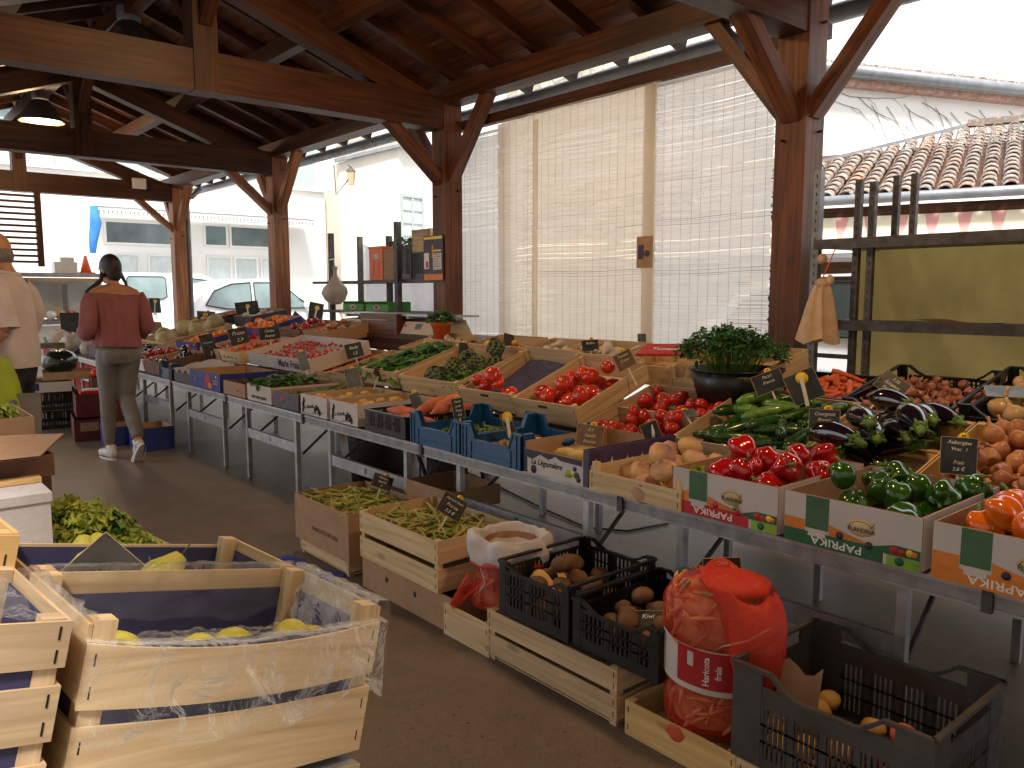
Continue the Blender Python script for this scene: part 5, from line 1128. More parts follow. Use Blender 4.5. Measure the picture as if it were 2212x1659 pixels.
# ================================================================== SECOND ROW (tilted towards the aisle)
zc = wood_crate(rowm(2.152, 2.75, .645, 17), .56, .54, .10, 'long wooden crate of dark green courgettes', 'wooden crates tilted on the second tier', m='crate2', front=[(0, .098)], post=.022)
fill(zc, .56, .54, .005, 40, [mk_long(.20, .023, 'zuc', 'courgette', [.35, .85, 1, 1, 1, .95, .85, .55], .05, 'stem', 12)] * 4, S_LONG(.19, .022), 'dark green courgette heaped in the long wooden crate', 'courgette', 'dark courgettes', yaw=(.5, .55), seed=21, tries=8, tumble=.12, margin=.004)
fill(zc, .56, .54, .085, 5, [mk_long(.18, .026, 'zucl', 'courgette', [.35, .85, 1, 1, 1, .95, .85, .55], .05, 'stem', 12)] * 2, S_LONG(.17, .024), 'pale green courgette lying on top of the dark ones', 'courgette', 'pale courgettes', yaw=(.3, .4), seed=22, tries=8, tumble=.12, region=(.05, .4, .2, .5))
eg = wood_crate(rowm(1.578, 2.75, .632, 14), .425, .54, .11, 'wooden crate of glossy black aubergines', 'wooden crates tilted on the second tier', m='crate_gold', front=[(0, .108)])
fill(eg, .425, .54, .03, 13, [mk_long(.22, .046, 'egg', 'aubergine', [.3, .75, .98, 1.05, 1, .9, .76, .60, .42], .10, 'stem', 16, True)] * 4, S_LONG(.21, .043), 'shiny black aubergine with green cap in the wooden crate', 'aubergine', 'aubergines', yaw=(-.5, .45), seed=23, tries=7, tumble=.15, margin=.004)
oc = wood_crate(rowm(1.132, 2.75, .635, 14), .42, .54, .11, 'wooden crate of coppery onions at the right edge', 'wooden crates tilted on the second tier', m='crate_gold', front=[(0, .108)])
fill(oc, .42, .54, .03, 62, [mk_onion(.034, 'onion', 'onion', 1.3), mk_onion(.03, 'onion', 'onion', .8), mk_onion(.036, 'onion', 'onion', 1)], S_ROUND(.031, .95), 'coppery onion with dry papery skin in the wooden crate', 'onion', 'coppery onions', seed=24, tries=6, tumble=.4)
tm = wood_crate(rowm(2.70, 2.75, .615, 17), .535, .54, .11, 'long wooden crate of round tomatoes with a middle board', 'wooden crates tilted on the second tier', m='crate2', front=[(0, .05), (.055, .108)], side=[(0, .05), (.056, .108)])
b = MB(); b.box((.003, .262, .01), (.532, .272, .098), 'crate2'); b.build('middle_board', tm)
fill(tm, .535, .54, .0, 62, [mk_tomato(.036, 'tomato_dark', 5, .03), mk_tomato(.034, 'tomato_dark', 5, .03, 'tomato', .86)], S_ROUND(.034, .82), 'round red tomato in the long divided crate', 'tomato', 'round tomatoes', seed=25, tries=5, tumble=.45, margin=.002)
bt = wood_crate(rowm(3.205, 2.75, .700, 20.5), .465, .54, .115, 'wooden crate of large ribbed tomatoes tilted high', 'wooden crates tilted on the second tier', m='crate', front=[(0, .113)], back=[(0, .113)], end_rise=.02, hole=True, side=[(0, .098)])
fill(bt, .465, .54, .0, 21, [mk_tomato(.046, 'tomato', 7, .10), mk_tomato(.042, 'tomato', 8, .08, 'tomato', .95)], S_ROUND(.043, .82), 'large ribbed tomato in the high tilted crate', 'tomato', 'large ribbed tomatoes', seed=26, tries=5, tumble=.4, region=(.03, .45, .02, .45))
for yy_, lb_ in ((3.19, 'plain wooden crate turned over beneath the ribbed tomatoes'), (3.66, 'plain wooden crate turned over beneath the half-empty crate')): wood_crate(rowm(yy_, 2.97, .635), .44, .34, .135, lb_, m='crate2', front=[(0, .132)])
lc = wood_crate(rowm(3.68, 2.75, .712, 20.5), .465, .54, .115, 'wooden crate half empty over blue paper with a few tomatoes', 'wooden crates tilted on the second tier', m='crate', front=[(0, .113)], end_rise=.02, hole=True, side=[(0, .098)], back=[(0, .113)])
b = MB(); b.surf(10, 12, lambda u, v: Vector((.02 + .43 * u, .14 + .39 * v, .018 + .012 * math.sin(u * 5) + .03 * v ** 3)), 'liner'); b.build('paper_liner', lc)
fill(lc, .465, .54, .01, 6, [mk_tomato(.046, 'tomato', 7, .10)] * 2, S_ROUND(.043, .82), 'ribbed tomato at the low end of the half-empty crate', 'tomato', 'tomatoes in the half-empty crate', seed=27, tries=5, tumble=.3, region=(.02, .40, .01, .15))
ac = wood_crate(rowm(4.32, 2.75, .735, 17), .60, .54, .11, 'wooden crate of green artichokes', 'wooden crates tilted on the second tier', m='crate', front=[(0, .108)], end_rise=.02)
fill(ac, .60, .54, .0, 14, [mk_art] * 2, [(0, 0, .055, .055)], 'round green artichoke with layered scales', 'artichoke', 'artichokes', seed=28, tries=6, tumble=.5)
greens(ac.matrix_basis @ Matrix.Translation((.5, .1, .06)), .07, .08, .07, 40, 'small green sprigs at the right end of the artichoke crate', m='leaf', m2='stem', L=.06, W=.018, seed=8)
sc = wood_crate(rowm(4.80, 2.75, .745, 17), .43, .54, .11, 'wooden crate of dark salad leaves', 'wooden crates tilted on the second tier', m='crate', front=[(0, .108)], end_rise=.02)
for i, (x, y) in enumerate([(.12, .12), (.3, .13), (.13, .33), (.3, .34), (.22, .46)]):
    greens(sc.matrix_basis @ Matrix.Translation((x, y, .05)), .10, .10, .07, 40, 'dark green leafy bunch in the salad crate', m='leaf', m2='lettuce_dk', L=.1, W=.07, name='leafy_bunch', group='leafy bunches in the salad crate', cat='greens', seed=30 + i)
# leeks, long radishes, garlic between the crates
def loose(y, x, z, tilt, W, Dp, n, maker, sh, label, cat, group, seed, m='crate2', clabel=None, hgt=.09, z0=.02, **k):
    o = wood_crate(rowm(y, x, z, tilt), W, Dp, hgt, clabel, 'wooden crates tilted on the second tier', m=m, front=[(0, hgt - .002)])
    fill(o, W, Dp, z0, n, maker, sh, label, cat, group, seed=seed, **k); return o
loose(5.28, 2.75, .70, 14, .46, .54, 26, [mk_long(.34, .014, 'cauli', 'leek', [.8, 1, 1, 1, 1.1, 1.3, 1.2, .6], .06)] * 2, S_LONG(.32, .013), 'dark green leek laid in the crate left of the salad', 'leek', 'leeks', 41, clabel='wooden crate of green leeks', yaw=(.5, .3), tries=4)
loose(5.78, 2.75, .69, 14, .46, .54, 70, [mk_long(.05, .011, 'radish', 'long_radish', [.5, 1, 1, .8, .3], .05), mk_long(.05, .011, 'radish', 'long_radish', [.5, 1, 1, .8, .3], .05)], S_LONG(.05, .01, 3), 'small long pink radish in the bunch crate', 'radish', 'long radishes', 42, clabel='wooden crate of long pink radishes', tries=3, z0=.04)
loose(5.2, 3.30, .86, 14, .44, .4, 24, [mk_onion(.026, 'garlic', 'garlic_bulb', .8)] * 2, S_ROUND(.026, .9), 'white garlic bulb on the upper tier behind the leeks', 'garlic bulb', 'garlic bulbs', 43, clabel='wooden crate of white garlic bulbs on the upper tier', tries=4)
loose(4.55, 3.36, .88, 12, .5, .4, 26, [mk_potato(.026, 'peach', 'apricot'), mk_potato(.026, 'sweet', 'apricot')], S_ROUND(.026, .85), 'rosy apricot in the small crate behind the salad', 'apricot', 'apricots', 44, clabel='wooden crate of rosy apricots behind the salad', tries=4)
loose(3.98, 3.36, .88, 12, .5, .4, 22, [mk_potato(.028, 'garlic', 'mushroom')], S_ROUND(.028, .8), 'pale mushroom in the crate behind the artichokes', 'mushroom', 'mushrooms', 45, clabel='wooden crate of pale mushrooms behind the artichokes', tries=4)
# cherries in boxes with lettering
cb1 = wood_crate(rowm(6.65, 2.70, .75, 14), 1.14, .52, .11, 'long white-fronted crate of cherries with purple lettering', 'wooden crates tilted on the second tier', m='carton_white', front=[(0, .108)])
text('Marie Fraise', .085, Matrix.Translation((.80, -.0075, .055)) @ RX90, 'purple_card', cb1, 'lettering', shear=.25, bold=.015)
fill(cb1, 1.14, .52, .05, 150, [mk_potato(.0145, 'cherry', 'cherry', 1.05), mk_potato(.0135, 'tomato_dark', 'cherry', 1.05)], S_ROUND(.0145, .95), 'small dark red cherry in the white-fronted crate', 'cherry', 'cherries', seed=46, tries=3)
for i, (y, lab) in enumerate(((7.25, 'low wooden crate with a flowered print, left of the cherries'), (7.75, 'low wooden crate left of the flowered one'))):
    o = wood_crate(rowm(y, 2.68, .735, 12), .46, .52, .11, lab, 'wooden crates tilted on the second tier', m='crate', front=[(0, .108)])
    b = MB(); [b.ell((.1 + .09 * q, -.0075, .055), (.02, .001, .012), ['print_red', 'print_dgreen', 'print_blue'][q % 3], 8, 5) for q in range(4)]; b.build('print', o)
    fill(o, .46, .52, .03, 30, [mk_potato(.028, ['carrot', 'cherry'][i], 'plum')], S_ROUND(.028, .9), ['reddish fruit in the flowered crate', 'dark red plum in the low crate near the boxes of tangerines'][i], 'plum', ['fruits in the flowered crate', 'plums'][i], seed=47 + i, tries=3)
for i, (y, x, z, t) in enumerate(((8.45, 2.68, .74, 14), (7.95, 3.15, .88, 16))):
    o = blueprint(y, x, z, .60, .42, .14, ['blue tangerine box with red print, the lower left one', 'blue tangerine box with red print, the upper right one'][i], t)
    fill(o, .60, .42, .06, 26, [mk_potato(.034, 'orange', 'tangerine', 1.06)], S_ROUND(.034, .92), ['orange tangerine in the lower left blue box', 'orange tangerine in the upper right blue box'][i], 'tangerine', ['tangerines lower left', 'tangerines upper right'][i], seed=50 + i, tries=4)
for i, (x, y, z, r) in enumerate([(2.78, 9.15, .90, .115), (3.05, 9.35, 1.02, .105), (3.05, 8.95, 1.0, .10), (3.3, 9.1, 1.08, .10), (2.85, 9.5, .93, .1)]):
    b = MB(); b.ell((0, 0, 0), (r, r, r * .88), 'melon', 22, 12, lambda a, p: 1 + .03 * math.cos(9 * a)); tag(b.build('melon', None, TR(x, y, z - .06, i, .3 * i)), 'ribbed tan melon in the heap left of the tangerines', 'melon', 'melons heaped left of the tangerines')
mb_ = wood_crate(rowm(9.75, 2.66, .72, 14), .95, .75, .12, 'wide wooden crate under the melons', 'wooden crates tilted on the second tier', m='crate2', front=[(0, .118)])
far = [(10.3, 2.25, .62, 'print_dark', 'cherry'), (9.55, 2.22, .62, 'carton_dark', 'cherry'), (9.0, 2.22, .62, 'carton_white', 'egg'), (8.4, 2.2, .62, 'carton_white', 'cherry'), (7.9, 2.2, .62, 'carton_dark', 'egg'), (10.9, 2.7, .8, 'carton', 'peach'), (10.2, 3.25, .9, 'carton', 'peach'), (9.5, 3.4, .98, 'print_dark', 'sweet'), (8.9, 3.45, .98, 'print_dark', 'garlic'), (11.5, 2.25, .62, 'print_blue', 'garlic'), (12.1, 2.25, .62, 'carton_white', 'garlic'), (12.8, 2.25, .62, 'print_dgreen', 'garlic'), (7.3, 3.25, .9, 'carton_dark', 'cherry'), (6.75, 3.25, .9, 'carton', 'onion')]
fl_ = ['dark box far down the table, before the white bags', 'brown box of dark fruit beyond the woman', 'white box of dark aubergines beyond the woman', 'white box of cherries just right of the woman', 'dark box of aubergines right of the woman', 'brown box of peaches behind the woman', 'brown box with green and red sticker on the upper tier', 'dark box of reddish fruit on the upper tier under the yellow disc', 'dark box of pale fruit on the upper tier', 'blue box at the far left end of the table', 'white box at the far left end of the table', 'green box at the farthest end of the table', 'dark box of cherries on the upper tier behind the tangerines', 'brown box of onions on the upper tier by the second post']
fr_l = ['round fruit in ' + q for q in ('the dark box far down the table', 'the brown box beyond the woman', 'the white aubergine box beyond the woman', 'the white box just right of the woman', 'the brown box right of the woman', 'the brown box behind the woman', 'the box with the green and red sticker', 'the dark upper box under the yellow disc', 'the dark upper box of pale fruit', 'the blue box at the far left end', 'the white box at the far left end', 'the green box at the farthest end', 'the dark upper box behind the tangerines', 'the upper brown box by the second post')]
for i, (y, x, z, mm, fr) in enumerate(far):
    o = carton(rowm(y, x, z, 10), .46, .44, .12, fl_[i], m='carton', out=mm, name='fruit_box')
    if i == 6: b = MB(); b.box((.2, -.001, .03), (.34, -.0003, .09), 'print_dgreen'); b.ell((.14, -.001, .05), (.03, .001, .02), 'print_red', 8, 5); b.build('sticker', o)
    fill(o, .46, .44, .06, 16, [mk_potato(.032, fr, 'fruit')], S_ROUND(.032, .9), fr_l[i], 'fruit', fr_l[i], seed=60 + i, tries=3)
for i, (x, y, z, s) in enumerate([(2.25, 11.9, .68, 1), (2.2, 10.9, .70, .9), (2.28, 10.4, .66, .8)]):
    b = MB(); b.ell((0, 0, .07), (.14, .12, .12), 'bag_pl', 14, 9, lambda a, p: 1 + .14 * math.sin(4 * a + 3 * p)); tag(b.build('plastic_bag', None, TR(x, y, z, i, s=s)), ['white plastic bag at the far end of the table, leftmost', 'white plastic bag hanging over the table edge by the woman', 'small white bag nearest the woman on the far table'][i], 'bag')
b = MB(); b.ell((0, 0, .05), (.13, .1, .08), 'lettuce', 12, 8, lambda a, p: 1 + .1 * math.sin(5 * a)); tag(b.build('green_cabbage', None, TR(2.4, 11.2, .74)), 'pale green cabbage on the far table left of the woman', 'cabbage')
# ================================================================== THIRD TIER
ps = wood_crate(rowm(2.63, 3.30, .76, 12), .50, .46, .10, 'empty-looking wooden crate stacked under the parsley', 'wooden crates on the upper tier', m='crate2', front=[(0, .098)]); 
ps2 = wood_crate(rowm(2.63, 3.32, .868, 12), .50, .46, .11, 'upper wooden crate behind the parsley bucket, spotted with mould', 'wooden crates on the upper tier', m='crate', front=[(0, .05)], side=[(0, .108)], back=[(0, .108)])
bk = thing('parsley_bucket', 'square black bucket holding a big bunch of parsley', 'bucket', TR(3.31, 2.24, .84))
b = MB(); b.lathe([(.001, 0), (.18, 0), (.22, .15), (.21, .15), (.17, .01), (.001, .01)], 28, 'black_pl'); b.build('bucket_body', bk); b = MB(); b.tube([(.222 * math.cos(a), .222 * math.sin(a), .148) for a in np.linspace(0, 6.283, 29)], .006, 6, 'black_pl'); b.build('rim', bk)
b, st = mk_parsley(.265, .25, 260, random.Random(9)); py = b.build('parsley', None, TR(3.30, 2.26, .93)); st.build('parsley_stems', py); tag(py, 'large bushy bunch of curly green parsley', 'parsley')
rp = wood_crate(rowm(3.12, 3.34, .86, 10), .46, .44, .11, 'wooden crate behind the ribbed tomatoes, holding a red packet', 'wooden crates on the upper tier', m='crate', front=[(0, .108)])
rk = MB(); rk.box((0, 0, 0), (.32, .14, .012), 'print_red'); rkk = rk.build('red_packet', None, rp.matrix_basis @ TR(.10, .16, .11, .2, R(12))); tag(rkk, 'flat red printed packet lying on the crate behind the tomatoes', 'packet'); text('Tomates', .05, TR(.16, .07, .0128), 'white_ink', rkk, 'lettering', bold=.01)
rp2 = wood_crate(rowm(3.62, 3.36, .87, 10), .46, .44, .11, 'wooden crate of chicory behind the half-empty tomato crate', 'wooden crates on the upper tier', m='crate2', front=[(0, .108)])
fill(rp2, .46, .44, .05, 12, [mk_long(.14, .028, 'garlic', 'chicory', [.4, .9, 1, .85, .5, .1], .04)], S_LONG(.13, .026), 'pale chicory head in the crate under the chalk card', 'chicory', 'chicory heads', seed=71, tries=4)
ca = plastic_crate(rowm(2.10, 3.36, .785, 8), .38, .46, .105, 'black crate of orange carrots behind the courgettes', nx=16, ny=18, nz=2, solid=.02)
fill(ca, .38, .46, .055, 60, [mk_long(.13, .014, 'carrot', 'carrot', [.7, 1, .9, .7, .5, .2], .06), mk_long(.11, .013, 'carrot', 'carrot', [.7, 1, .9, .7, .5, .2], .06)], S_LONG(.12, .012, 4), 'small orange carrot in the black crate', 'carrot', 'carrots', seed=72, tries=3, tumble=.3)
sh = plastic_crate(rowm(1.70, 3.34, .775, 12), .44, .54, .13, 'black crate of shallots with shiny rims', nx=20, ny=24, nz=3, dip=.045, solid=.02, dips='x')
fill(sh, .44, .54, .03, 105, [mk_onion(.021, 'shallot', 'shallot', 1.2), mk_onion(.019, 'shallot', 'shallot', 1.0), mk_onion(.022, 'shallot', 'shallot', 1.5)], [(0, 0, .019, .020)], 'brown shallot in the black crate', 'shallot', 'shallots', seed=73, tries=4, tumble=.5)
oy = plastic_crate(rowm(1.23, 3.33, .775, 12), .52, .54, .155, 'black net-sided crate of yellow onions at the right edge', nx=30, ny=24, nz=6, dip=.05, solid=.01, dips='xy')
fill(oy, .52, .54, .02, 34, [mk_onion(.042, 'onion_y', 'onion', 1.2), mk_onion(.038, 'onion_y', 'onion', .8)], S_ROUND(.039, .95), 'large yellow onion in the black net-sided crate', 'onion', 'yellow onions', seed=74, tries=5, tumble=.4)
# ================================================================== PRICE CARDS
card(P(1780, 920, x=2.80), .107, .122, 'chalk card "3.9" standing before the courgettes and aubergines', ['Courgette', 'France', 'Jaune', 'Verte', '3.9 €'], yaw=-.93, roll=2)
card(P(2071, 985, x=2.74), .105, .118, 'chalk card "3.6" between the aubergines and the onions', ['Aubergine', 'Vrac  1', '', 'Frais', '3.6 €'], yaw=-1.0, roll=2)
card(P(1927, 832, x=3.34), .115, .085, 'tilted black card "3.20" over the shallots', ['3.20', 'Échalote', 'France'], yaw=-1.05, roll=38, disc=None, tilt=-25)
card(P(2170, 845, x=3.45), .13, .10, 'pale card lying flat on the yellow onions', m='grey_card', yaw=-1.1, tilt=-72, disc=None)
card(P(1660, 825, x=3.10), .13, .085, 'dark chalk card leaning by the parsley bucket', ['Persil', 'France', ''], yaw=-.8, roll=-22)
card(P(1737, 835, x=3.14), .13, .13, 'black card back with yellow disc and white peg beside the parsley', yaw=-.9, roll=-25, disc='front')
card(P(1610, 745, x=3.36), .10, .06, 'dark card stuck into the top of the parsley', yaw=-.4, roll=35, disc='top', tilt=-35)
card(P(1408, 936, x=2.62), .072, .095, 'black card with a white peg between turnips and tomatoes', yaw=-.75, roll=-22, disc='pick')
card(P(1480, 893, x=2.95), .11, .05, 'grey card lying flat among the round tomatoes', m='grey_card', yaw=-.6, tilt=-60, roll=-8)
card(P(1274, 941, x=2.42), .112, .088, 'smoky brown card "3.1" leaning over the parsnips', ['3.1', 'Panais', 'France'], m='brown_glass', yaw=-.62, roll=8)
card(P(1349, 778, x=3.05), .098, .085, 'translucent brown card on a stick above the large tomatoes', ['Tomate', 'Coeur', ''], m='brown_glass', yaw=-.55, roll=-25)
card(P(1275, 746, x=3.50), .105, .065, 'black chalk card reading Endive behind the half-empty crate', ['Endive', ''], yaw=-.5, roll=-4)
card(P(1121, 768, x=3.30), .085, .07, 'small black card on the crate behind the artichokes', yaw=-.5, roll=3)
card(P(1098, 740, x=3.55), .08, .12, 'creased dark card standing against the left blind', m='print_dark', yaw=-.3, roll=14, disc=None)
card(P(1387, 738, x=3.9), .055, .10, 'narrow grey card propped below the folded reed strip', m='grey_card', yaw=-.5, disc=None)
card(P(1098, 915, x=2.33), .045, .10, 'black card edge with a yellow spoon-shaped peg in the right blue crate', yaw=-.3, roll=-20, disc='front')
card(P(990, 882, x=2.45), .062, .105, 'narrow chalk card standing in the left blue crate of peas', ['Petits', 'pois', 'Frais', '4.5'], yaw=-.35, roll=-7)
card(P(900, 868, x=2.45), .06, .10, 'dark card behind the sweet potatoes', m='grey_card', yaw=-.2, roll=-16)
card(P(762, 816, x=2.55), .092, .122, 'grey card with a yellow disc over the potato boxes', m='grey_card', yaw=-.25, roll=-9)
card(P(948, 840, x=2.76), .02, .12, 'card seen edge-on in front of the artichokes', m='grey_card', yaw=-.3, roll=-14)
card(P(820, 806, x=2.72), .09, .05, 'dark twisted card before the leeks', m='print_dark', yaw=0, roll=30)
card(P(655, 780, x=2.62), .07, .14, 'grey chalk card among the radishes', m='grey_card', yaw=-.1, roll=-12)
card(P(765, 757, x=3.0), .14, .11, 'dark chalk card above the long radishes', yaw=-.1, roll=-10, lines=['Radis', '1.5'])
card(P(582, 720, x=2.95), .19, .11, 'black chalk card over the cherries', ['Cerise', 'France'], yaw=-.05, roll=-4)
card(P(516, 727, x=2.85), .18, .16, 'black chalk card left of the cherries', ['Prune', '2.9'], yaw=-.05, roll=-8)
card(P(452, 752, x=2.62), .13, .26, 'tall dark card before the blue tangerine boxes', ['Clémentine', '3'], yaw=0, roll=-10)
card(P(536, 675, x=3.6), .26, .25, 'large black card back with yellow disc by the third post', yaw=-.1, roll=-6, disc='front')
card(P(682, 679, x=3.75), .15, .24, 'black card back with yellow disc right of the third post', yaw=-.1, roll=12, disc='front')
card(P(446, 690, x=3.5), .22, .2, 'black chalk card behind the melons', yaw=0, roll=4)
card(P(476, 702, x=3.35), .22, .17, 'black chalk card right of the melons', yaw=0, roll=6)
card(P(335, 660, x=3.3), .14, .2, 'yellow-disc black card beyond the woman', yaw=0, disc='front')
card(P(640, 700, x=3.6), .16, .22, 'dark pointed card at the foot of the third post', yaw=.2, roll=40, disc=None)
card(P(152, 700, x=2.5), .24, .32, 'black card on the far table left of the woman', yaw=0)
card(P(940, 763, x=3.15), .12, .08, 'dark card in the salad crate', ['Salade', ''], yaw=-.3, roll=-12)
card(P(1002, 760, x=3.2), .07, .12, 'dark narrow card in the artichoke crate', yaw=-.3, roll=4)
# ================================================================== GOODS ON THE FLOOR
FX = 1.775
cbx = carton(rowm(3.18, FX + .01, .004), .70, .42, .148, 'brown cardboard box with two round holes under the slatted bean crate', m='carton', holes=True)
bw = wood_crate(rowm(3.165, FX, .154), .605, .40, .215, 'pale slatted wooden crate heaped with yellow beans', front=[(.0, .095), (.118, .213)], side=[(.0, .095), (.118, .213)], back=[(.0, .095), (.118, .213)], rise=.0)
bwl = [mk_pod(.15, .0078, 'bean', 'yellow_bean', .5, .7) for _ in range(5)] + [mk_pod(.15, .0078, 'beang', 'yellow_bean', .5, .7)]
def beans(root, W, Dp, z0, n, label, group, seed):
    return fill(root, W, Dp, z0, n, bwl if root is bw else [mk_pod(.15, .0078, 'bean', 'yellow_bean', .5, .7) for _ in range(5)] + [mk_pod(.15, .0078, 'beang', 'yellow_bean', .4, .7)], S_LONG(.145, .0075, 4), label, 'bean', group, seed=seed, tries=4, tumble=.3, margin=-.008)
b = MB(); b.surf(14, 10, lambda u, v: Vector((.01 + .585 * u, .01 + .38 * v, .155 + .02 * math.sin(u * 3.14) * math.sin(v * 3.14))), 'bean'); b.build('bean_bed', bw)
beans(bw, .605, .40, .165, 150, 'long yellow-green bean pod heaped in the slatted crate', 'beans in the slatted crate', 81)
b2w = wood_crate(rowm(3.83, FX + .02, .004), .50, .42, .075, 'low wooden crate under the cardboard box of beans', front=[(.02, .073)])
bc = carton(rowm(3.86, FX, .082), .57, .42, .235, 'tall brown cardboard box heaped with yellow beans', m='carton', out='carton', flaps=0, holes=False)
text('HARICOTS BEURRE', .032, Matrix.Translation((.33, -.0012, .09)) @ RX90, 'carton_dark', bc, 'lettering')
b = MB(); b.surf(14, 10, lambda u, v: Vector((.01 + .55 * u, .01 + .40 * v, .185 + .02 * math.sin(u * 3.14) * math.sin(v * 3.14))), 'bean'); b.build('bean_bed', bc)
beans(bc, .57, .42, .195, 130, 'long yellow-green bean pod heaped in the cardboard box', 'beans in the cardboard box', 82)
cbk = carton(rowm(3.45, 2.2, .30), .40, .30, .10, 'torn brown cardboard pieces behind the bean boxes', m='carton', name='cardboard_scrap')
b = MB(); b.surf(8, 5, lambda u, v: Vector((.5 * u, .10 * v, .004 + .01 * math.sin(u * 9))), 'print_blue'); tag(b.build('blue_sheet', None, TR(1.60, 3.80, .005, R(-80))), 'blue plastic sheet on the floor under the bean boxes', 'sheet')
lcr = wood_crate(rowm(2.508, FX, .004), .275, .42, .13, 'low pale wooden crate under the red bean bag', front=[(0, .128)])
def net_bag(mw, prof, label, n, seed, pods, k=26, ring=None):
    o = thing('net_bag', label, 'bag', mw); rng = random.Random(seed); zz = [p[1] for p in prof]; rs = [p[0] for p in prof]
    def rad(z): return float(np.interp(z, zz, rs))
    b = MB(); m = len(prof) * 3
    b.surf(k, m, lambda u, v: Vector(((rad(zz[0] + (zz[-1] - zz[0]) * v) * (1 + .04 * math.sin(5 * 6.283 * u + 7 * v))) * math.cos(6.283 * u), (rad(zz[0] + (zz[-1] - zz[0]) * v) * (1 + .04 * math.sin(4 * 6.283 * u + 5 * v))) * math.sin(6.283 * u), zz[0] + (zz[-1] - zz[0]) * v)), 'net', True, uvk=(3, 2.0)); b.build('net', o)
    out = []
    inner = MB(); inner.surf(20, 12, lambda u, v: Vector((rad(zz[0] + (zz[-1] - zz[0]) * v) * .80 * math.cos(6.283 * u), rad(zz[0] + (zz[-1] - zz[0]) * v) * .80 * math.sin(6.283 * u), zz[0] + (zz[-1] - zz[0]) * v)), 'borlotti', True); inner.build('packed_pods', o)
    for i in range(n):
        z = rng.uniform(zz[0] + .02, zz[-1] - .02); r = rad(z) * .90; a = rng.uniform(0, 6.283); c = Vector((r * math.cos(a), r * math.sin(a), z)); tg = Vector((-math.sin(a), math.cos(a), 0)); g = rng.gauss(.5, .7)
        d = (tg * math.cos(g) + Vector((0, 0, 1)) * math.sin(g)).normalized(); nn = Vector((math.cos(a), math.sin(a), 0)); s = d.cross(nn)
        T = Matrix(((d.x, s.x, nn.x, c.x), (d.y, s.y, nn.y, c.y), (d.z, s.z, nn.z, c.z), (0, 0, 0, 1)))
        p = pods[i % len(pods)]; q = p.copy(); COL.objects.link(q); q.matrix_basis = mw @ T @ Matrix.Translation((0, 0, -.012)); out.append(q)
    return o, out
podp = [mk_pod(.085, .0085, 'borlotti', 'bean_pod', .3, .8) for _ in range(4)]
podp = [p() for p in podp]
for p in podp: COL.objects.unlink(p)
# large bag of borlotti beans
bag, pods = net_bag(TR(1.925, 1.345, .075) @ Matrix.Diagonal((1, 1, .92, 1)), [(.02, -.005), (.125, .0), (.148, .04), (.150, .12), (.138, .19), (.140, .26), (.158, .34), (.156, .42), (.125, .475), (.03, .50)], 'full red net bag of bean pods with a red and white paper band', 125, 1, podp)
for p in pods: tag(p, 'reddish bean pod inside the full net bag', 'bean', 'bean pods in the full net bag')
def band(b, z0, z1, a0, a1, r, m, n=18, off=0, tilt=.03):
    b.surf(n, 4, lambda u, v: Vector(((r + off) * math.cos(a0 + (a1 - a0) * u), (r + off) * math.sin(a0 + (a1 - a0) * u), z0 + (z1 - z0) * v - tilt * u)), m)
af = math.atan2(-1.345, -1.925)        # direction of the aisle side
b = MB(); band(b, .185, .325, af - 1.5, af + 1.3, .151, 'carton_white', 30); b.build('paper_band', bag)
b = MB(); band(b, .196, .314, af - .75, af + 1.1, .1522, 'print_red', 24, tilt=.022); bb_ = b.build('red_print', bag)
for i, s in enumerate(('Haricots', 'frais')):
    a = af - .15 + i * .22; T = Matrix.Translation((.1535 * math.cos(a), .1535 * math.sin(a), .245)) @ Matrix.Rotation(a + R(90), 4, 'Z') @ RX90 @ Matrix.Rotation(R(90), 4, 'Z'); text(s, .026, T, 'white_ink', bb_, 'lettering', bold=.012)
b = MB(); band(b, .255, .300, af - .52, af - .40, .1531, 'carton_white', 4, tilt=.002); b.build('small_print', bb_); b = MB(); band(b, .215, .232, af + .55, af + .85, .1531, 'white_ink', 4, tilt=.002); b.build('small_print', bb_)
b = MB()   # gathered empty net folded over towards the right
b.surf(40, 18, lambda u, v: Vector((-.02 - .02 * v + (.095 - .02 * v) * math.cos(6.283 * u) * (1 + .05 * math.sin(u * 44 + v * 5)), -.075 - .085 * math.sin(v * 1.5) + (.105 - .035 * v * v) * math.sin(6.283 * u) * (1 + .05 * math.sin(u * 38)), .505 + .03 * math.sin(6.283 * u) - .24 * v ** 1.6 - .012 * math.sin(u * 31 + v * 6))), 'net_thick', True)
b.ell((-.02, -.075, .497), (.093, .103, .032), 'net_thick', 24, 8, lambda a, p: 1 + .05 * math.sin(7 * a)); b.build('folded_top', bag)
b = MB(); b.tube([(-.10, -.07, .30), (-.11, -.10, .33), (-.08, -.16, .36), (-.03, -.2, .40)], .003, 6, 'white_pl'); b.build('tie_string', bag)
b = MB(); b.lathe([(.001, -.012), (.03, -.01), (.045, .015), (.03, .04)], 10, 'net_thick', T=Matrix.Translation((-.13, .02, .0))); b.build('net_corner', bag)
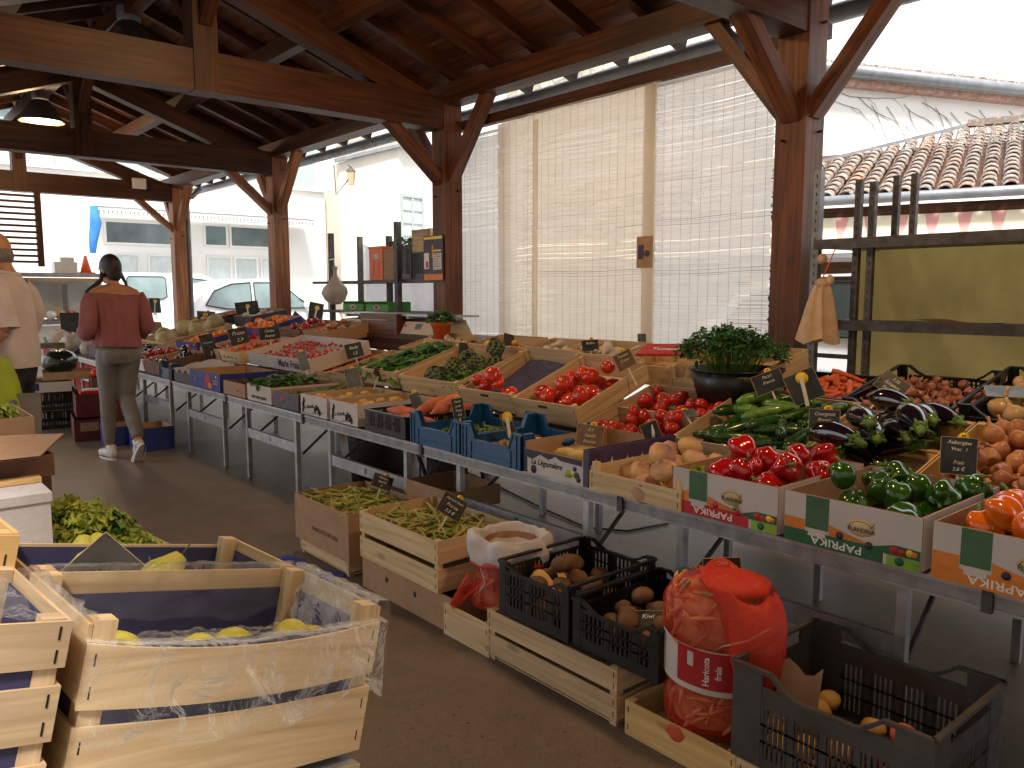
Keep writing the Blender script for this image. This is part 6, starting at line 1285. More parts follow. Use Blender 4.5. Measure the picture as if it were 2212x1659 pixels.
# small bag with rolled white rim
bg2, pods2 = net_bag(TR(1.965, 2.33, .136) @ Matrix.Diagonal((1, 1, 1, 1)), [(.10, -.002), (.155, .01), (.160, .06), (.140, .13), (.120, .2), (.13, .26)], 'half-full red net bag of bean pods with its white lining rolled over', 60, 2, podp)
for p in pods2: tag(p, 'reddish bean pod inside the half-full net bag', 'bean', 'bean pods in the half-full net bag')
def torus(b, R0, r, z, m, n=36, k=12, wob=.2, sq=.8):
    b.surf(n, k + 1, lambda u, v: Vector(((R0 + r * (1 + wob * math.sin(u * 6.283 * 5 + 2)) * math.cos(6.283 * v)) * math.cos(6.283 * u), (R0 + r * (1 + wob * math.sin(u * 6.283 * 4)) * math.cos(6.283 * v)) * math.sin(6.283 * u), z + r * sq * (1 + wob * math.sin(u * 6.283 * 7)) * math.sin(6.283 * v) + .012 * math.sin(u * 6.283 * 2))), m, True)
b = MB(); rp_ = [(.01, .19), (.07, .20), (.105, .235), (.125, .280), (.142, .288), (.160, .270), (.170, .225), (.160, .185), (.150, .19)]
def rol(u, v):
    t = v * 8; i = min(int(t), 7); f = t - i; rr_, zz_ = [rp_[i][k] * (1 - f) + rp_[i + 1][k] * f for k in (0, 1)]; a = 6.283 * u; k = noise.noise(Vector((math.cos(a) * 2.2, math.sin(a) * 2.2, v * 2.5))); k2 = noise.noise(Vector((math.cos(a) * 3.5, math.sin(a) * 3.5, v * 3)))
    return Vector(((rr_ * (1 + .16 * k) + .012 * k2) * math.cos(a), (rr_ * (1 + .16 * k) + .012 * k2) * math.sin(a) * .95, zz_ + .020 * k + .007 * k2))
b.surf(72, 40, rol, 'cloth_white', True); b.build('rolled_lining', bg2)
b = MB(); b.tube([((.150) * math.cos(a), .146 * math.sin(a), .188 + .01 * math.sin(2 * a)) for a in np.linspace(.3, 6.4, 30)], .014, 8, 'net_thick'); b.build('net_edge', bg2)
b = MB(); b.surf(10, 8, lambda u, v: Vector((-.13 - .06 * v + .03 * math.sin(u * 6), .04 + .10 * (1 - v) * (u - .5) + .07 * v, .12 - .115 * v + .02 * math.sin(u * 9))), 'net_thick'); b.build('net_corner', bg2)
b = MB(); b.tube([(-.13, .02, .19), (-.15, .0, .17), (-.145, -.02, .12), (-.15, .01, .08)], .003, 6, 'white_pl'); b.build('tie_string', bg2)
# crates on the floor to the right
slc = wood_crate(rowm(2.229, FX, .004), .632, .42, .19, 'slatted wooden crate under the two black plastic crates', m='crate2', front=[(.022, .098), (.115, .188)], side=[(.022, .098), (.115, .188)], back=[(.022, .098), (.115, .188)], post=.03)
kA = plastic_crate(rowm(2.178, FX + .005, .197), .36, .44, .195, 'black slotted plastic crate with kiwis and brown paper, the left of two', nx=15, ny=20, nz=3, solid=.03, dip=.03, dips='x')
kB = plastic_crate(rowm(1.806, FX + .012, .197), .36, .44, .165, 'black slotted plastic crate of brown beetroots, the right of two', nx=15, ny=20, nz=3, solid=.03, dip=.03, dips='x')
fill(kA, .36, .44, .02, 20, [mk_potato(.04, 'potato_dk', 'beetroot', 1.2)] * 2, S_ROUND(.04, .82), 'brown earthy root in the left black crate', 'root', 'roots in the left black crate', seed=91, tries=5)
b = MB(); b.surf(9, 7, lambda u, v: Vector((.04 + .2 * u, .10 + .2 * v, .10 + .03 * math.sin(u * 5 + v * 3) + .02 * math.sin(v * 11))), 'tan'); b.mats = [M['crate_gold']]; tag(b.build('yellow_paper', None, kA.matrix_basis), 'crumpled yellow paper inside the left black crate', 'paper')
fill(kB, .36, .44, .02, 24, [mk_potato(.034, 'potato_dk', 'beetroot', 1.2)] * 2, S_ROUND(.034, .82), 'small brown root in the right black crate', 'root', 'roots in the right black crate', seed=92, tries=5)
card(P(1400, 1340, x=1.92), .10, .07, 'chalk card lying on the roots in the right black crate', ['Kiwi', ''], tilt=-55, roll=-5, disc=None, stick=.02)
lc2 = wood_crate(rowm(1.552, FX, .004), .385, .30, .112, 'low yellow wooden crate under the full net bag', m='crate_gold', front=[(0, .11)], th=.005)
lc3 = wood_crate(rowm(1.150, FX - .005, .004), .56, .42, .118, 'low pale wooden crate under the grey plastic crate', m='crate', front=[(0, .116)])
gk = plastic_crate(rowm(1.168, FX - .02, .124), .51, .41, .265, 'large dark grey slotted plastic crate at the lower right corner', m='grey_pl', nx=24, ny=20, nz=3, solid=.02, dip=.045, corner=.085, dips='x', rib=.31, top=.055)
fill(gk, .51, .41, .012, 17, [mk_potato(.032, 'potato', 'apricot', 1.1), mk_potato(.030, 'sweet', 'apricot', 1.1)], S_ROUND(.031, .9), 'dull orange fruit at the bottom of the grey crate', 'fruit', 'fruit in the grey crate', seed=93, tries=4, region=(.0, .42, 0, .41))
b = MB(); b.surf(6, 5, lambda u, v: Vector((.04 + .11 * u, .14 + .03 * u + .02 * v, .11 + .11 * v + .02 * math.sin(u * 7))), 'carton'); b.box((.08, .125, .12), (.14, .13, .15), 'print_blue'); tag(b.build('torn_cardboard', None, gk.matrix_basis), 'torn piece of brown cardboard with blue print in the grey crate', 'cardboard')
card(P(1560, 1236, x=2.05), .115, .088, 'chalk card "3.8" standing on the full net bag', ['Coco', 'Paimpol', 'France', '3.8 €'], yaw=-.75, roll=-3, disc=None, tilt=-4)
card(P(826, 1041, x=2.12), .105, .07, 'tilted chalk card in the cardboard box of beans', ['Haricot', 'beurre', '5'], yaw=-.35, roll=24, tilt=-20)
card(P(977, 1094, x=2.02), .115, .095, 'tilted chalk card "2.5" in the slatted crate of beans', ['Haricot Coco', 'France', '2.5 €'], yaw=-.35, roll=36, tilt=-25)
# things under the table
bn = thing('black_bin', 'dark round bin standing under the table', 'bin', TR(2.95, 5.0, .005)); b = MB(); b.lathe([(.001, 0), (.19, 0), (.23, .5), (.22, .5), (.18, .02), (.001, .02)], 24, 'rubber'); b.build('bin_body', bn); b = MB(); b.tube([(.232 * math.cos(a), .232 * math.sin(a), .5) for a in np.linspace(0, 6.283, 25)], .01, 6, 'rubber'); b.build('rim', bn)
ht = thing('hand_trolley', 'folded black hand trolley lying under the table', 'trolley', TR(2.9, 4.1, .02)); b = MB(); b.tube([(-.2, 0, .35), (-.15, -.05, .15), (.0, -.1, .05), (.25, -.1, .03), (.3, 0, .2), (.2, .1, .35)], .014, 8, 'rubber'); b.build('frame', ht); b = MB(); b.box((-.1, -.05, .12), (.15, .05, .3), 'rubber'); b.build('bag', ht)
b = MB(); b.tube([(3.6, 4.9, .012), (3.45, 4.2, .012), (3.3, 3.6, .014), (3.22, 3.15, .012), (3.35, 2.95, .012), (3.65, 2.9, .012)], .006, 6, 'rubber'); tag(b.build('cable'), 'thin black cable curling over the floor under the table', 'cable')
rng = random.Random(12)
for i, (x, y, m, r) in enumerate([(2.55, 4.75, 'cherry', .012), (2.45, 5.1, 'cherry', .010), (2.62, 6.5, 'tomato', .012), (2.8, 3.75, 'lettuce', .012), (2.75, 2.55, 'leaf', .010), (2.5, 4.4, 'garlic', .007), (2.3, 5.3, 'garlic', .008)]):
    b = MB(); b.ell((0, 0, r * .4), (r, r * .7, r * .4), m, 8, 5); tag(b.build('fallen_scrap', None, TR(x, y, .006, i)), ['small dark red scrap on the floor near the bin', 'dark red scrap on the floor left of the bin', 'red tomato scrap far under the table', 'bright green leaf scrap on the floor under the table', 'small dark green leaf scrap near the black crates', 'tiny pale scrap on the floor under the potato boxes', 'tiny pale scrap on the floor beside the table leg'][i], 'scrap')
for i in range(46):
    x, y = rng.uniform(.9, 4.6), rng.uniform(1.6, 9.5); m = ['leaf', 'garlic', 'stem_dk', 'carton', 'tan', 'print_dark'][i % 6]; r0 = rng.uniform(.004, .011)
    b = MB(); b.ell((0, 0, r0 * .25), (r0, r0 * rng.uniform(.3, .8), r0 * .25), m, 7, 4, lambda a, p: 1 + .3 * math.sin(3 * a + i)); tag(b.build('floor_scrap', None, TR(x, y, .0045, i)), 'tiny crumb of litter scattered over the worn floor', 'scrap', 'crumbs of litter on the floor')
# ================================================================== LEFT STALL (tilted towards the aisle)
CM = TR(.193, 1.215, .627, .08, 0, .228)
def LM(x, y, z, yaw=0): return CM @ Matrix.Translation((x, y, z)) @ Matrix.Rotation(yaw, 4, 'Z')
lt = thing('stall_table', 'tilted metal stall table under the pear crates at the lower left', 'table', CM)
b = MB(); b.box((-.8, -.02, -.05), (.50, .02, -.018), 'alu_dull'); b.box((-.8, -.024, -.03), (.50, -.0205, -.018), 'tan'); b.build('front_rail', lt)
b = MB(); b.box((.465, .021, -.05), (.505, 1.75, -.018), 'alu_dull'); b.build('side_rail', lt)
b = MB(); [b.box((-.8, .03 + i * .215, -.017), (.46, .20 + i * .215, -.006), 'alu_dull') for i in range(8)]; b.build('top_slats', lt)
for x, y in ((-.7, .05), (.42, .06), (-.7, 1.7), (.42, 1.7)):
    T = CM @ Vector((x, y, -.05)); l = MB(); l.box((T.x - .015, T.y - .015, 0), (T.x + .015, T.y + .015, T.z), 'alu'); lo = l.build('leg', lt); lo.matrix_basis = CM.inverted()
sl2 = [(.0, .118), (.150, .232)]
pc1 = wood_crate(LM(0, 0, 0), .50, .295, .232, 'large wooden crate of yellow pears wrapped in clear film, nearest the viewer', m='crate', front=[(.0, .117), (.142, .236)], side=[(.0, .117), (.150, .262)], back=[(.0, .117), (.150, .262)], rise=.034, post=.034, liner=.225, sag=.018)
pc2 = wood_crate(LM(0, .302, 0), .50, .295, .232, 'wooden crate of yellow pears lined with violet paper, behind the wrapped one', m='crate', front=[(.0, .117), (.150, .232)], side=[(.0, .117), (.150, .262)], back=[(.0, .117), (.150, .245)], rise=.034, post=.034, liner=.24)
pl_ = [(.085, .05, .178, .3), (.19, .048, .172, -.5), (.275, .052, .182, .2), (.37, .05, .178, -.3), (.44, .055, .17, .5), (.13, .14, .115, 1.0), (.23, .15, .11, -.5), (.33, .145, .11, .2), (.42, .15, .105, -.4), (.1, .19, .09, .1), (.22, .195, .09, .4), (.34, .195, .09, -.4)]
pe_ = mk_pear(); tag(pe_, 'yellow pear inside the film-wrapped crate', 'pear', 'pears in the wrapped crate')
for i, (x, y, z, a) in enumerate(pl_): place(pe_, pc1.matrix_basis @ TR(x, y, z, a, R(-78 - 10 * (i % 3)), .0), i == 0)
for r_, n_p, lab, g, sd, z0 in ((pc2, 12, 'greenish yellow pear in the violet-lined crate', 'pears in the lined crate', 102, .125),):
    fill(r_, .5, .295, z0, n_p, [mk_pear] * 2, [(0, 0, .036, .037)], lab, 'pear', g, seed=sd, tries=5, tumble=1.0, margin=.03)
cp = card(CM @ Vector((.16, .43, .235)), .11, .10, 'plain black card leaning among the lined pears', yaw=.1, roll=-32, disc=None, tilt=-35, stick=.02)
# clear film over the front crate
fm = thing('plastic_film', 'crumpled clear plastic film draped over the front pear crate', 'film', CM)
def cr(u, v, s=1.0):
    p = Vector((u * 7, v * 7, s)); return noise.noise(p) * .008 + noise.noise(p * 2.3) * .004 + abs(noise.noise(p * 4.1)) * .0025
def strip(pth, wd0, wd1, nu, nv, s, amp=1.0):
    "film falling over a rim: pth(u) is the rim, wd inwards/outwards profile"
    b = MB()
    def g(u, v):
        p, out = pth(u); t = v * 2 - 1
        if t < 0: q = p - out * (.012 + .02 * abs(t)) - Vector((0, 0, wd0 * abs(t) * (1 + .35 * noise.noise(Vector((u * 5, s, 0))))))
        else: q = p + out * (.012 + .018 * t) - Vector((0, 0, wd1 * t * (1 + .5 * noise.noise(Vector((u * 4, s, 3))))))
        if abs(t) < .15: q.z += .010
        k = cr(u * 1.3, v, s) * amp; return q + out * k * (1 if t > 0 else -1) * 1.0 + Vector((0, 0, abs(k) * .5))
    return b.surf(nu, nv, g, 'film')
W_, D_ = .5, .295
strip(lambda u: (Vector((-.01 + .52 * u, -.008, .236 - .018 * 4 * u * (1 - u))), Vector((0, -1, 0))), .07, .13, 60, 24, 1.0).build('front_drape', fm)
strip(lambda u: (Vector((-.012, .30 * u, .268)), Vector((-1, 0, 0))), .10, .17, 30, 24, 5.0).build('left_drape', fm)
strip(lambda u: (Vector((.512, .30 * u, .268)), Vector((1, 0, 0))), .10, .12, 30, 24, 9.0).build('right_drape', fm)
strip(lambda u: (Vector((.02 + .48 * u, .302, .266)), Vector((0, 1, 0))), .09, .07, 50, 20, 13.0).build('back_drape', fm)
b = MB(); b.surf(50, 26, lambda u, v: Vector((.015 + .47 * u, .008 + .17 * v, .212 - .03 * v + cr(u * 2, v, 17) * 1.6)), 'film'); b.build('inner_drape', fm)
# crates to the left of the pears
kl1 = wood_crate(LM(-.545, -.025, .01), .50, .30, .27, 'wooden crate with violet lining cut by the left edge, holding peaches', m='crate2', front=[(.0, .075), (.105, .180), (.205, .268)], side=[(.0, .075), (.105, .180), (.205, .268)], rise=.0, post=.03, liner=.25)
kl2 = wood_crate(LM(-.545, .285, .02), .50, .30, .31, 'taller wooden crate with a thick board behind the peach crate', m='crate_gold', front=[(.0, .12), (.15, .308)], side=[(.0, .12), (.15, .312)], rise=.0, post=.035, th=.008)
fill(kl1, .5, .30, .12, 9, [mk_potato(.036, 'peach', 'peach', 1.05)] * 2, S_ROUND(.037, .95), 'yellow-orange peach in the crate at the left edge', 'peach', 'peaches', seed=103, tries=4, margin=.03)
fm2 = thing('plastic_film', 'clear film lying over the peach crate at the left edge', 'film', LM(-.545, -.025, .01)); b = MB(); b.surf(30, 24, lambda u, v: Vector((.02 + .46 * u, .03 + .26 * v, .262 + cr(u * 2, v, 3) * 1.5)), 'film'); b.build('sheet', fm2)
# beyond: polystyrene box, small pears, lettuces, cartons
fb = thing('foam_box', 'white polystyrene box left of the curly lettuces', 'box', TR(-.25, 2.08, .70)); b = MB(); b.box((0, 0, 0), (.605, .36, .17), 'foam'); b.build('box_body', fb); b = MB(); b.box((-.004, -.004, .171), (.609, .364, .192), 'foam'); b.build('lid', fb)
bd = carton(TR(-.1, 2.26, .894), .50, .34, .055, 'dark brown cardboard box on top of the polystyrene box', m='carton_dark', out='carton_dark', name='cardboard_box')
b = MB(); b.box((-.1, 2.20, .8935), (.36, 2.24, .905), 'crate_gold'); tag(b.build('wooden_batten'), 'thin wooden batten lying on the polystyrene box edge', 'batten')
fp = MB(); fp.add([(-.2, 2.12, .975), (.36, 2.20, .958), (.44, 2.34, .985), (.38, 2.52, .965), (-.2, 2.55, .99)], [(0, 1, 2, 3, 4)], 'carton'); fp.add([(-.2, 2.12, .971), (.36, 2.20, .954), (.44, 2.34, .981), (.38, 2.52, .961), (-.2, 2.55, .986)], [(4, 3, 2, 1, 0)], 'carton'); tag(fp.build('torn_cardboard_flap'), 'torn cardboard flap with traces of red print over the dark box', 'cardboard')
cl = carton(TR(-.1, 2.62, .90), .52, .36, .10, 'cardboard box of pale green lettuce at the left edge', m='carton', out='carton')
for i, (x, y) in enumerate([(.10, .1), (.26, .12), (.40, .12), (.18, .26), (.36, .26)]):
    o = mk_lettuce(.13, .14, 180, 'lettuce', 'lettuce', .4)(); o.matrix_basis = cl.matrix_basis @ TR(x, y, .04, i); tag(o, 'pale green lettuce head in the box at the left edge', 'lettuce', 'lettuces in the box at the left edge')
lk = wood_crate(TR(.34, 2.10, .635, .12, 0, .15), .29, .40, .10, 'wooden crate of curly green lettuce between the foam box and the aisle', m='crate', front=[(0, .098)])
for i, (x, y, z) in enumerate([(.09, .08, .03), (.21, .07, .01), (.08, .22, .05), (.21, .24, .03), (.14, .34, .05), (.14, .16, .07)]):
    o = mk_lettuce(.12, .15, 300, 'lettuce', 'lettuce_dk', .4)(); o.matrix_basis = lk.matrix_basis @ TR(x, y, z, i * 1.7); tag(o, 'curly green lettuce head in the wooden crate', 'lettuce', 'curly lettuces')
lp = wood_crate(TR(.27, 1.87, .655, .08, 0, .2), .36, .26, .07, 'low wooden crate of yellow pears just behind the lined crate', m='crate', front=[(0, .068)])
fill(lp, .36, .26, .02, 12, [mk_pear] * 2, [(0, 0, .036, .037)], 'yellow pear in the low crate behind', 'pear', 'pears in the low crate', seed=104, tries=4, tumble=1.0)
st_ = thing('stall_table', 'metal stall table carrying the foam box and lettuces', 'table', TR(-.5, 2.02, 0)); b = MB(); b.box((0, 0, .60), (1.06, 1.1, .632), 'alu_dull'); b.build('table_top', st_)
for x, y in ((.02, .02), (1.0, .02), (.02, 1.04), (1.0, 1.04)): b = MB(); b.box((x, y, 0), (x + .03, y + .03, .599), 'alu'); b.build('leg', st_)
bx3 = carton(TR(-.45, 2.6, .634), .9, .42, .26, 'plain brown box under the lettuces at the left edge', m='carton_dark', out='carton_dark')
# ================================================================== STACK ON THE FLOOR BY THE FAR TABLE
def stk(x, y, z, W, Dp, Hh, mm, label, m='carton', yaw=-.15): return carton(TR(x, y, z, yaw), W, Dp, Hh, label, m=m, out=mm, name='stacked_box')
s1 = stk(1.60, 8.05, .006, .36, .5, .20, 'red_pl', 'dark red box at the bottom of the front stack', m='red_pl'); b = MB(); b.box((.05, -.001, .09), (.2, -.0003, .17), 'carton'); b.build('label', s1)
s2 = stk(1.64, 8.12, .212, .40, .46, .20, 'red_pl', 'dark red crate on top of the front stack', m='red_pl')
b = MB(); b.box((0, 0, 0), (.24, .16, .03), 'print_red'); b.box((.03, .02, .031), (.2, .12, .045), 'foam'); tag(b.build('packet', None, TR(1.70, 8.2, .415, -.1)), 'red and white packet on the dark red crate', 'packet')
plastic_crate(TR(1.42, 9.0, .006, -.1), .45, .5, .18, 'black slotted crate at the bottom of the rear stack', nx=14, ny=16)
plastic_crate(TR(1.40, 9.0, .192, -.1), .45, .5, .18, 'black slotted crate in the middle of the rear stack', nx=14, ny=16)
s3 = stk(1.42, 8.98, .378, .36, .45, .10, 'carton_white', 'white and blue printed box in the rear stack'); b = MB(); b.box((.01, -.001, .02), (.08, -.0003, .09), 'print_blue'); b.build('print', s3)
stk(1.55, 9.05, .484, .46, .42, .08, 'carton', 'brown cardboard tray under the dark melon')
wm = MB(); wm.ell((0, 0, 0), (.17, .15, .125), 'wmelon', 24, 14, lambda a, p: 1 + .02 * math.cos(8 * a)); tag(wm.build('dark_melon', None, TR(1.74, 9.22, .655)), 'large glossy dark green melon on top of the stack', 'melon')
for i, (x, y) in enumerate([(1.98, 8.85), (2.08, 8.85), (2.03, 8.95)]):
    b = MB(); b.ell((0, 0, .04), (.05, .05, .045), ['tomato', 'tomato_dark', 'tomato'][i], 12, 8); tag(b.build('wrapped_tomato', None, TR(x, y, .51)), 'red tomato in a clear bag beside the dark melon', 'tomato', 'bagged tomatoes beside the melon')
stk(1.92, 8.75, .006, .3, .4, .50, 'carton_dark', 'tall dark box carrying the bagged tomatoes')
s4 = blueprint(7.9, 1.78, .006, .30, .30, .17, 'blue printed box on the floor left of the walking woman'); s5 = blueprint(7.50, 1.92, .006, .34, .28, .20, 'dark blue printed box on the floor right of the walking woman')
card(Vector((1.75, 9.6, .80)), .24, .06, 'dark card with orange clip behind the dark melon', yaw=0)
# ================================================================== SCALES TABLE
stb = thing('brown_table', 'long dark brown wooden table carrying the two scales', 'table', Matrix.Translation((3.62, 4.55, 0)))
b = MB(); b.box((0, 0, .965), (.55, 2.42, 1.0), 'brown_table'); b.build('table_top', stb); b = MB(); b.box((.03, .03, .86), (.06, 2.39, .964), 'brown_table'); b.build('apron', stb)
for x, y in ((.03, .05), (.03, 1.1), (.03, 1.3), (.03, 2.3), (.46, .05), (.46, 1.2), (.46, 2.3)): b = MB(); b.box((x + .0005, y, 0), (x + .055, y + .05, .8595), 'brown_table'); b.build('leg', stb)
def scale(mw, s, label):
    o = thing('weighing_scale', label, 'scale', mw); b = MB(); b.add([(0, 0, 0), (.40 * s, 0, 0), (.40 * s, .30, 0), (0, .30, 0), (.03, .04, .10), (.34 * s, .04, .10), (.34 * s, .30, .12), (.03, .30, .12)], [(0, 1, 5, 4), (1, 2, 6, 5), (2, 3, 7, 6), (3, 0, 4, 7), (4, 5, 6, 7), (0, 3, 2, 1)], 'cream_pl'); b.build('housing', o)
    b = MB(); T = Matrix.Translation((.13 * s, .0155, .04)) @ Matrix.Rotation(R(-21.8), 4, 'X'); b.box((0, -.004, 0), (.09, -.001, .05), 'grey_card', T); b.build('display', o); b = MB(); b.box((.02, -.004, .02), (.05, -.001, .035), 'print_red', T @ Matrix.Translation((-.12 * s, 0, 0))); b.build('badge', o)
    b = MB(); b.box((.02, .05, .121), (.06, .28, .145), 'white_pl'); b.box((.30 * s, .05, .121), (.32 * s + .02, .28, .145), 'white_pl'); b.build('support', o)
    b = MB(); b.box((-.04, .02, .146), (.44 * s, .32, .160), 'alu'); b.build('pan', o); b = MB(); b.box((-.01, -.01, -.012), (.42 * s, .3, -.001), 'steel'); b.build('base', o); return o
scale(TR(3.66, 6.86, 1.013, ROW), 1.0, 'cream electronic scale at the left end of the brown table'); scale(TR(3.66, 5.80, 1.013, ROW), 1.55, 'cream electronic scale at the right, behind the orange flowerpot')
cs = thing('wooden_case', 'brown wooden cash case between the two scales', 'case', TR(3.64, 6.42, 1.001, ROW)); b = MB(); b.box((0, 0, 0), (.60, .35, .15), 'case'); b.build('case_body', cs); b = MB(); b.box((-.004, -.004, .151), (.604, .354, .175), 'case'); b.build('lid', cs); b = MB(); b.box((.03, -.005, .115), (.45, -.0005, .122), 'tan'); b.box((.06, -.006, .04), (.08, -.0005, .06), 'yellow'); b.build('fitting', cs)
fp_ = thing('flowerpot', 'bright orange flowerpot holding a bushy basil plant', 'flowerpot', TR(3.58, 5.08, 1.002)); b = MB(); b.lathe([(.001, 0), (.055, 0), (.075, .10), (.085, .10), (.088, .13), (.078, .13), (.07, .11), (.001, .11)], 22, 'terra'); b.build('pot', fp_)
bs = greens(TR(3.58, 5.08, 1.13), .10, .10, .11, 90, 'x', m='leaf', m2='leaf', L=.05, W=.035, name='basil', seed=77); bs.parent = fp_; bs.matrix_basis = TR(0, 0, .11)
for k in ('label', 'category', 'group'):
    if k in bs: del bs[k]
tk = thing('till_box', 'small orange-fronted box at the right end of the brown table', 'box', TR(3.60, 4.82, .80)); b = MB(); b.box((0, 0, 0), (.02, .18, .14), 'oran_pl'); b.build('front', tk)
# ================================================================== RACKS
def upright(par, x, y, z0, z1, w=.034, m='steel', slots=True):
    b = MB(); b.box((x - w / 2, y - w / 2, z0), (x + w / 2, y + w / 2, z1), m)
    if slots:
        z = z0 + .05
        while z < z1 - .03: b.box((x - w / 2 - .0006, y - .004, z), (x - w / 2 - .0001, y + .004, z + .02), 'ink'); z += .05
    return b.build('upright', par)
rk_ = thing('metal_rack', 'dark slotted metal rack on the right carrying a yellow cloth', 'rack', Matrix.Identity(4))
upright(rk_, 4.36, 2.44, 0, 2.05, .045, 'zinc')
for x, y, z in ((4.36, 2.20, 1.97), (4.36, 2.12, 1.95), (4.72, 2.16, 2.02), (4.72, 2.06, 2.02), (4.36, .3, 2.0), (4.72, .3, 2.0)): upright(rk_, x, y, 1.643 if x > 4.5 and y > 1 else 0, z)
for z in (1.19, 1.64):
    b = MB(); b.box((4.30, .2, z - .035), (4.78, 2.42, z), 'steel'); b.box((4.29, .2, z - .045), (4.2995, 2.42, z + .012), 'steel'); b.build('shelf', rk_)
for z in (1.42, .98): b = MB(); b.box((4.35, 2.215, z), (4.37, 2.41, z + .025), 'steel'); b.build('cross_bar', rk_)
tp = MB(); tp.surf(150, 40, lambda u, v: Vector((4.80 + .010 * math.sin(u * 40 + 3 * v) * (1.1 - v) + .006 * math.sin(u * 95) + .03 * math.exp(-((u - .12 - .25 * (1 - v)) / .03) ** 2) - .025 * math.exp(-((u - .05 - .18 * (1 - v)) / .02) ** 2), 2.40 - 2.2 * u + .08 * (1 - v) * (1 - u), .55 + 1.06 * v)), 'tarp'); tp = tp.build('yellow_cloth'); tag(tp, 'olive yellow cloth stretched behind the metal rack', 'cloth')
b = MB(); b.surf(10, 5, lambda u, v: Vector((4.32 + .3 * v, 1.95 - .45 * u, 1.195 + .012 * math.sin(u * 6) + .02 * abs(u - .5))), 'carton'); b.mats = [M['carton_dark']]; tag(b.build('flat_cardboard'), 'flattened brown cardboard lying on the middle shelf of the rack', 'cardboard')
# white cotton gloves/aprons hanging
ap = thing('hanging_cloth', 'cream cotton cloth hanging on a cord beside the right post', 'cloth', TR(4.26, 2.34, 1.08, s=.88)); b = MB()
b.surf(36, 16, lambda u, v: Vector(((.035 + .05 * (1 - v) ** .8) * (1 + .3 * math.sin(5 * 6.283 * u + 2 * v)) * math.cos(6.283 * u), (.04 + .075 * (1 - v) ** .8) * (1 + .3 * math.sin(4 * 6.283 * u + v)) * math.sin(6.283 * u) + .02 * (1 - v), .36 * v - .02 * math.sin(3 * 6.283 * u) * (1 - v))), 'cotton', True); b.build('cloth', ap); b = MB(); b.ell((0, 0, .37), (.035, .045, .035), 'cotton', 12, 8, lambda a, p: 1 + .2 * math.sin(5 * a + 2 * p)); b.ell((0, -.05, .39), (.02, .03, .035), 'cotton', 8, 6); b.build('knot', ap); b = MB(); b.tube([(0, 0, .40), (.02, -.03, .50), (.08, -.04, .60)], .004, 5, 'terra'); b.build('cord', ap)
b = MB(); b.ell((0, 0, 0), (.03, .035, .04), 'cotton', 10, 7, lambda a, p: 1 + .25 * math.sin(4 * a)); tag(b.build('knotted_rag', None, TR(4.30, 2.37, 1.54, s=.7)), 'small knotted rag tied to the rack upright', 'rag')
rm = thing('metal_rack', 'dark metal rack between the posts carrying crates, behind the scales', 'rack', Matrix.Identity(4))
for x, y, z in ((5.0, 9.55, 2.12), (5.45, 9.6, 2.1), (5.3, 8.62, 2.05), (4.75, 7.55, 2.12)): upright(rm, x, y, 0, z, .06)
for z in (1.14, 1.50): b = MB(); b.box((4.80, 6.9, z - .03), (5.40, 9.7, z), 'steel'); b.build('shelf', rm)
ws = MB(); ws.surf(70, 20, lambda u, v: Vector((5.5 + .03 * math.sin(u * 22 + v) + .02 * math.sin(u * 51), 9.75 - 3.2 * u, .95 + 1.08 * v - .10 * v * math.sin(min(1, u / .42) * 3.14) * (u < .42))), 'sheet'); tag(ws.build('white_sheet'), 'white sheet hung behind the middle rack', 'sheet')
bc1 = thing('storage_box', 'orange plastic storage box with a pale label on the rack shelf', 'box', TR(4.86, 8.35, 1.503, ROW)); b = MB(); b.box((0, 0, 0), (.30, .38, .36), 'oran_pl'); b.build('box_body', bc1); b = MB(); b.box((-.01, -.01, .361), (.31, .39, .385), 'oran_pl'); b.build('rim', bc1); b = MB(); b.box((.11, -.003, .24), (.22, -.0005, .30), 'carton_white'); b.build('label', bc1)
b = MB(); [b.box(a, c, 'print_orange') for a, c in (((.10, -.004, .04), (.105, -.0005, .22)), ((.22, -.004, .04), (.225, -.0005, .22)), ((.10, -.004, .035), (.225, -.0005, .04)))]; b.build('ribs', bc1)
carton(TR(4.86, 8.03, 1.503, ROW), .22, .38, .35, 'tan cardboard box on the rack beside the orange one', name='cardboard_box')
plastic_crate(TR(4.86, 7.79, 1.503, ROW), .34, .38, .36, 'black slotted crate on the rack shelf', nx=10, ny=12, nz=4, solid=.05)
plastic_crate(TR(4.84, 7.40, 1.503, ROW), .40, .38, .28, 'black slotted crate at the right end of the rack shelf', nx=10, ny=12, nz=4, solid=.05)
wood_crate(TR(4.86, 7.42, 1.79, ROW), .34, .34, .24, 'dark wooden basket stacked on the black crate of the rack', m='crate2', front=[(0, .07), (.08, .15), (.16, .238)])
greens(TR(5.0, 7.75, 1.87), .16, .16, .10, 70, 'dark leafy bunch on top of the black crates of the rack', m='stem_dk', m2='leaf', seed=90)
for i in range(2):
    g = thing('fruit_tray', ['open green fruit tray at the left on the lower shelf', 'open green fruit tray at the right on the lower shelf'][i], 'tray', TR(4.80, 8.9 - i * .55, 1.143, ROW)); b = MB(); b.box((0, 0, 0), (.50, .004, .08), 'green_pl'); b.box((0, .3, 0), (.50, .304, .10), 'green_pl'); b.box((0, .0045, 0), (.004, .2995, .11), 'green_pl'); b.box((.496, .0045, 0), (.5, .2995, .11), 'green_pl'); b.build('wall', g); b = MB(); b.ell((.25, -.002, .045), (.08, .002, .03), 'carton_white', 12, 6); b.ell((.25, -.004, .045), (.04, .002, .018), 'print_red', 10, 5); b.build('print', g)
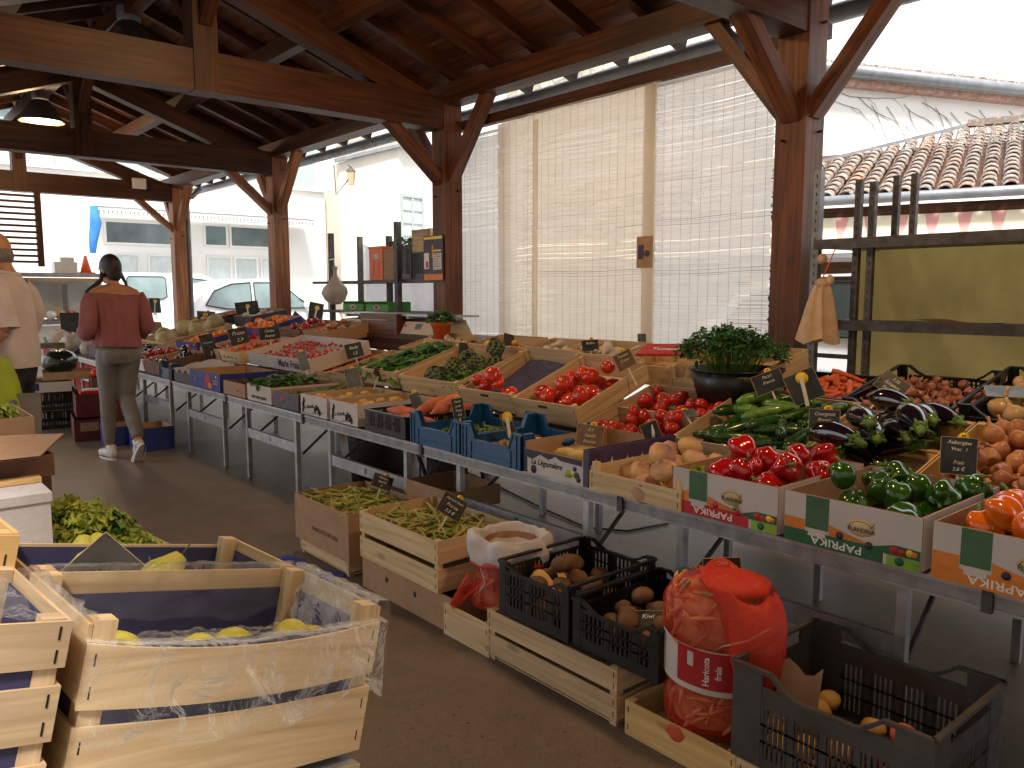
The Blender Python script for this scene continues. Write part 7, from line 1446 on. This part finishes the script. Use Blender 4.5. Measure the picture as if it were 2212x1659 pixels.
hb_ = thing('hanging_bag', 'full cloudy plastic bag hanging from the rack end', 'bag', TR(4.45, 8.42, 1.22, s=.86)); b = MB(); b.lathe([(.001, 0), (.06, .005), (.13, .06), (.17, .15), (.15, .22), (.08, .30), (.03, .38), (.022, .44), (.035, .50), (.001, .52)], 24, 'bag_pl', fn=lambda a, z: 1 + .10 * math.sin(5 * a + z * 8)); b.build('bag_body', hb_); b = MB(); b.tube([(0, 0, .43), (.15, .3, .62), (.5, 1.1, .64)], .008, 6, 'white_pl'); b.build('cord', hb_)
# ================================================================== PEOPLE
def limb(b, pts, rs, n=14): b.tube(pts, rs, n)
def fingers(b, c, d, nrm, s=1.0, curl=1.0, thumb=1):
    "palm at c, fingers along d bending towards nrm"
    d = d.normalized(); nrm = (nrm - d * nrm.dot(d)).normalized(); sd = d.cross(nrm)
    b.tube([c - d * .045 * s, c, c + d * .04 * s], [(.024 * s, .016 * s), (.040 * s, .016 * s), (.040 * s, .014 * s)], 12, side=sd)
    for i, (o, L) in enumerate(((-.030, .062), (-.010, .072), (.010, .068), (.030, .054))):
        p = c + d * .038 * s + sd * o * s; a = curl * .5; q = [p - d * .02 * s, p]
        for k in range(3): v = d * math.cos(a) + nrm * math.sin(a); q.append(q[-1] + v * L * s / 3); a += curl * .6
        b.tube(q, [.009 * s] * 2 + [.0088 * s, .008 * s, .0066 * s], 8)
    p = c - d * .02 * s + sd * -.034 * s * thumb; v = (d * .6 - sd * thumb + nrm * .5).normalized(); b.tube([p, p + v * .03 * s, p + (v + d * .8 + nrm * .4).normalized() * .06 * s], [.012 * s, .010 * s, .008 * s], 8)
def head(b, c, yaw, s=1.0):
    T = Matrix.Translation(c) @ Matrix.Rotation(yaw, 4, 'Z') @ Matrix.Scale(s, 4)      # faces +y
    b.ell((0, -.008, .015), (.076, .094, .098), None, 18, 12, T=T); b.ell((0, .028, -.05), (.052, .058, .062), None, 14, 10, T=T); b.ell((0, .050, -.088), (.026, .026, .022), None, 10, 8, T=T)
    b.tube([(0, .083, .018), (0, .104, -.018), (0, .112, -.028)], [.009, .012, .012], 8, T=T); b.ell((0, .088, -.052), (.024, .012, .010), None, 10, 7, T=T)
    for q in (-1, 1): b.ell((q * .078, -.004, -.008), (.010, .020, .032), None, 8, 8, T=T); b.ell((q * .03, .078, .012), (.016, .012, .010), None, 8, 6, T=T)
def eyes(par, c, yaw, s):
    for q in (-1, 1):
        b = MB(); T = Matrix.Translation(c) @ Matrix.Rotation(yaw, 4, 'Z') @ Matrix.Scale(s, 4); b.ell((q * .031, .087, .012), (.012, .006, .006), 'white_pl', 10, 6, T=T); b.ell((q * .031, .0915, .012), (.005, .003, .005), 'ink', 8, 5, T=T); b.build('eye', par)
V = Vector
# woman walking away
wo = thing('person', 'woman with two braids walking away in a rose off-shoulder blouse and grey jeans', 'person', TR(1.72, 6.92, 0, .12) @ Matrix.Diagonal((.88, .95, 1, 1)))
sk = MB(); sk.mats = [M['skin']]
hc = V((-.015, .045, 1.535)); head(sk, hc, .35, 1.0)
limb(sk, [(-.012, .02, 1.50), (-.005, .005, 1.42), (0, -.01, 1.36)], [.052, .050, .075]); sk.tube([(-.19, -.005, 1.335), (-.09, -.012, 1.368), (0, -.015, 1.372), (.09, -.012, 1.368), (.19, -.005, 1.335)], [(.05, .045), (.058, .052), (.062, .056), (.058, .052), (.05, .045)], 12)
limb(sk, [(0, -.005, 1.36), (0, -.01, 1.20), (0, 0, 1.03), (0, 0, .90)], [(.155, .10), (.145, .10), (.12, .09), (.16, .11)], 18)
for s in (-1, 1):
    limb(sk, [(s * .19, 0, 1.335), (s * .235, -.03, 1.21), (s * .25, -.02, 1.10)], [.052, .044, .038]); limb(sk, [(s * .25, -.02, 1.10), (s * .22, .12, 1.08), (s * .14, .24, 1.12)], [.038, .033, .024]); fingers(sk, V((s * .10, .29, 1.135)), V((-s * .6, .7, .25)), V((0, 0, -1)) if s > 0 else V((0, 0, -1)), .9, .9, s)
limb(sk, [(-.085, .03, .90), (-.07, .10, .50), (-.06, .14, .10), (-.06, .16, .07)], [.085, .058, .038, .04]); limb(sk, [(.085, 0, .90), (.06, .03, .50), (.055, -.20, .19), (.055, -.22, .12)], [.085, .058, .036, .038])
body = remesh(sk, 'body', .009, 5, 'skin', wo); eyes(wo, hc, .35, 1.0)
bl_ = MB(); bl_.mats = [M['blouse']]
prof = [(.93, .205, .150), (.97, .200, .148), (1.05, .188, .140), (1.15, .190, .132), (1.24, .198, .130), (1.30, .212, .118), (1.335, .222, .100), (1.345, .205, .085)]
def bsurf(u, v):
    t = v * (len(prof) - 1); i = min(int(t), len(prof) - 2); f = t - i; z, a, c = [prof[i][k] * (1 - f) + prof[i + 1][k] * f for k in range(3)]; an = 6.283 * u; w = 1 + (.035 * math.sin(an * 13 + z * 3) + .02 * math.sin(an * 7)) * (1.1 - .5 * v)
    return V((a * w * math.cos(an), c * w * math.sin(an) - .01, z + .008 * math.sin(an * 2)))
bl_.surf(90, 24, bsurf, 'blouse', True); blo = bl_.build('blouse', wo)
for s in (-1, 1):
    q = MB(); q.mats = [M['blouse']]; pts = [V((s * .185, -.005, 1.325)), V((s * .222, -.015, 1.27)), V((s * .240, -.03, 1.17)), V((s * .250, -.03, 1.09)), V((s * .245, .03, 1.05)), V((s * .215, .12, 1.06)), V((s * .18, .17, 1.08))]
    q.tube(pts, [.066, .070, .074, .076, .074, .062, .042], 22, 'blouse'); 
    for k in range(len(q.v)): x, y, z = q.v[k]; nn = noise.noise(V((x * 16, y * 16, z * 11))) * .022; q.v[k] = (x + s * nn, y - nn, z)
    q.build('sleeve', blo)
jn = MB(); jn.mats = [M['jeans']]
jn.tube([(0, .0, .99), (0, -.005, .92), (0, -.015, .86), (0, -.01, .80)], [(.150, .105), (.178, .128), (.188, .140), (.170, .12)], 22)
jn.tube([(-.085, .0, .86), (-.08, .05, .70), (-.07, .09, .50), (-.062, .13, .30), (-.06, .145, .13)], [.105, .090, .070, .064, .048], 16)
jn.tube([(.085, -.02, .86), (.078, .01, .70), (.066, .02, .50), (.062, -.10, .34), (.058, -.195, .20)], [.108, .092, .072, .066, .050], 16)
for s in (-1, 1): jn.ell((s * .085, -.065, .86), (.088, .075, .085), None, 12, 9)
remesh(jn, 'jeans', .010, 4, 'jeans', wo); b = MB(); b.tube([(.155 * math.cos(a), .112 * math.sin(a) - .003, .965) for a in np.linspace(0, 6.283, 25)], .011, 6, 'jeans'); b.build('waistband', wo)
def shoe(par, T, m='shoe'):
    b = MB(); b.mats = [M[m]]; b.ell((0, .03, .045), (.045, .075, .05), m, 16, 10, T=T); b.ell((0, .13, .032), (.046, .085, .036), m, 16, 10, T=T); b.ell((0, -.03, .05), (.038, .045, .055), m, 14, 9, T=T); b.tube([(0, -.01, .05), (0, -.015, .11)], [.045, .042], 12, m, T=T)
    so_ = remesh(b, 'shoe', .007, 3, m, par); q = MB(); q.surf(24, 2, lambda u, v: V((.047 * math.cos(6.283 * u), .06 + .145 * math.sin(6.283 * u), .022 * v - .012)), 'foam', True, T=T); q.build('sole', so_)
shoe(wo, TR(-.06, .12, .012, .05)); shoe(wo, TR(.055, -.235, .105, -.05, R(-52)))
hr = MB(); hr.mats = [M['hair']]; T = Matrix.Translation(hc) @ Matrix.Rotation(.35, 4, 'Z')
hr.ell((0, -.014, .022), (.087, .102, .105), None, 20, 14, T=T); hr.ell((0, -.055, -.02), (.074, .055, .085), None, 14, 10, T=T)
hair = remesh(hr, 'hair', .008, 2, 'hair', wo)
def braid(pts, r0, r1):
    b = MB(); n = len(pts); L = 18
    P3 = [V(p) for p in pts]; cum = [P3[0].lerp(P3[0], 0)]
    for k in range(L):
        t = k / (L - 1) * (n - 1); i = min(int(t), n - 2); p = P3[i].lerp(P3[i + 1], t - i); r = r0 + (r1 - r0) * k / (L - 1); d = (P3[i + 1] - P3[i]).normalized(); o = d.orthogonal().normalized()
        for s in (-1, 1): b.ell(p + o * r * .45 * s + d * (s * r * .25), (r * .8, r * .8, r * .95), 'hair', 8, 6)
    b.build('braid', wo)
braid([(.070, .035, 1.52), (.092, .01, 1.46), (.098, -.02, 1.42), (.096, -.05, 1.37), (.094, -.055, 1.35)], .020, .009)
braid([(-.085, .03, 1.50), (-.11, .0, 1.45), (-.16, -.02, 1.42), (-.22, -.03, 1.385), (-.255, -.03, 1.36)], .020, .007)
b = MB(); b.box((-.09, -.142, .905), (-.02, -.139, .907), 'tan'); b.build('jeans_label', wo)
# man at the left edge, turned away to the left
mn = thing('person', 'balding man in a pale pink striped shirt and black trousers holding a lime bag', 'person', TR(.815, 5.74, 0, R(60)) @ Matrix.Diagonal((.94, .94, 1, 1)))
sk = MB(); sk.mats = [M['skin']]; hm = V((.0, .06, 1.60)); head(sk, hm, .1, 1.08)
limb(sk, [(0, .03, 1.58), (0, .01, 1.50), (0, -.01, 1.42)], [.062, .062, .085]); limb(sk, [(0, -.01, 1.42), (0, -.01, 1.2), (0, .02, 1.0), (0, 0, .88)], [(.14, .085), (.14, .10), (.15, .11), (.14, .10)], 18)
limb(sk, [(-.215, -.02, 1.40), (-.24, -.06, 1.26), (-.25, -.07, 1.13)], [.06, .052, .044]); limb(sk, [(-.25, -.07, 1.13), (-.25, .06, 1.02), (-.24, .20, .93)], [.044, .04, .028]); fingers(sk, V((-.235, .265, .895)), V((.05, .6, -.6)), V((.8, -.2, -.5)), 1.0, 1.3, -1)
limb(sk, [(.215, -.02, 1.40), (.25, .0, 1.26), (.26, .02, 1.13)], [.06, .052, .044]); limb(sk, [(.26, .02, 1.13), (.25, .12, 1.05), (.22, .24, 1.02)], [.044, .04, .028]); fingers(sk, V((.21, .30, 1.015)), V((-.1, 1, -.1)), V((-.7, 0, -.6)), 1.0, .6, 1)
for s in (-1, 1): limb(sk, [(s * .1, 0, .88), (s * .1, .02, .48), (s * .1, 0, .09)], [.10, .062, .042])
remesh(sk, 'body', .010, 5, 'skin', mn); eyes(mn, hm, .1, 1.08)
sh_ = MB(); sh_.mats = [M['shirt']]
pr2 = [(.90, .200, .165), (.98, .205, .172), (1.10, .205, .170), (1.22, .212, .160), (1.32, .222, .145), (1.40, .205, .125), (1.455, .12, .095), (1.475, .075, .078)]
def ssurf(u, v):
    t = v * (len(pr2) - 1); i = min(int(t), len(pr2) - 2); f = t - i; z, a, c = [pr2[i][k] * (1 - f) + pr2[i + 1][k] * f for k in range(3)]; an = 6.283 * u; w = 1 + noise.noise(V((math.cos(an) * 3, math.sin(an) * 3, z * 5))) * .06
    return V((a * w * math.cos(an), c * w * math.sin(an) + .005, z))
sh_.surf(60, 26, ssurf, 'shirt', True); so2 = sh_.build('shirt', mn)
for s in (-1, 1):
    q = MB(); q.tube([(s * .17, -.01, 1.40), (s * .215, -.03, 1.34), (s * .240, -.055, 1.24), (s * .252, -.07 if s < 0 else 0, 1.14)], [(.075, .07), (.085, .085), (.082, .09), (.082, .095)], 20, 'shirt', cap=False)
    for k in range(len(q.v)): x, y, z = q.v[k]; nn = noise.noise(V((x * 12, y * 12, z * 8))) * .012; q.v[k] = (x + nn, y + nn, z)
    q.build('sleeve', so2)
q = MB(); q.tube([(.085 * math.cos(a), .082 * math.sin(a), 1.475 + .015 * math.sin(a)) for a in np.linspace(0, 6.283, 21)], .016, 8, 'shirt'); q.build('collar', so2)
tr_ = MB(); tr_.mats = [M['trousers']]; tr_.tube([(0, 0, .97), (0, 0, .88), (0, 0, .80)], [(.17, .15), (.18, .15), (.17, .13)], 20)
for s in (-1, 1): tr_.tube([(s * .095, 0, .86), (s * .10, .02, .48), (s * .10, 0, .07)], [.108, .085, .075], 16)
remesh(tr_, 'trousers', .011, 3, 'trousers', mn)
for s in (-1, 1): shoe(mn, TR(s * .1, -.02, .012), 'rubber')
hg = MB(); hg.mats = [M['hair_grey']]; T = Matrix.Translation(hm) @ Matrix.Rotation(.1, 4, 'Z') @ Matrix.Scale(1.08, 4); hg.ell((0, -.050, -.022), (.080, .060, .062), None, 16, 10, T=T)
for s in (-1, 1): hg.ell((s * .064, -.02, -.01), (.018, .045, .045), None, 10, 8, T=T)
remesh(hg, 'hair', .008, 2, 'hair_grey', mn)
lb = thing('shopping_bag', 'lime green plastic carrier bag held by the man', 'bag', TR(.64, 5.50, .62, R(20))); b = MB()
b.surf(40, 18, lambda u, v: V(((.215 - .10 * v ** 2) * math.cos(6.283 * u) + .03 * v, (.10 - .05 * v) * math.sin(6.283 * u) * (1 + .15 * math.sin(u * 30)), .36 * v + .03 * math.sin(u * 12) * (1 - v) + noise.noise(V((math.cos(6.283 * u) * 2, v * 4, 0))) * .02)), 'bag_lime', True); b.surf(12, 4, lambda u, v: V((.2 * (1 - v) * math.cos(6.283 * u), .09 * (1 - v) * math.sin(6.283 * u), .0 - .01 * v)), 'bag_lime', True); b.build('bag_body', lb)
b = MB(); b.tube([(-.03, .0, .34), (.0, .0, .41), (.04, 0, .34)], .01, 8, 'bag_lime'); b.build('handle', lb)
for i, x in enumerate((-.08, .10)): b = MB(); b.lathe([(.001, 0), (.022, 0), (.022, .002), (.001, .002)], 14, 'white_pl' if i == 0 else 'grey_card', T=Matrix.Translation((x, -.105, .09)) @ RX90); b.build('printed_spot', lb)
dc = MB(); dc.surf(14, 10, lambda u, v: V((.36 * u, .02 * math.sin(u * 7 + v * 4), .34 * v - .10 * u * (1 - v))), 'carton'); dc.mats = [M['grey_card']]; dc.mats[0] = mat('taupe_cloth_bag', (.20, .17, .13), .8); tag(dc.build('cloth_bag', None, TR(.56, 5.45, .42, .1)), 'taupe cloth bag hanging under the lime bag', 'bag')
# ================================================================== LIGHT
w = D.worlds.new('World'); scene.world = w; w.use_nodes = True; nt = w.node_tree; bg = nt.nodes['Background']
sk = nt.nodes.new('ShaderNodeTexSky'); sk.sky_type = 'NISHITA'; sk.sun_disc = False; SE, SR = R(60), R(215)
sk.sun_elevation = SE; sk.sun_rotation = SR; sk.air_density = 1; sk.dust_density = 4; sk.ozone_density = 1
tcw = nt.nodes.new('ShaderNodeTexCoord'); nzw = nt.nodes.new('ShaderNodeTexNoise'); nzw.inputs['Scale'].default_value = 1.6; nzw.inputs['Detail'].default_value = 5; nt.links.new(tcw.outputs['Generated'], nzw.inputs['Vector'])
cov = nt.nodes.new('ShaderNodeMapRange'); cov.inputs[1].default_value = .25; cov.inputs[2].default_value = .6; cov.inputs[3].default_value = .80; cov.inputs[4].default_value = 1.0; nt.links.new(nzw.outputs[0], cov.inputs[0])
mxw = nt.nodes.new('ShaderNodeMix'); mxw.data_type = 'RGBA'; nt.links.new(cov.outputs[0], mxw.inputs[0]); nt.links.new(sk.outputs[0], mxw.inputs[6]); mxw.inputs[7].default_value = (7.6, 7.7, 7.9, 1)   # thin bright cloud cover
nt.links.new(mxw.outputs[2], bg.inputs[0]); bg.inputs[1].default_value = .15
sn = D.lights.new('sun', 'SUN'); sn.energy = 5; sn.angle = R(14); sn.color = (1, .96, .9); so = D.objects.new('sun', sn); COL.objects.link(so)
sd = Vector((math.sin(SR) * math.cos(SE), math.cos(SR) * math.cos(SE), math.sin(SE))); so.rotation_euler = sd.to_track_quat('Z', 'Y').to_euler()
vs_ = scene.view_settings; vs_.view_transform = 'Standard'; vs_.look = 'None'; vs_.gamma = 1; vs_.use_curve_mapping = False; vs_.exposure = .74
